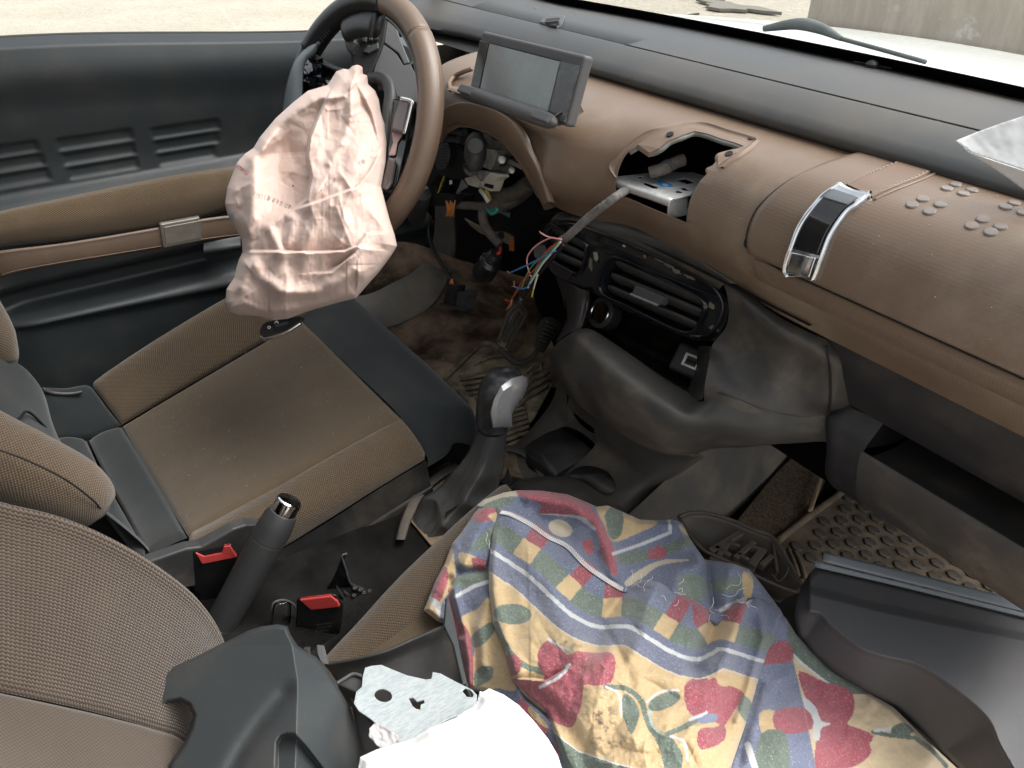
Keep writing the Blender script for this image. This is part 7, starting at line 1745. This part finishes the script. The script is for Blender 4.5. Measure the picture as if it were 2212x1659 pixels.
mp_ = thing('metal_plate', pz(900, 1520, -.72), 'galvanised metal plate with round and odd-shaped holes beside the paper', 'metal plate')
def pm3(a, b): u, v = H_(a, b); return pz(u, v, -.722+.00006*(b-1300)+.00002*(a-1500))
mo_ = [(1200, 1165), (1213, 1118), (1250, 1108), (1300, 1103), (1360, 1128), (1440, 1160), (1540, 1182), (1570, 1178), (1577, 1142), (1620, 1150), (1700, 1193), (1790, 1237), (1815, 1265), (1812, 1320), (1770, 1352), (1650, 1402), (1500, 1482), (1390, 1560), (1330, 1472), (1240, 1392), (1178, 1350), (1152, 1310), (1165, 1248), (1195, 1222)]
hl1 = [(1310+48*math.cos(2*math.pi*k/24), 1268+35*math.sin(2*math.pi*k/24)+6*math.cos(2*math.pi*k/24)) for k in range(24)]
hl2 = [(1447, 1282), (1470, 1278), (1492, 1300), (1530, 1290), (1533, 1308), (1512, 1318), (1510, 1345), (1488, 1340), (1468, 1325)]
hl3 = [(1735, 1242), (1752, 1228), (1780, 1240), (1798, 1262), (1790, 1278), (1760, 1275)]
plate('plate_body', [pm3(a, b) for a, b in mo_], V(.0, 0, -.0022), galv(), mp_, holes=[[pm3(a, b) for a, b in h] for h in (hl1, hl2, hl3)], bev=.0006)

# ---- dark plastic mouldings
bx = thing('black_channel', pz(830, 1420, -.80), 'black channel-shaped moulding behind the metal plate', 'plastic trim')
def ph(a, b, z): return pz(*H_(a, b), z)
surf('channel_back', [[ph(a, b, z) for a, b, z in ((995, 1108, -.775), (1150, 1078, -.765), (1320, 1035, -.757), (1500, 955, -.752), (1640, 893, -.745), (1690, 880, -.74))], [ph(a, b, z) for a, b, z in ((1030, 1150, -.80), (1170, 1130, -.79), (1330, 1090, -.782), (1510, 1030, -.777), (1660, 1000, -.77), (1710, 990, -.765))], [ph(a, b, z) for a, b, z in ((1080, 1230, -.82), (1200, 1230, -.81), (1350, 1200, -.80), (1530, 1170, -.795), (1690, 1190, -.79), (1755, 1200, -.78))], [ph(a, b, z) for a, b, z in ((1130, 1330, -.83), (1240, 1330, -.82), (1380, 1320, -.81), (1550, 1300, -.80), (1700, 1300, -.80), (1790, 1300, -.79))]], M['blk'], bx, 40, 30, thick=.003)
plate('channel_horn', [ph(a, b, -.735) for a, b in ((1652, 745), (1664, 750), (1690, 850), (1720, 1000), (1755, 1200), (1740, 1215), (1690, 1000), (1640, 895))], V(-.004, 0, -.004), M['grey'], bx, bev=.001)
dk = thing('black_bracket', pz(830, 1560, -.78), 'small black plastic bracket wedged under the metal plate', 'plastic trim')
plate('bracket_top', [ph(a, b, -.745) for a, b in ((1060, 1205), (1150, 1152), (1198, 1168), (1260, 1260), (1160, 1250))], V(0, .0, -.03), M['blk'], dk, bev=.002)
surf('bracket_side', [[ph(a, b, z) for a, b, z in ((1130, 1280, -.745), (1240, 1400, -.735), (1400, 1560, -.725))], [ph(a, b, z) for a, b, z in ((1180, 1480, -.75), (1260, 1560, -.74), (1400, 1700, -.73))], [ph(a, b, z) for a, b, z in ((1250, 1700, -.75), (1300, 1760, -.74), (1400, 1800, -.73))]], M['blk'], dk, 14, 14, thick=.003)
tube('bracket_lip', [ph(a, b, -.742) for a, b in ((1060, 1203), (1100, 1178), (1150, 1152), (1200, 1166))], .002, M['greyR'], dk, 6)

sh_ = thing('column_shroud', pz(600, 1560, -.75), 'dark grey curved plastic shroud with a notched end on the passenger seat', 'plastic trim')
so = zmap('H', [(100, 1205), (122, 1155), (170, 1120), (300, 1060), (400, 1008), (500, 960), (580, 920), (650, 896), (740, 885), (795, 895), (812, 940), (850, 1000), (905, 1035), (950, 1060), (1000, 1115), (1060, 1210), (1130, 1330), (1200, 1500), (1252, 1659), (1300, 1900), (120, 1900), (155, 1640), (175, 1610), (230, 1535), (270, 1445), (286, 1375), (262, 1322), (215, 1296), (150, 1310), (112, 1338), (92, 1328), (108, 1290), (100, 1240)])
HZ = lambda L: zmap('H', L)
rid = HZ([(770, 880), (820, 1000), (850, 1190), (845, 1460), (830, 1800)])
def sh_z(u, w):
    x = np.interp(w, [p[1] for p in rid], [p[0] for p in rid]); dx = u-x
    z = -.655-.00022*np.clip(-dx, 0, 400)-.00075*np.clip(dx, 0, 300)+.00000*w
    z = z-.00010*np.clip(HZ([(0, 1150)])[0][1]-w, -400, 200)*-.6
    d, s, al = seg_dist(u, w, HZ([(850, 1190), (770, 1270), (660, 1400), (560, 1540), (470, 1700), (420, 1800)]))
    z = z-.006*np.exp(-(d/18)**2)*sstep(0, .15, al)
    z = z-np.where(s*1.0 < 0, .006, 0)*sstep(0, 6, d)*sstep(H_(0, 1180)[1], H_(0, 1260)[1], w)*sstep(-2, -30, dx)*0
    rp_ = HZ([(722, 1800), (728, 1520), (752, 1480), (790, 1466), (835, 1470), (900, 1540), (1010, 1680), (1080, 1800)])
    ins = inside(u, w, rp_); dd = seg_dist(u, w, rp_)[0]
    z = z-np.where(ins, .022*sstep(0, 7, dd), 0)
    return z
def sh_d(u, w, ed):
    z = sh_z(u, w)-.010*(1-sstep(0, 10, ed))**2
    r = FW.z+RT.z*(u-CX)/F-UP.z*(w-CY)/F
    return z/r
sheet('shroud_shell', so, sh_d, M['grey'], sh_, 2.2, thick=.003)
for a, b in ((95, 1325), (108, 1170), (900, 1030)):
    u, v = H_(a, b); rbox('snap_tab', pd(u, v, float(sh_d(np.array([u]), np.array([v]), np.array([5.0]))[0])+.004), RT*.003, UP*.004, FW*.003, M['blk'], sh_, .0008)
plate('clip_tongue', [ph(a, b, -.745) for a, b in ((950, 995), (975, 1000), (1000, 1100), (970, 1080), (955, 1040))], V(0, .004, -.003), M['greyR'], sh_, bev=.0008)

it = thing('trim_cover_back', pz(1600, 1180, -.86), 'brown-grey trim cover lying inside out with moulded clips showing', 'plastic trim')
io = [(80, 585), (130, 568), (200, 570), (300, 597), (400, 640), (480, 672), (540, 760), (590, 850), (606, 885), (585, 908), (510, 882), (400, 832), (300, 780), (200, 735), (150, 690)]
def pj3(a, b, z): return pz(*zz('J', a, b), z)
rim3 = [pj3(a, b, -.835) for a, b in io]; c_ = sum(rim3, V(0, 0, 0))/len(rim3)
ring_prism('cover_shell', [rim3, [p+(c_-p)*.04+V(.0, .0, -.008) for p in rim3], [p+(c_-p)*.22+V(-.0, .0, -.038) for p in rim3], [p+(c_-p)*.8+V(-.0, 0, -.042) for p in rim3]], M['inner'], it, cap=False)
fx = [o for o in it.children][-1]; solidify(fx, .002)
ring_prism('cover_floor', [[p+(c_-p)*.2+V(0, 0, -.041) for p in rim3], [c_+V(0, 0, -.043)]*len(rim3)], M['inner'], it, cap=False)
tube('cover_rim', [pj3(a, b, -.833) for a, b in io[:10]], .0028, M['inner'], it, 8, n=80)
tube('cover_rim', [pj3(a, b, -.833) for a, b in io[9:]+io[:1]], .0025, M['inner'], it, 8, n=50)
def clipbar(a0, b0, a1, b1, w, z, h=.006):
    p, q = pj3(a0, b0, z), pj3(a1, b1, z); d = q-p; s = d.normalized().cross(V(0, 0, 1)); rbox('clip', (p+q)/2, d/2, s*w, V(0, 0, h), M['inner'], it, .001)
for a0, b0, a1, b1, w in ((215, 740, 345, 660, .005), (250, 760, 300, 690, .004), (320, 770, 400, 700, .004), (390, 800, 440, 730, .006), (290, 700, 340, 720, .003), (330, 750, 380, 780, .003), (235, 720, 300, 760, .004), (370, 710, 440, 740, .003), (210, 770, 300, 800, .003), (310, 790, 400, 830, .003), (480, 700, 500, 830, .002), (430, 800, 480, 760, .004)):
    clipbar(a0, b0, a1, b1, w, -.840)
tube('cover_wire', [pj3(a, b, -.83) for a, b in ((480, 830), (510, 860), (540, 830), (550, 800))], .0012, M['inner'], it, 5)

rt_ = thing('grey_trim_panel', pz(1950, 1450, -.85), 'large grey moulded trim panel standing in front of the passenger seat', 'plastic trim')
ro = JZ([(570, 1010), (580, 950), (600, 890), (640, 825), (668, 800), (900, 850), (1200, 922), (1500, 1000), (1720, 1050), (1900, 1095), (1900, 1950), (1520, 1950), (1420, 1800), (1280, 1659), (1160, 1540), (1000, 1400), (860, 1320), (740, 1250), (640, 1165), (585, 1090)])
edge_r = JZ([(640, 985), (690, 1000), (740, 1055), (850, 1140), (960, 1180), (1100, 1215), (1250, 1310), (1400, 1440), (1460, 1560), (1540, 1700), (1680, 1960)])
edge_r = resample(edge_r, 90, False)
def rt_z(u, w):
    d, s, al = seg_dist(u, w, edge_r); wl_ = np.interp(u, [p[0] for p in edge_r], [p[1] for p in edge_r]); low = (w > wl_) | (u < edge_r[0][0])
    z = -.735-np.where(low, .00090*d+.008*sstep(0, 10, d), 0)
    tl = JZ([(640, 900), (900, 965), (1200, 1030), (1490, 1085), (1720, 1130)]); wt = np.interp(u, [p[0] for p in tl], [p[1] for p in tl]); e = w-wt
    z = z-.018*(1-sstep(-12, 10, e))-.00008*np.clip(-e, 0, 80)
    xr = np.interp(w, [p[1] for p in JZ([(0, 1060), (0, 1300), (0, 1660)])], [p[0] for p in JZ([(1505, 0), (1440, 0), (1400, 0)])]); z = z-.003*sstep(-40, 70, u-xr)*(~low)
    return z-.00006*(u-1700)*0
def rt_d(u, w, ed):
    r = FW.z+RT.z*(u-CX)/F-UP.z*(w-CY)/F; return (rt_z(u, w)-.012*(1-sstep(0, 14, ed))**2)/r
sheet('panel_shell', ro, rt_d, M['greyR'], rt_, 2.6, thick=.003)
fl = [[pj3(a, b, z) for a, b, z in ((700, 735, -.748), (1000, 805, -.748), (1300, 880, -.748), (1900, 1030, -.748))], [pj3(a, b, z) for a, b, z in ((697, 775, -.752), (1000, 850, -.752), (1300, 925, -.752), (1900, 1075, -.752))]]
M['flangeG'] = plastic('pale grey flange', (.20, .215, .225), .45, .15, gb=.15)
surf('panel_flange', fl, M['flangeG'], rt_, 30, 4, thick=.003)
surf('panel_lip', [[pj3(a, b, z) for a, b, z in ((662, 775, -.753), (1000, 858, -.753), (1300, 932, -.753), (1900, 1080, -.753))], [pj3(a, b, z) for a, b, z in ((664, 800, -.757), (1000, 878, -.757), (1300, 952, -.757), (1900, 1100, -.757))]], M['flangeG'], rt_, 30, 4, thick=.004)

# ---- bracket in the opening, and the cut cable
mb = thing('metal_bracket', on_dash(1420, 420), 'bent sheet-metal bracket with a blue ink mark in the dashboard opening', 'bracket')
O_ = lambda a, b, z: pz(*zz('O', a, b), z)
bz_ = -.338
bo = [(188, 478), (205, 466), (470, 440), (560, 432), (740, 432), (840, 430), (960, 470), (930, 500), (870, 560), (820, 620), (690, 655), (660, 648), (500, 590), (350, 540)]
holes = [[(375, 472), (400, 464), (430, 474), (410, 484), (385, 482)], [(475, 468), (510, 462), (558, 482), (520, 488)], [(690, 497), (775, 482), (862, 520), (790, 530)], [(425, 520), (445, 514), (545, 552), (540, 568), (500, 566), (440, 540)], [(725, 562), (770, 556), (812, 585), (760, 584)], [(690, 590), (715, 580), (748, 592), (745, 606), (700, 604)]]
plate('bracket_plate', [O_(a, b, bz_) for a, b in bo], V(0, 0, -.0016), M['alu'], mb, holes=[[O_(a, b, bz_) for a, b in h] for h in holes], bev=.0004)
fr0 = [O_(a, b, bz_) for a, b in ((188, 482), (350, 542), (500, 592), (660, 650))]
surf('bracket_front', [fr0, [p+V(0, -.003, -.004) for p in fr0], [p+V(0, -.002, -.011) for p in fr0]], M['alu'], mb, 20, 8, thick=.001)
fr1 = [O_(a, b, bz_) for a, b in ((660, 650), (740, 640), (826, 612))]
surf('bracket_flange', [fr1, [p+V(0, -.004, -.004) for p in fr1], [p+V(0, -.003, -.022) for p in fr1], [p+V(0, .004, -.026) for p in fr1]], M['alu'], mb, 14, 10, thick=.0015)
ik = O_(595, 530, bz_+.0008)
plate('ink_mark', [ik+V((.011+.003*math.sin(3*a))*math.cos(a), (.009+.002*math.cos(2*a))*math.sin(a), 0) for a in np.linspace(0, 2*math.pi, 22, endpoint=False)], V(0, 0, -.0006), simple('blue marker', (.02, .22, .55), .5), mb)
plate('ink_gap', [ik+V(.004+.005*math.cos(a), -.001+.003*math.sin(a), .0005) for a in np.linspace(0, 2*math.pi, 12, endpoint=False)], V(0, 0, -.0006), M['alu'], mb)
tube('rear_pipe', [O_(480, 440, -.325), O_(600, 400, -.318), O_(700, 350, -.312), O_(760, 330, -.310)], .008, M['tape'], mb, 10)
for f in (.45, .62): tube('pipe_clip', [O_(590+f*60, 410-f*40, -.316), O_(596+f*66, 404-f*42, -.3155)], .0092, M['greyR'], mb, 10)

hc = thing('cut_cable', pyz('F', 370, 360, .64), 'grey taped cable from the dash opening ending in bare coloured wires', 'cable')
ct = [(840, 30, .80), (805, 38, .73), (775, 50, .690), (735, 68, .650), (690, 98, .632), (620, 150, .622), (560, 195, .617), (500, 245, .614), (440, 300, .612), (395, 340, .611), (365, 362, .61)]
tube('taped_sheath', [pyz('F', *p) for p in ct], .0098, M['tape2'] if 'tape2' in M else simple('grey cloth tape', (.13, .12, .11), .85, bump=.8, bscale=260, bdist=.0012, vary=.35, vscale=60), hc, 14, n=260, rfun=lambda t: .0054+.0005*((t*26) % 1)+.0006*sstep(.9, 1, np.array(t)))
W_ = [('w_pink', .0011, [(365, 352), (320, 345), (280, 335), (238, 312)]), ('w_pink', .0011, [(365, 356), (300, 345), (220, 385), (170, 440), (160, 490), (175, 550), (188, 575)]),
      ('w_blue', .0014, [(330, 420), (260, 455), (160, 505), (60, 550)]), ('w_red', .0012, [(345, 370), (300, 400), (255, 450), (205, 530), (150, 580), (110, 640), (70, 705)]),
      ('w_green', .0012, [(350, 370), (270, 440), (200, 500), (160, 560), (130, 640)]), ('w_teal', .0011, [(355, 368), (290, 440), (230, 510), (200, 560), (170, 620)]),
      ('w_blue', .0012, [(190, 590), (165, 635), (120, 645), (85, 632)]), ('w_white', .0013, [(360, 366), (300, 440), (250, 500), (205, 570), (175, 620), (165, 640)]),
      ('w_yellow', .0012, [(220, 560), (205, 620), (188, 695)]), ('w_white', .0011, [(225, 560), (210, 610), (195, 660)]), ('w_brown', .0011, [(340, 375), (250, 470), (180, 560), (110, 650), (60, 720)]), ('w_red', .0010, [(70, 705), (60, 715), (45, 715), (30, 708)]),
      ('w_copper', .0007, [(70, 705), (60, 735), (38, 770)]), ('w_copper', .0007, [(72, 706), (66, 740), (50, 760)]), ('w_copper', .0007, [(62, 550), (48, 545), (42, 540)]), ('w_copper', .0007, [(62, 550), (45, 560)]), ('w_copper', .0007, [(85, 632), (70, 630)]), ('w_copper', .0007, [(85, 632), (82, 600)]), ('w_copper', .0007, [(240, 312), (234, 303)])]
for nm, r_, L in W_: tube('wire', [pyz('F', a, b, .605-.00002*b) for a, b in L], r_, M[nm], hc, 6, n=len(L)*8)
tube('black_lead', [pyz('F', a, b, .602) for a, b in ((380, 380), (330, 440), (260, 520), (190, 610), (140, 690), (118, 720))], .0032, M['w_black'], hc, 8, n=40)
tube('cut_end', [pyz('F', 128, 700, .600), pyz('F', 116, 722, .600)], .0036, M['grey'], hc, 8)
# ---- crumbs and lint scattered about
rs = np.random.RandomState(12)

fl_ = []; ff_ = []
for k in range(90):
    f, g_ = rs.rand(), rs.rand(); p = L_(L_(RL, RR_, f), L_(FL, FR, f), g_)+V(0, 0, .0075+.001*rs.rand()-.012*math.sin(math.pi*f)*(1-g_))
    a = rs.rand()*6.28; l = .0006+.0014*rs.rand()**3; w = .0004+.0004*rs.rand(); d = V(math.cos(a), math.sin(a), .1); s = V(-math.sin(a), math.cos(a), 0); m0 = len(fl_)
    fl_ += [p-d*l, p+s*w, p+d*l, p-s*w, p+V(0, 0, .0006)]; ff_ += [(m0, m0+1, m0+4), (m0+1, m0+2, m0+4), (m0+2, m0+3, m0+4), (m0+3, m0, m0+4)]
for k in range(120):
    x, t = -1.0+rs.rand()*.9, .05+rs.rand()*.85
    if -.86 < x < -.55 and .2 < t < .95: continue
    p = dash_pt(x, t, .0072 if x > -.46 and t < tmax else .0008); n_ = dash_n(x, t); a = rs.rand()*6.28; l = .0004+.0012*rs.rand()**4; w = .0003+.0002*rs.rand()
    e1_ = V(1, 0, 0); e2_ = n_.cross(e1_); d = e1_*math.cos(a)+e2_*math.sin(a); s = e2_*math.cos(a)-e1_*math.sin(a); m0 = len(fl_)
    fl_ += [p-d*l, p+s*w, p+d*l, p-s*w, p+n_*.0004]; ff_ += [(m0, m0+1, m0+4), (m0+1, m0+2, m0+4), (m0+2, m0+3, m0+4), (m0+3, m0, m0+4)]
tag(mesh_obj('crumbs', fl_, ff_, simple('pale crumbs', (.48, .42, .34), .9), None, False), 'tiny pale crumbs and lint on the seat and dashboard', 'crumbs', None, 'stuff')

# ------------------------------------------------------------------ pieces that belong to a part go one level deeper
def strip(n): return n.split('.')[0]
def deeper(root, child, part):
    ps_ = [o for o in root.children if strip(o.name) == part]
    for c in [o for o in root.children if strip(o.name) == child]:
        if ps_: attach(c, min(ps_, key=lambda q: (q.location-c.location).length))
for root, child, part in ((lid, 'latch_window', 'latch_frame'), (lid, 'latch_flap', 'latch_frame'), (lid, 'latch_scoop', 'latch_frame'), (lid, 'stitching', 'strap'), (lid, 'strap_groove', 'strap'),
                          (st_, 'vent_slat', 'vent_surround'), (st_, 'vent_rim', 'vent_surround'), (st_, 'vent_back', 'vent_surround'), (st_, 'highlight_bead', 'vent_surround'), (st_, 'worn_patch', 'vent_surround'), (st_, 'tab_edge', 'vent_tab'),
                          (st_, 'socket_ring', 'power_socket'), (st_, 'socket_bore', 'power_socket'), (st_, 'port_bezel', 'port_block'), (st_, 'port_tongue', 'port_block'),
                          (gl_, 'silver_shield', 'knob'), (gl_, 'knob_cap', 'knob'), (gl_, 'knob_collar', 'knob'), (gl_, 'stitching', 'gaiter'), (gl_, 'gaiter_hem', 'gaiter'), (gl_, 'gaiter_skirt', 'gaiter'),
                          (sc_col, 'stalk_button', 'stalk_end'), (sc_col, 'button_ring', 'stalk_end'), (sc_col, 'connector_mouth', 'connector_block'), (sw, 'pad_trim', 'switch_pad'), (sw, 'frame_rib', 'airbag_frame'),
                          (scr, 'end_button', 'base_roll'), (dash, 'vent_bar', 'corner_vent'), (dash, 'vent_opening', 'corner_vent'), (dash, 'sensor_seam', 'light_sensor'), (dash, 'screw_hole', 'opening_rim'),
                          (door, 'strap_plate', 'pull_strap'), (door, 'strap_seam', 'pull_strap'), (pc, 'overlock_thread', 'front_drape'), (pc, 'loose_thread', 'front_drape'), (ds, 'bolster_seam', 'backrest_bolster'), (ds, 'backrest_seam', 'backrest_middle'), (mb, 'ink_mark', 'bracket_plate'), (mb, 'ink_gap', 'bracket_plate')):
    deeper(root, child, part)
